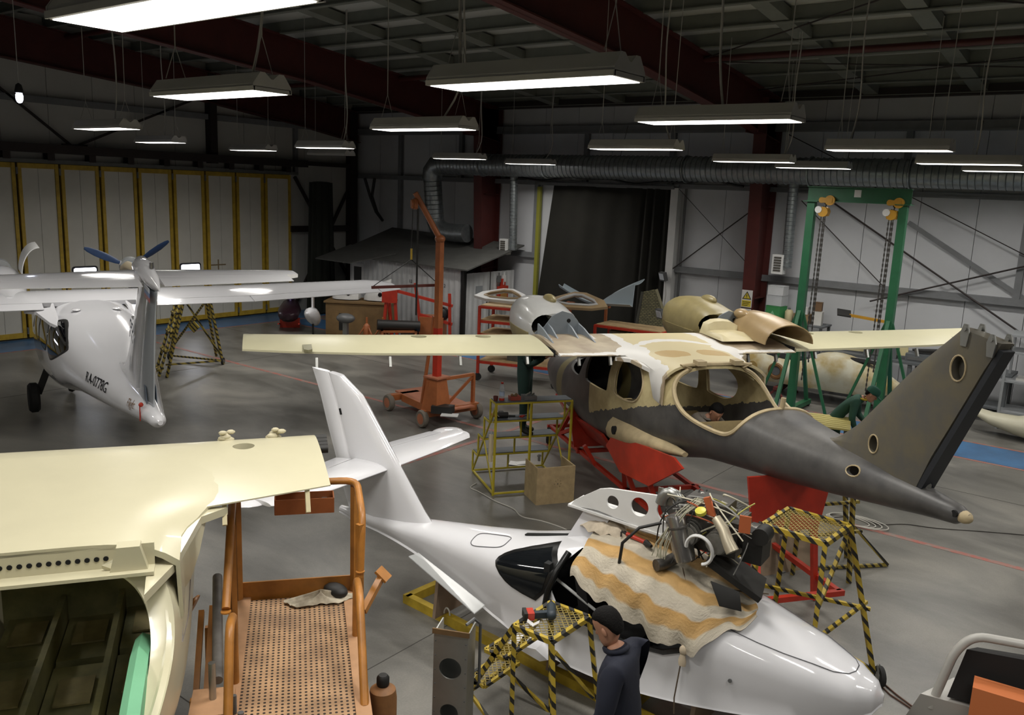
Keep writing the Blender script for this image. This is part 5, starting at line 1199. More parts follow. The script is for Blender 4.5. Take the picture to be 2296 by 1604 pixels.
# small things on that stand
def small(name, label, cat, loc, rz=0, group=None): return thing(name, label, cat, loc, rz, group)
b = small('water_bottle', 'clear plastic water bottle with red cap on the yellow stand', 'bottle', q5(.12, .12, 1.433))
part(b, 'bottle_body', glass('clear_plastic', '#c5cfd6', .1, .35), lambda m: m.lathe([(.036, 0), (.04, .02), (.04, .17), (.03, .22), (.016, .25)], n=16), 50); part(b, 'cap', RED, lambda m: m.cyl((0, 0, .25), (0, 0, .275), .019, n=12), 40); part(b, 'label_band', mat('bottle_label', '#a8b7cf', .5), lambda m: m.cyl((0, 0, .07), (0, 0, .13), .041, n=16, caps=False), 40); part(b, 'red_base', RED, lambda m: m.cyl((0, 0, .002), (0, 0, .035), .0405, n=16), 40)
b = small('tin_cup', 'small dark red tin on the yellow stand corner', 'tin', q5(.02, .1, 1.433)); part(b, 'cup', mat('dark_red_tin', '#5d2a25', .4), lambda m: m.lathe([(.03, 0), (.04, .07), (.036, .07), (.028, .01)], n=14), 40)
b = small('parts_tray', 'red parts tray with fittings on the yellow stand', 'tray', q5(.32, .12, 1.433), 1.0); part(b, 'tray', mat('brick_red_tray', '#8d3f31', .5), lambda m: m.box(-.08, -.06, 0, .08, .06, .06)); part(b, 'fittings', BROWN_W, lambda m: [m.sph((x, y, .07), .025, n=8, m=5) for x, y in ((-.04, 0), (.03, .02), (.0, -.03))], 60)
b = small('fitting_box', 'grey box of metal fittings on the yellow stand', 'box', q5(.55, .13, 1.433), 1.0); part(b, 'box', STEEL, lambda m: m.box(-.1, -.08, 0, .1, .08, .06)); part(b, 'fittings', ALU, lambda m: [m.cyl((x, y, .06), (x + .05, y + .02, .085), .012, n=6) for x, y in ((-.07, -.03), (-.02, .02), (.03, -.02), (.0, .05))])
b = small('drill_battery_tool', 'black power tool lying on the second grey tread', 'tool', q5(.22, .4, 1.083), .9); part(b, 'body', BLK, lambda m: m.cyl((-.1, 0, .045), (.1, 0, .045), .045, n=12).cbox((.02, .08, .04), (.07, .14, .06)), 40); part(b, 'grip', ORANGE, lambda m: m.cyl((-.16, 0, .045), (-.1, 0, .045), .03, n=10), 40)
for k, (u, cc) in enumerate(((.45, BLK), (.6, RED))):
    b = small('hand_tool', ('black-handled pliers lying on the second grey tread', 'red-handled cutters lying on the second grey tread')[k], 'tool', q5(u, .42, 1.083), .6 + k); part(b, 'handles', cc, lambda m: m.beam((-.1, .02, .012), (0, 0, .012), .018).beam((-.1, -.02, .012), (0, 0, .012), .018)); part(b, 'jaws', STEEL, lambda m: m.beam((0, 0, .012), (.06, 0, .012), .02, .014))
b = small('power_strip', 'pale power strip hanging on the yellow stand side', 'power strip', q5(-.03, .1, .5), 1.0); part(b, 'strip', mat('ivory_plastic', '#c9bd9f', .5), lambda m: m.box(-.03, -.02, 0, .03, .02, .42)); part(b, 'cord', CABLE, lambda m: m.tube([(0, 0, .42), (.01, -.02, .62), (.06, -.02, .74), (.12, .02, .68)], .006, 5), 60)
b = small('paper_sheet', 'white folded paper lying on the floor behind the yellow stand', 'paper', q5(.85, 1.3, .002), .4); part(b, 'sheet', WHITE_M, lambda m: m.cbox((0, 0, .01), (.3, .2, .004), .1, 0, .05).cbox((.05, .05, .02), (.2, .15, .004), .5, 0, -.05))
# wooden box, plywood sheet, coil
b = thing('plywood_box', 'open pale plywood box standing on the floor by the yellow stand', 'box', onz(1230, 1117), math.radians(58)); pm = mat('pale_plywood', '#a8946e', .8, var=.18, scale=9, bump=.15)
hb = MB().box(-.3, -.24, 0, .3, -.22, .56).mesh('f'); link('front_board', boolean(hb, [MB().cyl((.03 + .05 * math.cos(t), -.4, .3 + .06 * math.sin(t)), (.03 + .05 * math.cos(t), 0, .3 + .06 * math.sin(t)), .008, n=8).mesh('c') for t in [PI / 4 * k for k in range(8)]] + [MB().cyl((.03, -.4, .3), (.03, 0, .3), .012, n=10).mesh('c')]), pm, b)
part(b, 'side_board', pm, lambda m: m.box(-.3, -.22, 0, -.28, .24, .56)); part(b, 'side_board', pm, lambda m: m.box(.28, -.22, 0, .3, .24, .56)); part(b, 'bottom_board', pm, lambda m: m.box(-.28, -.22, 0, .28, .24, .02)); part(b, 'clamp', STEEL, lambda m: m.cbox((-.1, .2, .57), (.03, .03, .1)).cyl((-.13, .2, .6), (-.07, .2, .6), .012, n=8))
b = thing('plywood_sheet', 'scuffed plywood sheet leaning behind the tall striped stand', 'board', onz(1740, 1288), 0)
p0, p1 = onz(1712, 1292), onz(1832, 1272); up_ = Vector((-.25, .22, .62))
part(b, 'sheet', mat('scuffed_ply', '#8a7762', .8, col2='#6d604f', scale=3), lambda m: m.prism([(-.55, .35), (0, 0), (1.0, 0), (1.02, .55), (.45, .72), (-.45, .75)], p0, (p1 - p0).normalized() * .82, up_, (.012, .014, 0)), world=True)

# ---- orange work lift
LC = Vector((-5.18, 4.02, 0)); lx = Vector((.617, .787, 0)); ly = Vector((.787, -.617, 0))       # lx across the deck, ly towards the gallery
lw = lambda u, v, z: LC + lx * u + ly * v + Vector((0, 0, z)); ZD = 1.2
LF = thing('orange_work_lift', 'worn orange access lift with perforated deck and guard rail', 'lift', LC + ly * .8)
def perf_mat():
    m = bpy.data.materials.new('perforated_deck'); nt, b = nodes(m); tc = N(nt, 'ShaderNodeTexCoord')
    mp = N(nt, 'ShaderNodeMapping'); mp.inputs['Rotation'].default_value = (0, 0, -math.atan2(lx.y, lx.x)); nt.links.new(tc.outputs['Object'], mp.inputs[0])
    sc_ = N(nt, 'ShaderNodeVectorMath', operation='MULTIPLY'); sc_.inputs[1].default_value = (1 / .037, 1 / .037, 0); nt.links.new(mp.outputs[0], sc_.inputs[0])
    fr = N(nt, 'ShaderNodeVectorMath', operation='FRACTION'); nt.links.new(sc_.outputs[0], fr.inputs[0])
    sb = N(nt, 'ShaderNodeVectorMath', operation='SUBTRACT'); sb.inputs[1].default_value = (.5, .5, 0); nt.links.new(fr.outputs[0], sb.inputs[0])
    ln = N(nt, 'ShaderNodeVectorMath', operation='LENGTH'); nt.links.new(sb.outputs[0], ln.inputs[0])
    lt = N(nt, 'ShaderNodeMath', operation='LESS_THAN'); lt.inputs[1].default_value = .25; nt.links.new(ln.outputs['Value'], lt.inputs[0])
    nz = N(nt, 'ShaderNodeTexNoise'); nz.inputs['Scale'].default_value = 4; nz.inputs['Detail'].default_value = 8; nt.links.new(tc.outputs['Object'], nz.inputs['Vector'])
    rp = N(nt, 'ShaderNodeValToRGB'); e = rp.color_ramp.elements; e[0].position = .35; e[0].color = (*srgb('#97785a'), 1); e[1].position = .62; e[1].color = (*srgb('#bb9670'), 1); nt.links.new(nz.outputs[0], rp.inputs[0])
    mx = N(nt, 'ShaderNodeMixRGB'); nt.links.new(lt.outputs[0], mx.inputs[0]); nt.links.new(rp.outputs[0], mx.inputs[1]); mx.inputs[2].default_value = (*srgb('#241a14'), 1)
    nt.links.new(mx.outputs[0], b.inputs['Base Color']); b.inputs['Roughness'].default_value = .7; return m
DUSTY = mat('dusty_orange', '#b78d68', .7, var=.15, scale=5)
MB().prism([(-.36, .03), (.36, .03), (.36, 1.9), (-.36, 1.9)], LC + Vector((0, 0, ZD - .02)), lx, ly, (0, 0, .02)).build('deck_plate', perf_mat(), LF, world=True)
for u in (-.41, .41): MB().beam(lw(u, 0, ZD - .03), lw(u, 1.9, ZD - .03), .1, .09).build('deck_side_rail', DUSTY, LF, world=True)
MB().beam(lw(-.46, -.01, ZD + .06), lw(.46, -.01, ZD + .06), .015, .16).build('toe_board', LIFT, LF, world=True)
MB().prism([(-.4, .1), (.4, .1), (.4, 1.8), (-.4, 1.8)], LC + Vector((0, 0, ZD - .2)), lx, ly, (0, 0, .1)).build('deck_underframe', LIFT, LF, world=True)
def arc_pts(*pts, r=.1, n=5):
    out = [Vector(pts[0])]
    for a, b, c in zip(pts[:-2], pts[1:-1], pts[2:]):
        a, b, c = Vector(a), Vector(b), Vector(c); u = (a - b).normalized() * r; v = (c - b).normalized() * r
        for k in range(n + 1):
            t = k / n; out.append((b + u) * (1 - t) ** 2 + b * 2 * t * (1 - t) + (b + v) * t * t)
    out.append(Vector(pts[-1])); return out
LIFTR = LIFT
MB().tube(arc_pts(lw(-.45, 1.15, 1.72), lw(-.45, .62, 2.1), lw(-.47, .0, 2.16), lw(.47, .0, 2.16), lw(.47, .62, 2.1), lw(.45, .7, 1.66), r=.13), .028, 12).build('guard_rail', LIFTR, LF, world=True, smooth=50)
for u, v, zt in ((-.45, .02, 2.14), (.45, .02, 2.14), (-.45, .6, 2.08), (.45, .64, 2.05)): MB().beam(lw(u, v, ZD - .05), lw(u, v, zt), .045, .045).build('rail_post', LIFT, LF, world=True)
MB().tube(arc_pts(lw(-.4, 1.2, 1.15), lw(-.4, 1.22, 1.72), lw(-.4, 1.5, 1.78), lw(-.4, 1.8, 1.3), r=.1), .028, 10).build('entry_rail', LIFT, LF, world=True, smooth=50)
MB().tube(arc_pts(lw(.42, .72, 1.15), lw(.42, .78, 1.7), lw(.42, 1.1, 1.72), lw(.42, 1.6, 1.2), r=.1), .028, 10).build('entry_rail', LIFT, LF, world=True, smooth=50)
for u in (-.45, .45): MB().lathe([(.001, 0), (.034, .001), (.034, .01), (.001, .012)], lw(u, 1.16 if u < 0 else .7, 1.7), (0, 0, 1), 14).build('rail_cap', LIFT, LF, world=True)
MB().cyl(lw(-.58, .3, 1.55), lw(-.5, 1.3, 1.3), .035, n=14).build('grey_tube', mat('grey_scuffed_tube', '#66635f', .5, var=.25, scale=9), LF, world=True, smooth=40)
for v in (.3, 1.25): MB().beam(lw(-.66, v, ZD - .05), lw(-.66, v + .1, .1), .04, .05).build('outrigger_leg', LIFT, LF, world=True)
MB().beam(lw(-.62, .28, ZD + .1), lw(-.62, 1.4, .5), .05, .05).build('outrigger_arm', LIFT, LF, world=True); MB().beam(lw(-.7, .3, ZD + .08), lw(-.7, 1.4, .4), .04, .05).build('outrigger_arm', LIFT, LF, world=True)
MB().lathe([(.09, 0), (.085, .015), (.02, .05), (.02, .08)], lw(-.76, .25, ZD + .1), (-.5, -.4, .3), 16).build('outrigger_foot', LIFT, LF, world=True, smooth=40)
MB().beam(lw(.5, .35, ZD - .0), lw(.66, .1, ZD + .15), .05, .05).build('outrigger_arm', LIFT, LF, world=True); MB().cbox(lw(.68, .08, ZD + .17), (.12, .12, .02), .4, 0, .7).build('outrigger_foot', LIFT, LF, world=True)
pb = MB().cbox(lw(-.52, 1.45, ZD - .1), (.26, .3, .3), math.atan2(lx.y, lx.x)).build('pump_box', DUSTY, LF, world=True)
MB().cyl(lw(-.52, 1.42, ZD + .05), lw(-.52, 1.42, ZD + .3), .022, n=12).build('pump_lever_socket', ALU, pb, world=True, smooth=40)
MB().cyl(lw(-.38, 1.55, ZD - .1), lw(-.38, 1.55, ZD + .14), .015, n=8).cyl(lw(-.34, 1.6, ZD - .1), lw(-.34, 1.6, ZD + .05), .02, n=8).build('valve_lever', STEEL, pb, world=True)
for u in (-.35, .35):
    for v in (.2, 1.7): MB().beam(lw(u, v, .08), lw(u, v, ZD - .2), .07, .07).build('mast', LIFT, LF, world=True)
for v in (.2, 1.7): MB().beam(lw(-.55, v, .1), lw(.55, v, .1), .1, .08).build('base_beam', LIFT, LF, world=True)
tb = MB(); tb.prism([(-.22, 0), (.22, 0), (.22, .16), (-.22, .16)], lw(.06, .05, 1.98), lx, ly, (0, 0, .01)); 
for (a, b2) in (((-.22, 0), (.22, 0)), ((-.22, .14), (.22, .14)), ((-.22, 0), (-.22, .14)), ((.22, 0), (.22, .14))): tb.beam(lw(.06 + a[0], .05 + a[1] * 1.14, 2.04), lw(.06 + b2[0], .05 + b2[1] * 1.14, 2.04), .008, .12)
tb.build('tool_tray', ORANGE, LF, world=True)
for k, (u, v, mm_) in enumerate(((.02, .1, WHITE_M), (.12, .1, STEEL), (.2, .08, ALU), (.25, .12, BROWN_W), (.17, .13, BLK))):
    b = thing('tray_scrap', ('crumpled white paper in the orange lift tray', 'flat steel blade in the orange lift tray', 'aluminium offcut in the orange lift tray', 'brown block in the orange lift tray', 'black clip in the orange lift tray')[k], ('paper', 'blade', 'offcut', 'block', 'clip')[k], lw(u, v, 2.012), k * .7)
    part(b, 'piece', mm_, lambda m: m.cbox((0, 0, .02), (.1, .04, .012), .2 * k, .1, .1 * k).cbox((.02, .01, .03), (.05, .03, .02), .5))
b = thing('dirty_rag', 'crumpled dirty white rag lying on the lift deck', 'rag', lw(.18, .14, ZD + .004), math.atan2(lx.y, lx.x))
def rag2(u, v):
    a = 2 * PI * u; r = v * (1 + .2 * math.sin(2 * a + 1) + .12 * math.sin(5 * a)); return Vector((.24 * r * math.cos(a), .1 * r * math.sin(a), .07 * (1 - v) * (1 + .4 * math.sin(3 * a)) + .014 * v * abs(math.sin(7 * a)) + .008))
drape(48, 12, rag2, 'rag', mat('dirty_rag', '#c6bda8', .95, col2='#8f8573', scale=9), b)
b = thing('cap_bag', 'black bundled pouch behind the dirty rag on the lift deck', 'pouch', lw(.3, .07, ZD + .004)); part(b, 'pouch', BLK, lambda m: m.sph((0, 0, .05), .1, (1.2, .8, .55), 14, 8), 60)
b = thing('hydraulic_tank', 'dusty orange hydraulic tank with black cap beside the lift', 'tank', lw(.58, 1.15, 0))
part(b, 'tank_body', mat('dusty_tank', '#8f6238', .6, var=.3, scale=6), lambda m: m.lathe([(.08, .0), (.1, .03), (.1, .35), (.106, .36), (.106, .4), (.1, .41), (.1, .95), (.09, 1.02), (.045, 1.05)], n=20), 40); part(b, 'cap', BLK, lambda m: m.lathe([(.04, 1.05), (.045, 1.06), (.045, 1.11), (.03, 1.13)], n=14), 40); part(b, 'sensor_box', BLK, lambda m: m.cbox((.1, -.02, .72), (.04, .1, .1), .3))

# ---- orange mobile crane
MC = onz(978, 905, .45); MC.z = 0
CR = thing('workshop_crane', 'orange wheeled workshop crane with hoist boom and hanging spreader', 'crane', MC)
W1, W2, W3 = onz(872, 908, .12), onz(947, 945, .12), onz(1068, 925, .12); W4 = W1 + (W3 - W2)
for p in (W1, W2, W3, W4): p.z = 0
ax_ = (W3 - W2).normalized(); al = (W1 - W2).normalized()
ODK = mat('dusty_orange_deck', '#a8684a', .65, var=.15)
cdk = (W1 + W2 + W3 + W4) / 4
MB().prism([(-.35, -.9), (.45, -.9), (.45, .95), (-.35, .95)], cdk + Vector((0, 0, .3)), ax_, al, (0, 0, .03)).build('base_plate', ODK, CR, world=True)
MB().beam(W2 + Vector((0, 0, .27)), W3 + Vector((0, 0, .27)), .16, .14).build('axle_beam', ORANGE, CR, world=True); MB().beam(W1 + Vector((0, 0, .27)), W1 * .45 + W4 * .55 + Vector((0, 0, .27)), .14, .12).build('axle_beam', ORANGE, CR, world=True)
MB().beam(W1 + ax_ * .3 - al * .1 + Vector((0, 0, .26)), W2 + ax_ * .3 + Vector((0, 0, .26)), .12, .14).build('chassis_rail', ORANGE, CR, world=True)
for p in (W1, W2, W3, W4):
    wo = MB().lathe([(.06, -.05), (.15, -.055), (.17, -.03), (.17, .03), (.15, .055), (.06, .05)], p + Vector((0, 0, .17)), ax_, 20).build('wheel', mat('dusty_tyre', '#6d665c', .8), CR, world=True, smooth=40)
    MB().lathe([(.01, -.06), (.11, -.052), (.11, .052), (.01, .06)], p + Vector((0, 0, .17)), ax_, 16).build('hub', ODK, wo, world=True, smooth=40)
m = MB(); m.loft([[MC + Vector((sx * h, sy * h, z)) for sx, sy in ((-1, -1), (1, -1), (1, 1), (-1, 1))] for z, h in ((.33, .2), (.95, .13))]); m.build('mast_pedestal', ORANGE, CR, world=True); MB().cbox(MC + Vector((0, 0, .97)), (.36, .36, .03)).build('pedestal_plate', ODK, CR, world=True)
ztop = 3.55
MB().beam(MC + Vector((0, 0, .95)), MC + Vector((0, 0, 1.9)), .12, .12).build('mast_lower', RED, CR, world=True); MB().beam(MC + Vector((0, 0, 1.9)), MC + Vector((0, 0, ztop)), .11, .11).build('mast', ORANGE, CR, world=True)
tipc = onx(931, 432, MC.x - .25)
MB().cyl(MC + Vector((0, 0, ztop)), tipc, .055, .05, n=14).build('boom', ORANGE, CR, world=True, smooth=40); MB().sph(MC + Vector((0, 0, ztop)), .1, (1, 1, .8), 12, 8).build('boom_knuckle', ORANGE, CR, world=True, smooth=40)
MB().cyl(tipc + Vector((-.02, -.03, -.2)), tipc + Vector((.02, .03, -.2)), .1, n=18).cyl(tipc + Vector((-.02, -.08, -.2)), tipc + Vector((.0, -.05, -.2)), .08, n=16).build('chain_block', ORANGE, CR, world=True, smooth=40)
ch0 = tipc + Vector((.03, .05, -.28)); MB().cyl(ch0, Vector((ch0.x, ch0.y, 2.15)), .018, n=6).build('hoist_chain', BLK, CR, world=True)
h0 = tipc + Vector((-.05, 0, -.3)); hk = Vector((h0.x - .02, h0.y, tipc.z - 1.0)); MB().cyl(h0, hk, .008, n=5).build('hoist_cable', BLK, CR, world=True); MB().cyl(hk, hk + Vector((0, 0, -.2)), .02, n=8).build('load_indicator', mat('yellow_indicator', '#c2a23a', .4), CR, world=True)
s0 = hk + Vector((-.45, -.55, -.72)); s1 = hk + Vector((.2, .55, -.68))
MB().beam(s0, s1, .05, .05).build('spreader_bar', mat('rusty_red', '#5e2a20', .6), CR, world=True)
for p in (s0, s1): MB().cyl(hk + Vector((0, 0, -.2)), p, .008, n=5).build('spreader_sling', BLK, CR, world=True)
MB().cyl(s1, s1 + Vector((0, 0, -1.05)), .01, n=5).build('drop_chain', BLK, CR, world=True)
fa, fb = W2 + ax_ * .12 + Vector((0, 0, .33)), W3 - ax_ * .1 + Vector((0, 0, .33)); hh = Vector((0, 0, .55))
m = MB(); m.beam(fa, fa + hh, .06).beam(fb, fb + hh * 1.05, .06).beam(fa + hh, fb + hh * 1.05, .06).beam(fa + hh, (fa * .6 + fb * .4) + al * .2, .05).beam(fb + hh, (fa * .45 + fb * .55) + al * .2, .05); m.build('push_frame', ORANGE, CR, world=True)
MB().beam(MC + al * .55 + Vector((0, 0, .33)), MC + al * .15 + Vector((0, 0, 2.1)), .05, .05).build('mast_brace', ORANGE, CR, world=True)
part(CR, 'battery_box', BLK, lambda m: m.cbox(MC - al * .25 + Vector((0, 0, .4)), (.4, .24, .14), .5), world=True); part(CR, 'paper', WHITE_M, lambda m: m.cbox(MC - al * .5 + Vector((0, 0, .345)), (.32, .2, .015), .6), world=True)

# ---- green gantry with two chain hoists
GX0, GX1, GY = -5.98, -4.22, 17.6
GN = thing('green_gantry', 'green steel gantry crane with two yellow chain hoists by the back wall', 'gantry', ((GX0 + GX1) / 2, GY, 0))
m = MB(); m.box(GX0 - .1, GY - .01, 4.52, GX1 + .12, GY + .01, 4.8).box(GX0 - .1, GY - .08, 4.78, GX1 + .12, GY + .08, 4.8).box(GX0 - .1, GY - .08, 4.5, GX1 + .12, GY + .08, 4.52); m.build('beam', GREEN, GN, world=True)
part(GN, 'load_plate', WHITE_M, lambda m: m.cbox((-5.1, GY - .014, 4.68), (.13, .006, .14)), world=True)
for x in (GX0, GX1):
    MB().box(x - .075, GY - .075, .05, x + .075, GY + .075, 4.5).build('post', GREEN, GN, world=True); MB().box(x - .14, GY - .14, 4.49, x + .14, GY + .14, 4.505).build('cap_plate', GREEN, GN, world=True)
    MB().box(x - .06, GY - 1.15, .06, x + .06, GY + 1.15, .16).build('foot_beam', GREEN, GN, world=True)
    for s in (-1, 1):
        MB().beam((x, GY + s * 1.0, .14), (x, GY + s * .06, 2.25), .07, .07).build('brace', GREEN, GN, world=True)
        MB().cyl((x - .04, GY + s * 1.1, .06), (x + .04, GY + s * 1.1, .06), .06, n=14).build('castor_wheel', RUBBER, GN, world=True, smooth=40)
    for s in (-1, 1): MB().beam((x + s * .75, GY, .12), (x + s * .06, GY, 2.2), .05, .05).build('side_brace', GREEN, GN, world=True)
HOI = mat('hoist_yellow', '#b98a2c', .4, var=.15)
for x, lab in ((GX0 + .28, 'yellow chain hoist on the gantry beam beside the column'), (GX1 - .18, 'yellow chain hoist on the gantry beam end away from the column')):
    y = GY - .02
    h = thing('chain_hoist', lab, 'hoist', (x, y, 4.2))
    part(h, 'trolley', HOI, lambda m: m.cyl((.1, -.09, .33), (.1, -.02, .33), .1, n=16).cyl((-.06, -.09, .33), (-.06, -.03, .33), .06, n=12).box(-.1, -.1, .28, .15, -.05, .38), 40)
    part(h, 'hook', BLK, lambda m: m.tube([(0, -.05, .28), (.03, -.05, .24), (.02, -.05, .19), (-.03, -.05, .2)], .015, 6), 50)
    part(h, 'hoist_body', HOI, lambda m: m.cyl((0, -.14, .1), (0, .04, .1), .1, n=16).box(-.09, -.1, .02, .09, 0, .18), 40); part(h, 'hoist_cover', WHITE_M, lambda m: m.cyl((-.09, -.15, .14), (-.09, -.05, .14), .07, n=12), 40)
    ch = MB()
    for k, (dx_, L) in enumerate(((-.05, 3.4), (.0, 2.2), (.03, 3.0))):
        n_ = int(L / .05)
        for j in range(n_): ch.cbox((dx_ - .01 * j * (.5 if k == 0 else .2) * .1, -.05, -.02 - j * .05), (.028 if j % 2 else .01, .01 if j % 2 else .028, .058))
    ch.build('load_chain', mat('chain_steel', '#4a4845', .5, metal=.5), h)

# ---- red jig under the bare airframe (cradle boards, tube frame, castors)
JG = thing('fuselage_jig', 'red tube jig with cradle boards carrying the grey airframe', 'jig', A.location.xy.to_3d(), math.radians(144.16 + 180))
def jp(x, y, z): return Vector((x, y, z - .0))
for x, zt, hw in ((-1.0, .78, .62), (4.0, 1.3, .42)):
    pl = [(-hw, .35), (hw, .35), (hw + .12, zt + .25), (hw - .02, zt + .3)] + [((hw - .05) * math.cos(t), zt + .28 - .32 * math.sin(t)) for t in [PI * k / 10 for k in range(11)]] + [(-hw + .02, zt + .3), (-hw - .12, zt + .25)]
    if x > 2: pl = [(-.42, .9), (.42, .9), (.54, 1.56), (-.54, 1.56)]
    MB().prism(pl, (x, 0, 0), (0, 1, 0), (0, 0, 1), (.03, 0, 0)).build('cradle_board', RED, JG)
MB().prism([(.75, .92), (.98, 1.16), (2.8, 1.4), (3.05, 1.34), (2.2, .82), (1.29, .7)], (0, -.8, 0), (1, 0, 0), (0, 0, 1), (0, .03, 0)).build('sponson_cradle', RED, JG)
MB().loft([[(x, y * s, z) for y, z in ((-.62, zt), (-.4, zt - .3), (0, zt - .38), (.4, zt - .3), (.62, zt), (.58, zt + .02), (.38, zt - .26), (0, zt - .34), (-.38, zt - .26), (-.58, zt + .02))] for x, zt, s in ((-2.3, .92, .85), (-1.6, .86, 1.0), (-.9, .86, 1.04), (.2, .9, 1.04))]).build('belly_cradle', RED, JG, smooth=40)
for a, b in (((-2.4, -.55, .3), (4.4, -.5, .3)), ((-2.4, .55, .3), (4.4, .5, .3)), ((-2.4, -.6, .3), (-2.4, .6, .3)), ((-.9, -.6, .3), (-.9, .6, .3)), ((1.0, -.6, .3), (1.0, .6, .3)), ((2.6, -.55, .3), (2.6, .55, .3)), ((4.4, -.55, .3), (4.4, .55, .3)),
             ((-1.9, -.55, .3), (-1.9, -.3, .78)), ((-1.9, .55, .3), (-1.9, .3, .78)), ((-1.9, -.55, .3), (-1.0, -.5, .7)), ((-.2, -.55, .3), (-.2, -.75, .62)), ((1.4, -.55, .3), (1.4, -.77, .8)), ((2.1, -.52, .3), (2.1, -.77, .9)), ((.9, -.52, .3), (1.35, -.77, .8)),
             ((4.0, -.38, .95), (4.0, -.5, .02)), ((4.0, .38, .95), (4.0, .5, .02)), ((4.0, -.38, .95), (3.3, -.5, .3)), ((4.05, -.38, .95), (4.4, -.52, .3))):
    MB().beam(a, b, .06, .06).build('jig_tube', RED, JG)
for x in (-2.3, 1.0):
    for y in (-.6, .6): part(JG, 'castor', RUBBER, lambda m: m.lathe([(.04, -.025), (.1, -.03), (.11, 0), (.1, .03), (.04, .025)], (x, y, .11), (.5, .8, 0), 16).box(x - .03, y - .03, .12, x + .03, y + .03, .3), 40)
for y in (-.6, .55): part(JG, 'screw_jack', STEEL, lambda m: m.cyl((3.2, y, .01), (3.2, y, .45), .018, n=8).cyl((3.2, y, 0), (3.2, y, .015), .1, n=16), 40)

# ---- aluminium rib box standing near the gallery, and the canopy frame at the corner
b = thing('aluminium_rib_box', 'riveted aluminium box section with round holes by the striped stand', 'aircraft part', (-3.78, 4.36, 0), .45)
rb = MB().box(-.13, -.1, 0, .13, -.09, 1.32).mesh('r'); link('face_plate', boolean(rb, [MB().cyl((0, -.3, z), (0, .3, z), r, n=20).mesh('c') for z, r in ((1.02, .085), (.66, .07), (.3, .07))]), ALU, b, 30)
part(b, 'side_plate', ALU, lambda m: m.box(.12, -.09, 0, .13, .12, 1.3)); part(b, 'side_plate', ALU, lambda m: m.box(-.13, -.09, 0, -.12, .12, 1.3)); part(b, 'back_plate', ALU, lambda m: m.box(-.13, .11, 0, .13, .12, 1.2))
part(b, 'top_angle', BROWN_W, lambda m: m.box(-.14, -.112, 1.29, .14, -.1, 1.33)); part(b, 'edge_tube', STEEL, lambda m: m.tube([(.1, -.05, 1.36), (.14, .02, 1.38), (.17, .1, 1.3), (.17, .12, .8)], .012, 6), 50)
for k in range(22): MB().cyl((-.115 + .23 * (k % 2), -.104, .08 + (k // 2) * .115), (-.115 + .23 * (k % 2), -.1, .08 + (k // 2) * .115), .006, n=6).build('rivet', STEEL, b)
cf = onz(2245, 1600, .55)
b = thing('canopy_frame', 'pale grey canopy frame with dark interior at the aisle corner', 'aircraft part', (cf.x, cf.y, 0), -.5)
FRM = mat('canopy_frame_grey', '#b2b0aa', .35)
part(b, 'front_hoop', FRM, lambda m: m.tube(arc_pts((-.32, -.4, .5), (-.2, -.38, 1.06), (-.12, -.3, 1.22), (.6, .3, 1.28), (.9, .5, 1.2), r=.1), .035, 10), 50)
part(b, 'lower_shell', FRM, lambda m: m.add([(-.6, -.5, .0), (-.35, -.5, .62), (.9, .5, .62), (1.0, .6, 0), (-.7, -.1, 0), (-.45, 0, .6), (.6, .95, .6), (.7, 1.0, 0)], [(0, 1, 2, 3), (4, 7, 6, 5), (0, 4, 5, 1), (1, 5, 6, 2), (2, 6, 7, 3), (3, 7, 4, 0)]))
part(b, 'dark_liner', mat('liner_black', '#191817', .8), lambda m: m.add([(-.22, -.36, .64), (-.16, -.3, 1.08), (.62, .32, 1.16), (.85, .48, .64), (-.3, -.1, .64), (-.25, -.05, 1.0), (.5, .55, 1.1), (.6, .7, .64)], [(0, 1, 2, 3), (4, 7, 6, 5), (0, 4, 5, 1), (1, 5, 6, 2), (2, 6, 7, 3), (3, 7, 4, 0)]))
part(b, 'orange_foam', mat('orange_foam', '#c06d3c', .8), lambda m: m.cbox((.15, -.3, .72), (.35, .2, .4), .6))
b = thing('trailing_cable', 'brown twin cable trailing across the floor from the castor wheel', 'cable', (-1.2, 8.0, 0))
w3 = [onz(1975, 1530), onz(2010, 1560), onz(2050, 1590), onz(2090, 1600), onz(2110, 1640)]
part(b, 'strand', mat('brown_cable', '#5a4034', .7), lambda m: m.tube([p + Vector((0, 0, .008)) for p in w3], .008, 6), 60, True); part(b, 'strand', mat('brown_cable', '#5a4034', .7), lambda m: m.tube([p + Vector((-.02 - .03 * math.sin(k * 2), -.04, .008)) for k, p in enumerate(w3)], .008, 6), 60, True)
def floor_line(label, pix, m, r=.008, nm='trailing_cable'):
    pts = [onz(*p) + Vector((0, 0, r)) for p in pix]; st = [tuple(p) for p in pts]; fine = catmull(st, 6)
    for i, p in enumerate(fine):
        pass
    # smooth all three coordinates
    out = []
    for i in range(len(pts) - 1):
        p0 = pts[max(i - 1, 0)]; p1 = pts[i]; p2 = pts[i + 1]; p3 = pts[min(i + 2, len(pts) - 1)]
        for k in range(6):
            t = k / 6; out.append(.5 * (2 * p1 + (p2 - p0) * t + (2 * p0 - 5 * p1 + 4 * p2 - p3) * t * t + (3 * p1 - p0 - 3 * p2 + p3) * t ** 3))
    out.append(pts[-1]); c = pts[len(pts) // 2]
    b = thing(nm, label, 'cable', (c.x, c.y, 0)); MB().tube(out, r, 6).build('strand', m, b, world=True, smooth=60); return b
floor_line('white cable snaking over the floor from the yellow stand', [(1068, 1085), (1055, 1095), (1075, 1105), (1110, 1125), (1150, 1142), (1170, 1160), (1215, 1170), (1260, 1185), (1290, 1200)], CABLE)
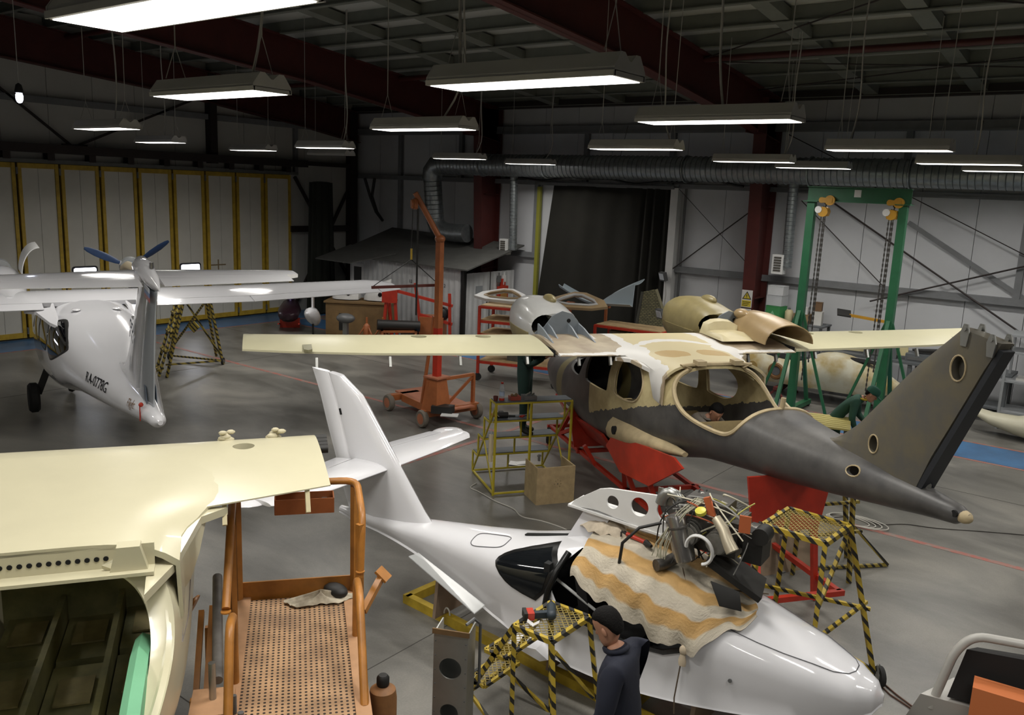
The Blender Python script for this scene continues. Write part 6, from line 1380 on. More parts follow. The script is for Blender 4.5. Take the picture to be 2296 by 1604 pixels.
floor_line('thin dark cable lying across the open floor under the grey tail', [(1860, 1163), (1905, 1160), (1950, 1170), (1975, 1178), (2030, 1177), (2100, 1186), (2200, 1193), (2296, 1201)], CABLE_D, .006)
b = thing('cable_coil', 'loose coil of grey cable on the floor behind the red jig', 'cable', onz(1705, 1160))
part(b, 'coil', mat('coil_grey', '#6c6a62', .7), lambda m: [m.tube([(.24 * math.cos(t) * (1 + .1 * k), .2 * math.sin(t) * (1 + .08 * k), .012 + .018 * k) for t in [2 * PI * j / 22 for j in range(22)]], .009, 5, closed=True) for k in range(6)], 60)
b = thing('cable_coil', 'loose coil of pale cable on the floor by the low striped stand', 'cable', onz(1900, 1168))
part(b, 'coil', CABLE, lambda m: [m.tube([(.3 * math.cos(t) * (1 + .12 * k) + .05 * k, .16 * math.sin(t) * (1 + .1 * k), .01 + .008 * k) for t in [2 * PI * j / 22 for j in range(22)]], .008, 5, closed=True) for k in range(4)], 60)
# ---------------------------------------------------------------- back of the hangar: ducts, shed, curtain, racks, clutter
def ribbed(pts, r, step, name, m, parent, amp=.02, n=18):
    pts = [Vector(p) for p in pts]; out = []; rr = []
    for a, b in zip(pts[:-1], pts[1:]):
        k = max(1, int((b - a).length / step))
        for i in range(k):
            for j, q in ((0, r), (.45, r), (.5, r + amp), (.6, r)): out.append(a + (b - a) * ((i + j) / k)); rr.append(q)
    out.append(pts[-1]); rr.append(r)
    return MB().tube(out, rr, n).build(name, m, parent, world=True, smooth=35)
D_ = thing('ventilation_duct', 'big galvanised spiral duct running along the back wall', 'duct', (-8, 20.3, 0))
ribbed([(XR - .1, 20.3, 5.18), (-18.75, 20.3, 5.18)], .31, .14, 'spiral_duct', GALV, D_)
part(D_, 'duct_elbow', GALV, lambda m: m.tube([(-18.7, 20.3, 5.18), (-18.95, 20.3, 5.12), (-19.12, 20.32, 4.95), (-19.16, 20.34, 4.7)], .325, 18), 50, True)
ribbed([(-19.16, 20.35, 4.7), (-19.1, 20.45, 3.4)], .29, .14, 'down_duct', GALV, D_)
part(D_, 'duct_elbow', GALV, lambda m: m.tube([(-19.1, 20.45, 3.42), (-19.0, 20.47, 3.2), (-18.7, 20.5, 3.06), (-18.2, 20.5, 3.04), (-17.75, 20.5, 3.06)], .29, 18), 50, True)
for k, x in enumerate((-17.0, -14.6, -10.2, -7.0, -4.8, -1.4)): MB().tube([(x, 20.3 + .335 * math.cos(t), 5.18 + .335 * math.sin(t)) for t in [2 * PI * j / 24 for j in range(24)]], .022, 5, closed=True).build('duct_band', GALV, D_, world=True)
for x in (-16.5, -12.2, -6.2, -3.6, .5): MB().cyl((x, 20.3, 5.45), (x, 20.6, 6.3), .008, n=4).build('duct_hanger', BLKST, D_, world=True)
for x, z0, z1, gx, lab in ((-16.12, 4.9, 2.75, -16.42, 'galvanised drop pipe with white grille beside the curtain'), (-7.53, 4.95, 2.95, -7.72, 'galvanised drop pipe with white grille beside the gantry')):
    t = thing('drop_pipe', lab, 'duct', (x, 20.75, z1))
    ribbed([(x, 20.7, z0), (x, 20.8, z1 - .1)], .12, .1, 'flexible_pipe', GALV, t, .014, 14)
    o = part(t, 'grille_frame', WHITE_M, lambda m: m.box(gx - .14, 20.66, z1 - .26, gx + .14, 20.9, z1 + .22), None, True)
    for k in range(6): MB().box(gx - .09, 20.645, z1 - .19 + k * .063, gx + .09, 20.66, z1 - .15 + k * .063).build('grille_slot', mat('grille_shadow', '#4d4a44', .6), o, world=True)
# curtain over the back doorway, jamb and header
OLV = mat('dark_olive_curtain', '#1e1d17', .95, var=.2, scale=2)
def curtain_fn(u, v):
    x0 = -15.05 - .45 * min(1, v * 1.3); x1 = -11.12
    x = x0 + (x1 - x0) * u; f = .05 * math.sin(u * 34) * (.4 + .6 * u ** 2) + .04 * math.sin(u * 13 + 1)
    if u > .78: f += .07 * math.sin((u - .78) * 90)
    return Vector((x, 21.28 + f, 4.66 - 4.6 * v))
ct = thing('hanging_curtain', 'large dark olive curtain hanging over the back doorway', 'curtain', (-13.2, 21.3, 0)); MBv = drape(90, 14, lambda u, v: curtain_fn(u, v) - Vector((-13.2, 21.3, 0)), 'curtain_cloth', OLV, ct, .01)
part(ct, 'curtain_rail', STEEL, lambda m: m.box(-15.7, 21.2, 4.66, -11.0, 21.36, 4.74), None, True)
part(ct, 'yellow_jamb', mat('olive_yellow_jamb', '#8b8a34', .5), lambda m: m.box(-15.66, 21.3, 0, -15.54, 21.4, 4.6), None, True)
part(ct, 'white_jamb', WHITE_M, lambda m: m.box(-11.1, 21.25, 0, -10.88, 21.49, 4.7), None, True); part(ct, 'conduit_pipe', STEEL, lambda m: m.cyl((-10.72, 21.4, 0), (-10.72, 21.4, 4.7), .035, n=10), 40, True)
rc = thing('bunched_curtain', 'dark green bunched curtain hanging in the corner by the gate', 'curtain', (-23.0, 19.0, 0))
def bunch(u, v):
    a = 2 * PI * u; r = (.42 + .12 * v) * (1 + .1 * math.sin(9 * a) + .05 * math.sin(17 * a + 2)); return Vector((r * .45 * math.cos(a), r * math.sin(a), 4.45 - 4.4 * v))
drape(73, 12, bunch, 'curtain_cloth', mat('dark_green_curtain', '#22251f', .95, var=.15), rc, .01); part(rc, 'curtain_top', mat('dark_green_curtain', '#22251f'), lambda m: m.sph((0, 0, 4.44), .4, (.45, 1, .1), 16, 6), 60)
hs = thing('hanging_hose', 'two dark hoses looped on the corner wall', 'hose', (-22.3, 21.3, 3.2))
for k in range(2):
    c = [onx(818 + 22 * k, 400, -22.2), onx(830 + 4 * k, 440, -22.2), onx(843 + 2 * k, 475, -22.2), onx(858, 495, -22.2)]
    part(hs, 'hose', BLK, lambda m: m.tube([Vector((p.x + (21.3 - p.y) * 0, min(p.y, 21.35), p.z)) for p in c], .05, 8), 60, True)
# white corrugated shed with grey lean-to roof
SX, SY = -16.45, 18.9
sh = thing('storage_shed', 'white corrugated metal shed with grey lean-to roof in the corner', 'shed', ((SX - 21.6) / 2, 20.2, 0))
CORR = mat('white_corrugated_sheet', '#bfc0c0', .45, var=.08)
def corr(o, d, nrm, L, h0, h1, name, parent):
    o = Vector(o); d = Vector(d); nrm = Vector(nrm); n = int(L / .055); bot = []; top = []
    for k in range(n + 1):
        p = o + d * (L * k / n) + nrm * (.0 if (k // 2) % 2 else .022); bot.append(p); top.append(p + Vector((0, 0, h0 + (h1 - h0) * k / n)))
    m = MB(); N_ = n + 1; m.add(bot + top + [p - nrm * .03 for p in bot] + [p - nrm * .03 for p in top], [(i, i + 1, N_ + i + 1, N_ + i) for i in range(n)] + [(2 * N_ + i, 3 * N_ + i, 3 * N_ + i + 1, 2 * N_ + i + 1) for i in range(n)] + [(N_ + i, N_ + i + 1, 3 * N_ + i + 1, 3 * N_ + i) for i in range(n)])
    return m.build(name, CORR, parent, world=True)
corr((-21.4, SY, 0), (1, 0, 0), (0, -1, 0), -SX * -1 + 21.4 - .1, 2.15, 2.1, 'shed_wall', sh)
for k, (ya, yb) in enumerate(((SY + .12, SY + 1.22), (SY + 1.26, SY + 2.4))):
    dr_ = corr((SX, ya, .08), (0, 1, 0), (1, 0, 0), yb - ya, 1.9, 1.9, 'shed_door', sh); MB().cbox((SX + .04, ya + .1 if k else yb - .15, 1.0), (.03, .03, .14)).build('door_handle', BLK, dr_, world=True)
part(sh, 'corner_post', BLK, lambda m: m.box(SX - .06, SY - .02, 0, SX + .04, SY + .08, 2.15), None, True)
part(sh, 'roof_sheet', mat('grey_shed_roof', '#4d4d4a', .8, var=.15), lambda m: m.add([(-22.0, SY - .25, 2.12), (SX + .35, SY - .25, 2.1), (SX + .35, YB - .15, 2.75), (-22.0, YB - .15, 2.95), (-22.0, SY - .25, 2.16), (SX + .35, SY - .25, 2.14), (SX + .35, YB - .15, 2.79), (-22.0, YB - .15, 2.99)], [(0, 1, 2, 3), (4, 7, 6, 5), (0, 4, 5, 1), (1, 5, 6, 2), (2, 6, 7, 3), (3, 7, 4, 0)]), None, True)
part(sh, 'porch_roof_sheet', mat('grey_shed_roof', '#4d4d4a'), lambda m: m.add([(-22.1, 18.0, 2.0), (-20.4, 18.0, 1.98), (-19.6, SY + .3, 2.3), (-22.1, SY + .6, 2.4), (-22.1, 18.0, 2.03), (-20.4, 18.0, 2.01), (-19.6, SY + .3, 2.33), (-22.1, SY + .6, 2.43)], [(0, 1, 2, 3), (4, 7, 6, 5), (0, 4, 5, 1), (1, 5, 6, 2), (2, 6, 7, 3), (3, 7, 4, 0)]), None, True)
part(sh, 'window_frame', WHITE_M, lambda m: m.box(-21.3, SY - .03, .9, -20.75, SY, 1.9), None, True); part(sh, 'window_pane', BLK, lambda m: m.box(-21.2, SY - .04, 1.0, -20.85, SY - .03, 1.8), None, True)
for x in (-18.6, -17.2): place_text(sh, '12', .14, sh.matrix_basis.inverted() @ Matrix.Translation((x, SY - .035, 1.55)) @ Matrix.Rotation(PI / 2, 4, 'X'), INK, 'bay_number')
part(sh, 'door_notice', mat('grey_notice', '#8b8f92', .6), lambda m: m.cbox((SX + .03, SY + .7, 1.45), (.01, .3, .26)), None, True)
fc_ = thing('fire_hose_cabinet', 'red framed fire cabinet with tan front on the shed door', 'cabinet', (SX + .1, SY + 1.75, .9))
part(fc_, 'frame', RED, lambda m: m.box(-.05, -.22, 0, .05, .22, .62).box(-.03, -.1, .62, .03, .1, .85)); part(fc_, 'front', mat('tan_front', '#a9793f', .6), lambda m: m.box(.05, -.16, .07, .06, .16, .55)); part(fc_, 'arrow_mark', WHITE_M, lambda m: m.box(.031, -.02, .66, .035, .02, .8))
for k, (dy_, c_) in enumerate(((-.2, STEEL), (.05, WHITE_M))):
    o = thing('shed_fitting', ('grey padlock fitting on the shed door', 'white control box on the shed door')[k], 'fitting', (SX + .1, SY + 1.75 + dy_, 1.75)); part(o, 'body', c_, lambda m: m.cbox((0, 0, 0), (.07, .12, .2)).cyl((0, 0, .1), (0, 0, .2), .02, n=8), 40)
# warning signs on the red column
SGX, SGY = -8.37, YB - .955
def sign(z, base, name, label):
    return thing(name, label, 'sign', (SGX, SGY, z))
SW = mat('sign_white', '#c8c6c2', .5); SYL = mat('sign_yellow', '#c4b03a', .5); SRD = mat('sign_red', '#a0454a', .5); SBL = mat('sign_blue', '#33478c', .5)
o = sign(1.97, None, 'warning_sign', 'warning sign with yellow triangle on the red column'); part(o, 'plate', SW, lambda m: m.box(-.14, -.012, -.18, .14, 0, .26)); part(o, 'triangle', BLK, lambda m: m.prism([(-.12, .0), (.12, .0), (0, .2)], (0, -.016, .03), (1, 0, 0), (0, 0, 1), (0, .004, 0))); part(o, 'triangle_field', SYL, lambda m: m.prism([(-.088, .018), (.088, .018), (0, .165)], (0, -.019, .03), (1, 0, 0), (0, 0, 1), (0, .003, 0))); part(o, 'exclamation_mark', BLK, lambda m: m.box(-.009, -.022, .09, .009, -.019, .15).box(-.009, -.022, .06, .009, -.019, .075)); part(o, 'caption_band', SYL, lambda m: m.box(-.12, -.016, -.16, .12, -.012, .0)); part(o, 'caption_lines', BLK, lambda m: [m.box(-.1, -.018, -.05 - .04 * k, .1 - .03 * k, -.016, -.035 - .04 * k) for k in range(3)])
o = sign(1.6, None, 'no_smoking_sign', 'no smoking sign with red ring on the red column'); part(o, 'plate', SW, lambda m: m.box(-.14, -.012, -.16, .14, 0, .16)); part(o, 'ring', SRD, lambda m: m.tube([(.105 * math.cos(t), -.014, .105 * math.sin(t)) for t in [2 * PI * k / 24 for k in range(24)]], .014, 5, closed=True)); part(o, 'slash', SRD, lambda m: m.beam((-.075, -.016, .075), (.075, -.016, -.075), .004, .02, up=(.7, 0, .7))); part(o, 'cigarette', BLK, lambda m: m.box(-.07, -.018, -.015, .07, -.014, .015))
o = sign(1.3, None, 'blue_sign', 'blue and white mandatory sign low on the red column'); part(o, 'plate', SW, lambda m: m.box(-.14, -.012, -.12, .14, 0, .12)); part(o, 'blue_field', SBL, lambda m: m.box(-.12, -.016, -.1, .12, -.012, .1))

# ---- red trolley racks with moulded parts behind the wing
def rack(label, c, rz, L, Dp, Ht, levels, m=RED):
    t = thing('rack_trolley', label, 'rack', c, rz)
    for x in (-L / 2, L / 2):
        for y in (-Dp / 2, Dp / 2):
            part(t, 'post', m, lambda q: q.box(x - .03, y - .03, .14, x + .03, y + .03, Ht)); part(t, 'castor', RUBBER, lambda q: q.cyl((x, y - .025, .09), (x, y + .025, .09), .09, n=14).box(x - .03, y - .035, .09, x + .03, y + .035, .18), 40)
    for z in levels:
        part(t, 'shelf_frame', m, lambda q: q.beam((-L / 2, -Dp / 2, z), (L / 2, -Dp / 2, z), .04, .06).beam((-L / 2, Dp / 2, z), (L / 2, Dp / 2, z), .04, .06).beam((-L / 2, -Dp / 2, z), (-L / 2, Dp / 2, z), .04, .06).beam((L / 2, -Dp / 2, z), (L / 2, Dp / 2, z), .04, .06)); part(t, 'shelf_board', WOOD, lambda q: q.box(-L / 2 + .02, -Dp / 2 + .02, z + .03, L / 2 - .02, Dp / 2 - .02, z + .05))
    return t
R1 = rack('red wheeled rack carrying moulded hatch frames behind the cream wing', (-11.9, 15.9, 0), .35, 1.9, 1.0, 1.78, (.45, 1.1, 1.42, 1.76))
R2 = rack('red wheeled rack with boxes in front of the curtain', (-10.0, 17.8, 0), .1, 1.7, .8, 1.35, (.3, .85, 1.33))
MG = mat('moulded_grey_white', '#bcbcbb', .35, var=.06); MT = mat('moulded_tan', '#9f8866', .5, var=.15)
def frame_part(label, c, rz, m1, m2, s=1.0, tilt=-.35, mirror=1):
    t = thing('hatch_frame_moulding', label, 'moulding', c, rz); outl = [(-.95, 0), (-.8, .3), (-.25, .62), (.1, .64), (.5, .4), (.95, .1), (.9, -.08), (.3, -.16), (-.5, -.14)]; inn = [(-.62, .08), (-.5, .26), (-.15, .48), (.1, .48), (.4, .28), (.62, .08), (.2, .0), (-.4, .0)]
    a = Vector((mirror * s, 0, 0)); b_ = Vector((0, math.cos(tilt), -math.sin(tilt))) * s; n_ = Vector((0, math.sin(tilt), math.cos(tilt))) * .07
    me = boolean(MB().prism(outl, (0, 0, .12), a, b_, n_).mesh('o'), [MB().prism(inn, Vector((0, 0, .12)) - n_, a, b_, n_ * 3).mesh('i')]); link('outer_shell', me, m1, t, 30)
    part(t, 'inner_lip', m2, lambda q: q.tube([Vector((0, 0, .12)) + a * x + b_ * y + n_ for x, y in inn], .035, 6, closed=True), 50); return t
frame_part('grey moulded hatch frame lying over the red rack end', (-12.45, 15.75, 1.76), .25, MG, MT, .8)
frame_part('tan lipped hatch frame lying over the red rack', (-10.75, 16.3, 1.76), .45, MT, MG, .8, -.5, -1)
t = thing('nose_fairing_moulding', 'long pale blue-grey fairing moulding in front of the curtain', 'moulding', (-11.2, 17.9, 1.75), .1); PB = mat('pale_blue_grey', '#9aa7ae', .4)
def fair(u, v):
    x = -1.0 + 2.1 * u; w_ = .15 + .25 * u; y = (v - .5) * 2 * w_; z = .32 - .34 * math.sin(min(1, u / .55) * PI / 2) + (.62 * max(0, (u - .55) / .45) ** .7 if v > .25 else .15 * max(0, u - .55)) + .1 * (2 * v - 1) ** 2
    return Vector((x, y, z))
drape(30, 14, fair, 'fairing_shell', PB, t, .02)
for x in (-.7, .3): part(t, 'support_stand', ORANGE, lambda q: q.box(x - .03, -.03, -.52, x + .03, .03, .0).box(x - .1, -.05, -.05, x + .1, .05, .0))
for k, (x, y, z, sx, sy, sz, cc, lab) in enumerate(((-10.35, 17.7, .9, .4, .3, .3, '#6d6a52', 'olive box with grass pattern on the red rack'), (-9.7, 17.7, .9, .4, .3, .3, '#a98a72', 'pinkish cardboard box on the red rack'), (-11.9, 15.8, .5, .5, .4, .3, '#5d5a50', 'grey crate on the lower shelf of the red rack'), (-11.3, 16.0, 1.15, .6, .4, .22, '#54503f', 'dark olive bin on the middle shelf of the red rack'))):
    b = thing('storage_box', lab, 'box', (x, y, z), .2); part(b, 'box_body', mat('bgbox_%d' % k, cc, .8, var=.25, scale=8), lambda q: q.box(-sx / 2, -sy / 2, 0, sx / 2, sy / 2, sz)); part(b, 'lid', mat('bgbox_%d' % k, cc), lambda q: q.box(-sx / 2 - .01, -sy / 2 - .01, sz, sx / 2 + .01, sy / 2 + .01, sz + .02))
# standing rudder skin
def mosaic():
    m = bpy.data.materials.new('patchwork_laminate'); nt, b = nodes(m); tc = N(nt, 'ShaderNodeTexCoord'); br = N(nt, 'ShaderNodeTexBrick'); br.inputs['Scale'].default_value = 5.5; br.inputs['Mortar Size'].default_value = .035
    br.inputs['Color1'].default_value = (*srgb('#6e6a4d'), 1); br.inputs['Color2'].default_value = (*srgb('#8a8461'), 1); br.inputs['Mortar'].default_value = (*srgb('#35352c'), 1); mp = N(nt, 'ShaderNodeMapping'); mp.inputs['Rotation'].default_value = (PI / 2, 0, 0)
    nt.links.new(tc.outputs['Object'], mp.inputs[0]); nt.links.new(mp.outputs[0], br.inputs['Vector']); nt.links.new(br.outputs[0], b.inputs['Base Color']); b.inputs['Roughness'].default_value = .6; return m
rp_ = onz(1450, 740, .9); t = thing('rudder_skin', 'olive patchwork rudder skin standing on edge before the curtain', 'aircraft part', (rp_.x, rp_.y, 0), .62)
part(t, 'skin', mosaic(), lambda q: q.prism([(-.35, .05), (.95, .05), (.15, 2.0), (-.15, 1.92)], (0, 0, 0), (1, 0, 0), (0, 0, 1), (0, .1, 0))); part(t, 'edge_strip', mat('rudder_edge', '#a09a7c', .5), lambda q: q.beam((.97, .05, .05), (.17, .05, 2.0), .11, .03, up=(0, 1, 0))); part(t, 'dark_edge', mat('rudder_dark', '#4b4b43', .5), lambda q: q.beam((-.36, .05, .05), (-.16, .05, 1.92), .11, .06, up=(0, 1, 0)))
for (px, py, Yd, lab) in ((1487, 620, 21.1, 'white floodlight hanging on the dark curtain'), (1481, 704, 18.8, 'dark floodlight on a stand before the curtain')):
    c = ony(px, py, Yd); t = thing('floodlight', lab, 'lamp', c, -.5); part(t, 'housing', STEEL, lambda q: q.cbox((0, 0, 0), (.26, .1, .24), 0, 0, 0, .3)); part(t, 'lens', mat('flood_lens', '#c9cfd6', .1), lambda q: q.cbox((0, -.055, -.01), (.2, .02, .17), 0, 0, 0, .3)); part(t, 'cable', WIRE, lambda q: q.tube([(.05, .05, -.1), (.1, .06, -.5), (.05, .05, -1.0), (.02, .05, -c.z + .02)], .012, 5), 60)
# ---- bench and boxes by the red column
t = thing('long_workbench', 'long grey workbench standing along the back wall', 'bench', (-4.5, 20.6, 0)); GB = mat('grey_bench', '#5d6164', .5, var=.12)
part(t, 'bench_top', GB, lambda q: q.box(-1.75, -.45, 1.0, 2.2, .45, 1.06)); [part(t, 'bench_leg', GB, lambda q: q.box(x - .04, y - .04, 0, x + .04, y + .04, 1.0)) for x in (-1.65, 0.2, 2.1) for y in (-.38, .38)]; part(t, 'lower_shelf', GB, lambda q: q.box(-1.65, -.4, .3, 2.1, .4, .34))
t = thing('box_shelf', 'grey steel shelf carrying boxes beside the red column', 'shelf', (-7.3, 20.85, 0)); part(t, 'shelf_board', GB, lambda q: q.box(-.65, -.35, 1.5, .9, .35, 1.54)); [part(t, 'shelf_leg', GB, lambda q: q.box(x - .03, y - .03, 0, x + .03, y + .03, 1.5)) for x in (-.6, .85) for y in (-.3, .3)]; part(t, 'shelf_board', GB, lambda q: q.box(-.65, -.35, .6, .9, .35, .64))
CARD = '#8d7455'
for k, (x, y, z, sx, sy, sz, cc, lab) in enumerate(((-7.68, 20.8, 1.54, .38, .36, .34, '#3d8a4f', 'green plastic box with arrow mark beside the red column'), (-7.7, 20.85, 1.9, .4, .36, .24, '#b9bcbf', 'lower white carton stacked on the green box'), (-7.7, 20.85, 2.16, .4, .34, .22, '#c3c5c7', 'upper white carton stacked on the green box'), (-7.0, 20.8, 1.54, .38, .3, .22, CARD, 'brown carton with white label on the steel shelf'), (-6.62, 20.8, 1.54, .2, .2, .32, '#c7c6c2', 'tall white carton on the steel shelf'), (-6.66, 20.82, 1.88, .2, .18, .2, '#6a5138', 'small open brown carton on the white carton'), (-7.0, 20.72, 1.78, .28, .2, .16, '#bdbdbb', 'white packet on the brown carton'))):
    b = thing('carton', lab, 'box', (x, y, z), .06 * k - .15); part(b, 'carton_body', mat('carton_%d' % k, cc, .75, var=.08), lambda q: q.box(-sx / 2, -sy / 2, 0, sx / 2, sy / 2, sz)); part(b, 'carton_flap', mat('carton_%d' % k, cc), lambda q: q.box(-sx / 2 - .005, -sy / 2 - .005, sz, sx / 2 + .005, sy / 2 + .005, sz + .012))
    if k == 0: part(b, 'arrow_mark', mat('arrow_pale', '#7ab489', .6), lambda q: q.prism([(-.08, -.02), (.08, -.02), (0, .1)], (0, -.184, .14), (1, 0, 0), (0, 0, 1), (0, .003, 0)))
b = thing('canister', 'round cream canister standing between green box and carton', 'canister', (-7.33, 20.75, 1.54)); part(b, 'body', CREAM_M, lambda q: q.lathe([(.09, 0), (.1, .02), (.1, .25), (.06, .3)], n=16), 40); part(b, 'cap', STEEL, lambda q: q.cyl((0, 0, .3), (0, 0, .34), .03, n=10), 40)
t = thing('wing_rib_panel', 'cream rib panel with round holes lying on the bench', 'aircraft part', (-5.4, 20.4, 1.0), -.05); rb = MB().prism([(-1.0, 0), (1.0, .1), (.95, .42), (-.95, .22)], (0, 0, .06), (1, 0, 0), (0, .25, .97), (0, .03, 0)).mesh('r')
link('rib_web', boolean(rb, [MB().cyl((x, -.5, z), (x, .6, z), r, n=16).mesh('c') for x, z, r in ((-.6, .2, .06), (-.2, .23, .07), (.3, .28, .09), (.75, .3, .05))]), mat('rib_cream', '#b5ab80', .5), t, 30); part(t, 'rib_cap', CREAM_M, lambda q: q.beam((-.95, .05, .28), (.95, .1, .48), .08, .02))
for k, (x, z0, lab) in enumerate(((-5.0, 1.06, 'grey machine box standing on the wall bench'), (-4.1, 1.06, 'low grey case with tools standing on the wall bench'))):
    b = thing('bench_machine', lab, 'machine', (x, 20.5, z0), .1); part(b, 'case', GB, lambda q: q.box(-.35, -.25, 0, .35, .25, .3 - .12 * k)); part(b, 'panel', STEEL, lambda q: q.box(-.3, -.262, .05, .1, -.25, .2 - .08 * k)); part(b, 'top_part', BLK, lambda q: q.cbox((.05, 0, .36 - .12 * k), (.5, .2, .06), .3).cyl((-.25, 0, .36 - .12 * k), (.25, .1, .4 - .12 * k), .025, n=8))
b = thing('yellow_lift_tool', 'yellow and black hand tool lying on the bench case', 'tool', ony(1935, 715, 20.2), .1); part(b, 'shaft', HOI, lambda q: q.beam((-.3, 0, .05), (.55, 0, -.02), .07, .06)); part(b, 'head', BLK, lambda q: q.add([(-.55, -.1, .02), (-.25, -.08, 0), (-.3, .1, .12), (-.6, .08, .14), (-.55, -.1, .05), (-.25, -.08, .03), (-.3, .1, .15), (-.6, .08, .17)], [(0, 1, 2, 3), (4, 7, 6, 5), (0, 4, 5, 1), (1, 5, 6, 2), (2, 6, 7, 3), (3, 7, 4, 0)]))
# ---- unfinished cream hull on red trestles under the gantry
HB = thing('cream_hull_moulding', 'stained cream hull moulding on red trestles behind the gantry', 'aircraft part', (-5.95, 19.4, .27), -.04)
hs_ = [(-2.1, .62, .26, .06), (-1.4, .66, .4, .0), (-.6, .58, .46, .0), (-.35, .62, .47, .0), (-.1, .8, .48, 0), (.3, .86, .47, 0), (.9, .74, .4, .02), (1.4, .56, .28, .1), (1.7, .42, .12, .22), (1.78, .36, .03, .3)]
rg = []
for x, zt, hw, zb in catmull([tuple(s) for s in hs_], 3): rg.append([(x, y * hw, zb + f * (zt - zb)) for y, f in ((0, 0), (.75, .08), (1, .35), (.96, .75), (.7, 1), (.3, 1.03), (-.3, 1.03), (-.7, 1), (-.96, .75), (-1, .35), (-.75, .08))])
def hull_stain():
    m = bpy.data.materials.new('stained_hull'); nt, b = nodes(m); tc = N(nt, 'ShaderNodeTexCoord'); n1 = N(nt, 'ShaderNodeTexNoise'); n1.inputs['Scale'].default_value = 2.5; n1.inputs['Detail'].default_value = 5; nt.links.new(tc.outputs['Object'], n1.inputs['Vector'])
    r = N(nt, 'ShaderNodeValToRGB'); e = r.color_ramp.elements; e[0].position = .35; e[0].color = (*srgb('#a8925a'), 1); e[1].position = .6; e[1].color = (*srgb('#c9c5b0'), 1); nt.links.new(n1.outputs[0], r.inputs[0]); nt.links.new(r.outputs[0], b.inputs['Base Color']); b.inputs['Roughness'].default_value = .4; return m
MB().loft(rg).build('hull_shell', hull_stain(), HB, smooth=40)
part(HB, 'cockpit_opening', DARK, lambda q: q.sph((-1.2, 0, .63), .4, (1.9, .7, .12), 18, 6).sph((.75, 0, .8), .3, (1.9, .55, .14), 18, 6), 60)
part(HB, 'round_port', mat('burnt_ring', '#6b4a24', .6), lambda q: q.tube([(-.9 + .15 * math.cos(t), -.46, .34 + .15 * math.sin(t)) for t in [2 * PI * k / 20 for k in range(20)]], .05, 6, closed=True), 50); part(HB, 'port_plug', STEEL, lambda q: q.cyl((-.9, -.47, .34), (-.9, -.44, .34), .1, n=16), 40); part(HB, 'round_patch', mat('tan_patch', '#9a8048', .6), lambda q: q.cyl((-1.5, -.425, .36), (-1.5, -.4, .36), .12, n=16), 40)
for x, lab in ((-6.6, 'red trestle under the stern of the cream hull'), (-4.9, 'red trestle under the bow of the cream hull')):
    b = thing('red_trestle', lab, 'trestle', (x - .2, 19.35, 0)); part(b, 'top_bar', RED_D, lambda q: q.box(-.05, -.5, .19, .05, .5, .26)); [part(b, 'trestle_leg', RED_D, lambda q: q.beam((s1 * .2, s2 * .48, 0), (0, s2 * .42, .2), .05)) for s1 in (-1, 1) for s2 in (-1, 1)]
b = thing('slat_pallet', 'pale yellow slatted platform beside the man in the green cap', 'pallet', onz(1835, 945, .9).xy.to_3d(), .3)
for k in range(7): part(b, 'slat', mat('pale_slat', '#b3a763', .6), lambda q: q.box(-.5, -.42 + k * .125, .9, .5, -.32 + k * .125, .93))
[part(b, 'pallet_leg', STEEL, lambda q: q.box(x - .03, y - .03, 0, x + .03, y + .03, .9)) for x in (-.45, .45) for y in (-.36, .36)]
# ---- right-hand shelf, float and scrap
t = thing('steel_shelf', 'grey steel shelf with film-wrapped goods near the painted walkway', 'shelf', (-1.45, 20.2, 0)); LS = mat('light_shelf_steel', '#8d9092', .5)
[part(t, 'shelf_post', LS, lambda q: q.box(x - .025, y - .025, 0, x + .025, y + .025, 2.0)) for x in (-.95, .95) for y in (-.4, .4)]; [part(t, 'shelf_board', LS, lambda q: q.box(-.97, -.42, z, .97, .42, z + .04)) for z in (.35, 1.0, 1.6, 1.95)]
for k, (x, z, s, cc, lab) in enumerate(((-1.9, 1.64, (.4, .3, .25), '#b7b29a', 'cream roll lying on the upper steel shelf'), (-1.5, 1.04, (.7, .5, .4), '#77777c', 'grey film-wrapped bundle on the middle steel shelf'), (-1.95, 1.04, (.5, .4, .05), '#c6c5c0', 'white panel lying flat on the steel shelf'))):
    b = thing('shelf_goods', lab, 'goods', (x, 20.15, z)); part(b, 'goods_body', mat('goods_%d' % k, cc, .5, var=.2, scale=6), lambda q: q.sph((0, 0, s[2] / 2), .48, s, 14, 8) if k < 2 else q.cbox((0, 0, s[2] / 2), s), 60)
fl = onz(2260, 965, .12); t = thing('float_moulding', 'pale cream wing float moulding lying on the floor by the shelf', 'aircraft part', (fl.x + .25, fl.y - .2, 0), -.15)
m = MB(); rg = []
for x, w_, z0, z1 in ((-.95, .02, .42, .46), (-.85, .14, .33, .5), (-.55, .22, .2, .46), (-.1, .26, .1, .48), (.35, .28, .03, .62), (.8, .28, .0, .8), (1.4, .26, .0, .95)): rg.append([(x, w_ * math.cos(a), (z0 + z1) / 2 + (z1 - z0) / 2 * math.sin(a)) for a in [2 * PI * k / 14 for k in range(14)]])
m.loft(rg).build('float_shell', mat('float_cream', '#bdb9a3', .4, var=.06), t, smooth=50)
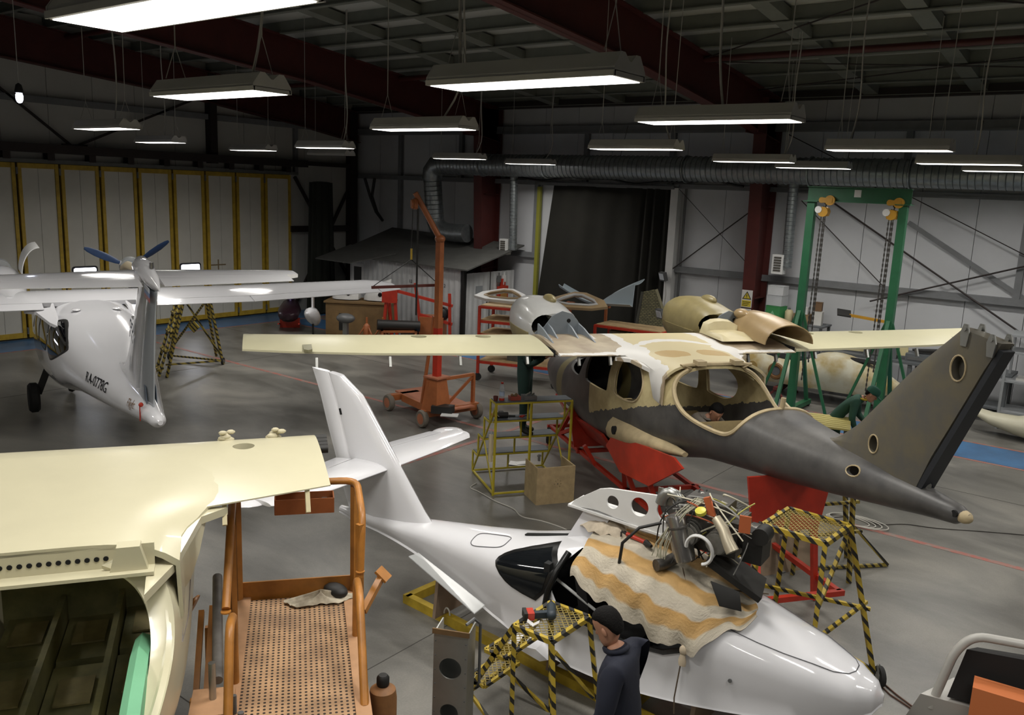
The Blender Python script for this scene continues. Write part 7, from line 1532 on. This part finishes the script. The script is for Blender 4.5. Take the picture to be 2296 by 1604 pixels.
for k in range(9):
    rr = random.Random(k + 40); p = onz(1970 + 28 * (k % 5), 835 + 22 * (k // 5), .4); b = thing('metal_scrap', 'piece of scrap metal in the dark pile behind the cream hull', 'scrap', (-4.4 + .18 * k, 19.35 + .12 * (k % 3), 0), rr.uniform(0, 3), 'scrap pieces behind the cream hull'); part(b, 'piece', mat('scrap_%d' % (k % 3), ('#4e504c', '#6d6b63', '#3b4038')[k % 3], .6, metal=.4), lambda q: q.cbox((0, 0, .2 + .1 * (k % 4)), (rr.uniform(.3, .7), .08, rr.uniform(.3, .8)), 0, 0, rr.uniform(-.6, .6)).cyl((-.2, .02, 0), (.25, .05, .5), .03, n=8))
# ---- clutter before the shed: crate, cowls, jacks, red frame, outboard
t = thing('brown_crate', 'brown plywood crate standing before the white shed', 'crate', (-19.0, 17.2, 0), .62); CT = mat('brown_crate', '#7a603c', .75, var=.2, scale=3)
part(t, 'crate_body', CT, lambda q: q.box(-.95, -.5, .05, .95, .5, 1.0)); part(t, 'crate_lid', CT, lambda q: q.box(-1.0, -.55, 1.0, 1.0, .55, 1.05)); part(t, 'dark_vent', BLK, lambda q: q.box(-.55, -.52, .2, -.3, -.5, .7))
for k, (dx_, w_, lab) in enumerate(((-.45, .4, 'white moulded cowl lying on the brown crate'), (.5, .4, 'white hooked fairing lying on the brown crate'))):
    p = t.matrix_basis @ Vector((dx_, 0, 1.06)); b = thing('white_cowl', lab, 'cowl', p, .62); part(b, 'cowl_shell', WHITE_M, lambda q: q.loft([[(x, r * math.cos(a), .02 + h * max(0, math.sin(a))) for a in [PI * j / 10 for j in range(11)]] for x, r, h in ((-w_, .1, .12), (-w_ * .6, .26, .32), (w_ * .4, .3, .36 + .2 * k), (w_, .2, .3 + .35 * k))]), 50); part(b, 'cowl_hole', DARK, lambda q: q.cyl((w_ * .3, -.32, .2), (w_ * .3, -.27, .22), .06, n=12))
for px, lab in ((822, 'orange tripod jack beside the brown crate'), (858, 'orange tripod jack beside the black roll')):
    p = onz(px, 770, .0); b = thing('tripod_jack', lab, 'jack', (p.x, p.y, 0)); part(b, 'jack_body', ORANGE, lambda q: q.lathe([(.1, .25), (.1, .5), (.06, .55), (.03, .58), (.03, .75)], n=12), 40); [part(b, 'jack_leg', ORANGE, lambda q: q.cyl((.4 * math.cos(a), .4 * math.sin(a), 0), (.05 * math.cos(a), .05 * math.sin(a), .5), .025, n=8)) for a in (0, 2.1, 4.2)]
p = onz(775, 770); b = thing('outboard_motor', 'grey outboard motor standing before the crate', 'motor', (p.x, p.y, 0), .3); part(b, 'motor_cowl', STEEL, lambda q: q.sph((0, 0, .72), .26, (1.1, .75, .55), 14, 8), 60); part(b, 'motor_leg', ALU, lambda q: q.box(-.07, -.05, .05, .07, .05, .6)); part(b, 'base', BLK, lambda q: q.box(-.2, -.15, 0, .2, .15, .06))
p = onz(893, 775); b = thing('black_roll', 'black rolled tarpaulin bundle lying before the shed', 'roll', (p.x, p.y, .45), .9); part(b, 'roll', BLK, lambda q: q.cyl((-.6, 0, .15), (.6, 0, .1), .15, n=14), 40); part(b, 'rack', ORANGE, lambda q: q.box(-.5, -.2, -.43, -.44, .2, 0).box(.44, -.2, -.43, .5, .2, 0).box(-.5, -.2, -.05, .5, .2, 0))
p = onz(925, 770); t = thing('red_engine_frame', 'tall red steel frame stand beside the crane before the shed', 'stand', (p.x, p.y, 0), .55)
for a, b_ in (((-.9, 0, 0), (-.75, 0, 1.6)), ((-.45, 0, 0), (-.55, 0, 1.6)), ((-.6, 0, .0), (-.78, .2, 1.3)), ((.3, 0, 0), (.05, 0, 1.75)), ((1.1, 0, 0), (1.05, 0, 1.5)), ((-.5, 0, 1.5), (1.15, 0, 1.15)), ((.2, 0, .85), (1.15, 0, .62))): part(t, 'frame_bar', RED, lambda q: q.beam(a, b_, .08, .08))
part(t, 'face_plate', RED, lambda q: q.cbox((-.68, -.06, 1.4), (.45, .03, .5))); part(t, 'machine_body', ORANGE, lambda q: q.box(.2, -.1, .05, .9, .5, .8)); part(t, 'motor_drum', mat('brown_drum', '#5a4436', .6), lambda q: q.cyl((-.35, .2, .3), (.15, .2, .3), .22, n=16), 40); part(t, 'hose_bundle', BLK, lambda q: q.sph((.85, .1, .9), .2, (1, .8, 1), 10, 6), 60)
p = onz(702, 770); t = thing('white_tip_float', 'white streamlined float on a strut under the far wing tip', 'float', (p.x, p.y, 0), 2.3)
part(t, 'float_body', WHITE, lambda q: q.loft([[(x, w_ * math.cos(a), .75 + dz + h * math.sin(a)) for a in [2 * PI * k / 14 for k in range(14)]] for x, w_, h, dz in ((-.8, .02, .03, .2), (-.6, .14, .16, .18), (-.1, .2, .24, .06), (.4, .17, .22, -.1), (.8, .05, .12, -.25))]), 60); part(t, 'strut', WHITE, lambda q: q.prism([(-.1, .95), (.15, .85), (.1, 1.6), (-.12, 1.6)], (0, -.02, 0), (1, 0, 0), (0, 0, 1), (0, .04, 0))); part(t, 'float_stand', BLK, lambda q: q.box(-.15, -.15, 0, .15, .15, .04).cyl((0, 0, .02), (0, 0, .6), .03, n=8))
p = onz(650, 735); t = thing('jet_ski', 'dark purple watercraft body on a red trolley by the gate', 'watercraft', (p.x, p.y, 0), -.7)
part(t, 'craft_hull', mat('dark_maroon_hull', '#2e1c24', .3), lambda q: q.loft([[(x, w_ * math.cos(a), .5 + dz + h * math.sin(a)) for a in [2 * PI * k / 12 for k in range(12)]] for x, w_, h, dz in ((-1.1, .05, .05, .2), (-.8, .25, .13, .16), (0, .35, .2, .05), (.8, .3, .2, 0), (1.0, .1, .1, 0))]), 50); part(t, 'handlebar', mat('purple_gloss', '#4b3a6b', .2), lambda q: q.cyl((-.6, -.3, .95), (-.6, .3, .95), .03, n=8).cyl((-.5, 0, .7), (-.6, 0, .95), .04, n=8).sph((-.75, 0, .82), .15, (1.4, 1, .4), 12, 6), 50); part(t, 'trolley', RED, lambda q: q.beam((-.5, -.3, .05), (.8, -.3, .25), .04).beam((-.5, .3, .05), (.8, .3, .25), .04).beam((-.5, -.3, .05), (-.5, .3, .05), .04).box(-.1, -.3, .0, .0, .3, .3))
b = thing('cable_run', 'bundle of dark cables along the girt above the curtain', 'cable', (-8, 21.2, 4.85)); part(b, 'cable_bundle', BLK, lambda q: q.tube([(x, 21.17, 4.85 + .05 * math.sin(x * 1.7) - .03 * math.sin(x * 4)) for x in [-16.8 + .2 * k for k in range(40)]], .035, 6), 60, True)
# ---------------------------------------------------------------- people
def skin_body(chains, mats_by, sub=2):
    """chains: list of [(pos, radius), ...]; the first point of a later chain may repeat an earlier point to join it"""
    vs = []; rs = []; es = []; idx = {}
    for ch in chains:
        prev = None
        for p, r in ch:
            k = tuple(round(c, 4) for c in p)
            if k not in idx: idx[k] = len(vs); vs.append(k); rs.append(r)
            if prev is not None: es.append((prev, idx[k]))
            prev = idx[k]
    me = bpy.data.meshes.new('sk'); me.from_pydata(vs, es, []); o = bpy.data.objects.new('tmp_k', me); COL.objects.link(o)
    md = o.modifiers.new('s', 'SKIN'); md.use_smooth_shade = True; md.branch_smoothing = .3
    lay = me.skin_vertices[0].data if len(me.skin_vertices) else None
    for i, r in enumerate(rs):
        rr = r if isinstance(r, tuple) else (r, r); lay[i].radius = rr; lay[i].use_root = (i == 0)
    s = o.modifiers.new('u', 'SUBSURF'); s.levels = sub
    dg = bpy.context.evaluated_depsgraph_get(); dg.update(); out = bpy.data.meshes.new_from_object(o.evaluated_get(dg)); bpy.data.objects.remove(o)
    return out
SKINC = mat('skin', '#b08066', .55, var=.06); HAIR = mat('dark_hair', '#0c0a09', .8, bump=.6, bscale=90, spec=.2)
def head_mb(c, fwd, up, s=1.0):
    """sculpted head: skull, jaw, nose, ears, eye hollows; c is the head centre"""
    f = Vector(fwd).normalized(); u = Vector(up); u = (u - f * u.dot(f)).normalized(); l = u.cross(f); m = MB(); c = Vector(c)
    P = lambda a, b, d: c + f * (a * s) + l * (b * s) + u * (d * s)
    rings = []
    for z, fr, bk, w_ in ((-.125, .055, -.0, .03), (-.115, .085, -.02, .048), (-.085, .092, -.05, .06), (-.05, .092, -.075, .068), (-.01, .09, -.092, .073), (.03, .094, -.1, .077), (.06, .092, -.1, .078), (.09, .078, -.09, .07), (.113, .05, -.065, .05), (.125, .015, -.03, .02)):
        cx = (fr + bk) / 2; rx = (fr - bk) / 2; rings.append([P(cx + rx * math.cos(t), w_ * math.sin(t), z) for t in [2 * PI * k / 20 for k in range(20)]])
    m.loft(rings)
    m.loft([[P(.088 + a, b * w_, z) for a, b in ((-.02, -1), (d, -.45), (d + .006, 0), (d, .45), (-.02, 1))] for z, d, w_ in ((.02, .004, .012), (-.005, .012, .014), (-.025, .024, .018), (-.036, .014, .018), (-.042, .0, .012))], True)     # nose
    for sg in (-1, 1):
        m.sph(P(-.005, sg * .08, -.012), .03 * s, (.55, .35, 1.05), 10, 6, rot=Matrix((f, l, u)).transposed())
    m.loft([[P(.088, b, z) for b in (-.022, 0, .022)] + [P(.095, b, z) for b in (.018, 0, -.018)] for z in (-.062, -.07)], True)               # lips
    return m
def hair_mb(c, fwd, up, s=1.0, cap=False):
    f = Vector(fwd).normalized(); u = Vector(up); u = (u - f * u.dot(f)).normalized(); l = u.cross(f); m = MB(); c = Vector(c); P = lambda a, b, d: c + f * (a * s) + l * (b * s) + u * (d * s)
    rings = []
    for z, fr, bk, w_ in (((-.06, -.06, -.09, .05), (-.03, -.035, -.105, .07), (.012, -.01, -.112, .08), (.05, .045, -.112, .086), (.085, .085, -.105, .08), (.115, .066, -.085, .064), (.135, .03, -.05, .03)) if not cap else ((.02, .06, -.115, .088), (.03, .1, -.118, .09), (.07, .1, -.115, .09), (.11, .085, -.1, .078), (.135, .05, -.07, .05), (.142, .01, -.03, .02))):
        cx = (fr + bk) / 2; rx = (fr - bk) / 2; rings.append([P(cx + rx * math.cos(t), w_ * math.sin(t), z) for t in [2 * PI * k / 20 for k in range(20)]])
    m.loft(rings)
    if cap: m.loft([[P(x, y, z + .02) for x, y in ((a, -w_), (a, w_))] + [P(x, y, z + .008) for x, y in ((a, w_), (a, -w_))] for a, w_, z in ((.07, .085, .02), (.12, .075, .012), (.165, .045, .0))], True)
    return m
def hand_chains(wr, dirv, palm_n, s=1.0, curl=.5, thumb=1):
    d = Vector(dirv).normalized(); n = Vector(palm_n); n = (n - d * n.dot(d)).normalized(); sd = d.cross(n); wr = Vector(wr); out = []
    p1 = wr + d * .05 * s; p2 = wr + d * .09 * s
    out.append([(wr, (.026, .02)), (p1, (.034, .018)), (p2, (.036, .016))])
    for k, L in enumerate((.07, .08, .075, .06)):
        o = (k - 1.5) * .02 * s; b = p2 + sd * o * 1.0
        q1 = b + (d * math.cos(curl * .5) + n * math.sin(curl * .5)) * L * .45 * s; q2 = q1 + (d * math.cos(curl * 1.3) + n * math.sin(curl * 1.3)) * L * .35 * s; q3 = q2 + (d * math.cos(curl * 2) + n * math.sin(curl * 2)) * L * .25 * s
        out.append([(p2, (.036, .016)), (b + d * .012, .0095), (q1, .009), (q2, .0085), (q3, .007)])
    t0 = wr + d * .03 * s; a = t0 + (sd * -thumb * .8 + d * .5).normalized() * .045 * s; bq = a + (d * .8 + n * .4).normalized() * .035 * s
    out.append([(p1, (.034, .018)), (a, .011), (bq, .009)]); return out
def person(label, base, facing, J, cloth, shoe, hair=True, cap=None, head_f=(1, 0, -.2), head_u=(0, 0, 1), fat=1.0, extra=None, shirt=None):
    """J: joints in the figure's own frame (x forward, y left, z up)"""
    t = thing('person', label, 'person', base, facing); j = {k: Vector(v) for k, v in J.items()}
    F = fat; ch = [[(j['pel'], (.155 * F, .125 * F)), ((j['pel'] + j['che']) / 2, (.15 * F, .115 * F)), (j['che'], (.17 * F, .125 * F)), (j['nkb'], (.1, .085)), (j['nkt'], .056)]]
    for s in ('L', 'R'):
        ch.append([(j['che'], (.17 * F, .125 * F)), (j['sh' + s], .082 * F), ((j['sh' + s] + j['el' + s]) / 2, .064 * F), (j['el' + s], .054 * F), ((j['el' + s] + j['wr' + s]) / 2, .048), (j['wr' + s] * .93 + j['el' + s] * .07, .036)])
        ch.append([(j['pel'], (.155 * F, .125 * F)), (j['hi' + s], .105 * F), ((j['hi' + s] + j['kn' + s]) / 2, .09 * F), (j['kn' + s], .07), ((j['kn' + s] + j['an' + s]) / 2, .064), (j['an' + s], .052), (j['an' + s] + Vector((.07, 0, -.035)), .045), (j['to' + s], .036)])
    me = skin_body(ch, None)
    bm = bmesh.new(); bm.from_mesh(me)
    def addm(mb):
        tmp = mb.mesh('t'); b0 = len(bm.faces); bm.from_mesh(tmp); bm.faces.ensure_lookup_table(); return b0, len(bm.faces)
    n0 = len(bm.faces); bm.faces.ensure_lookup_table()
    for f in bm.faces:
        c = f.calc_center_median(); f.material_index = 0
        for s in ('L', 'R'):
            if (c - j['an' + s]).length < .13 and c.z < j['an' + s].z + .02 or (c - j['to' + s]).length < .1: f.material_index = 2
        if (c - j['nkt']).length < .075: f.material_index = 1
    a, b = addm(head_mb(j['hd'], head_f, head_u))
    for f in bm.faces[a:b]: f.material_index = 1
    for s in ('L', 'R'):
        hd = (j['wr' + s] - j['el' + s]).normalized(); pn = Vector(J.get('pn' + s, (0, 0, -1))) if ('pn' + s) in J else Vector((0, -1 if s == 'L' else 1, 0)); hm_ = skin_body(hand_chains(j['wr' + s], hd, pn, 1.0, .6, 1 if s == 'L' else -1), None, 1); a = len(bm.faces); bm.from_mesh(hm_); bm.faces.ensure_lookup_table()
        for f in bm.faces[a:]: f.material_index = 1
    me2 = bpy.data.meshes.new('body'); bm.to_mesh(me2); bm.free(); link('body', me2, [cloth, SKINC, shoe], t, 180)
    if hair: hair_mb(j['hd'], head_f, head_u).build('hair', HAIR, t, smooth=70)
    if cap: hair_mb(j['hd'], head_f, head_u, 1.04, True).build('cap', cap, t, smooth=60)
    cq = MB().tube([j['nkb'] + (j['nkt'] - j['nkb']) * .35 + Vector((.075 * math.cos(a_) * 1.0, .08 * math.sin(a_), .015 * math.cos(a_ + PI))) for a_ in [2 * PI * k / 16 for k in range(16)]], .018, 6, closed=True); cq.build('collar', shirt or cloth, t, smooth=60)
    return t
STAND = dict(pel=(0, 0, .97), che=(.01, 0, 1.28), nkb=(-.01, 0, 1.46), nkt=(.01, 0, 1.54), hd=(.04, 0, 1.65), shL=(0, .19, 1.41), shR=(0, -.19, 1.41), elL=(-.03, .25, 1.13), elR=(-.03, -.25, 1.13), wrL=(.08, .25, .89), wrR=(.08, -.25, .89), hiL=(0, .1, .9), hiR=(0, -.1, .9), knL=(.02, .11, .5), knR=(.02, -.11, .5), anL=(-.02, .11, .09), anR=(-.02, -.11, .09), toL=(.16, .13, .035), toR=(.16, -.13, .035))
NAVY = mat('navy_work_jacket', '#181c2b', .85, var=.12, scale=4, bump=.3, bscale=14); GREENC = mat('dark_green_coverall', '#15302a', .85, var=.15, scale=4, bump=.3, bscale=14); GREENJ = mat('green_work_jacket', '#1d4536', .8, var=.15, scale=4, bump=.3, bscale=14); SHOE = mat('black_shoe', '#141312', .6); GREYC = mat('grey_work_shirt', '#7d766c', .85, var=.15, bump=.2, bscale=14)
J1 = dict(STAND, che=(.03, 0, 1.28), nkb=(.05, 0, 1.45), nkt=(.09, 0, 1.52), hd=(.135, 0, 1.61), elL=(.0, .27, 1.12), wrL=(.16, .22, .92), elR=(.04, -.26, 1.13), wrR=(.14, -.2, .9))
person('dark-haired man in navy work clothes looking down by the striped stand', (-2.52, 4.66, 0), math.radians(186), J1, NAVY, SHOE, True, None, (.86, .0, -.5), fat=1.28)
Y5p = q5(.68, .7, .732)
J2 = dict(STAND, elL=(.12, .26, 1.15), wrL=(.33, .14, 1.24), elR=(.12, -.26, 1.15), wrR=(.33, -.14, 1.26), knL=(.03, .11, .5), anR=(.02, -.12, .09), toR=(.2, -.14, .035))
CAPG = mat('green_cap', '#1f4a3d', .8, var=.1)
person('man in dark green coverall standing on the yellow step stand', Y5p, math.radians(25), J2, GREENC, SHOE, True, CAPG, (1, 0, -.25), fat=1.1)
J3 = dict(pel=(-.05, 0, .92), che=(.2, 0, 1.16), nkb=(.33, 0, 1.27), nkt=(.4, 0, 1.31), hd=(.49, 0, 1.37), shL=(.26, .18, 1.24), shR=(.26, -.18, 1.24), elL=(.3, .24, .96), elR=(.24, -.25, .97), wrL=(.46, .2, .8), wrR=(.32, -.2, .74), hiL=(-.05, .1, .86), hiR=(-.05, -.1, .86), knL=(.0, .12, .48), knR=(.0, -.12, .48), anL=(-.05, .12, .09), anR=(-.05, -.12, .09), toL=(.13, .14, .035), toR=(.13, -.14, .035))
person('man in green jacket and green cap bending forward behind the grey fin', (-4.12, 14.55, 0), math.radians(12), J3, GREENJ, SHOE, True, mat('bright_green_cap', '#1d5244', .8), (.8, 0, -.55), (.55, 0, .8), fat=1.1, shirt=mat('yellow_shirt', '#b19a2e', .8))
cb = A.matrix_basis @ Vector((1.55, .12, -1.44))
J4 = dict(pel=(0, 0, .32), che=(.28, 0, .55), nkb=(.42, 0, .62), nkt=(.48, 0, .66), hd=(.56, .02, .73), shL=(.34, .18, .6), shR=(.34, -.18, .62), elL=(.55, .24, .42), elR=(.6, -.2, .62), wrL=(.75, .2, .34), wrR=(.8, -.1, .5), hiL=(-.02, .1, .3), hiR=(-.02, -.1, .3), knL=(.2, .13, .08), knR=(.2, -.13, .08), anL=(-.2, .13, .07), anR=(-.2, -.13, .07), toL=(-.34, .13, .05), toR=(-.34, -.13, .05))
person('person in grey work clothes kneeling inside the open grey airframe', cb, math.radians(144.16 + 180), J4, GREYC, SHOE, True, None, (.8, 0, -.6), (.6, 0, .8))
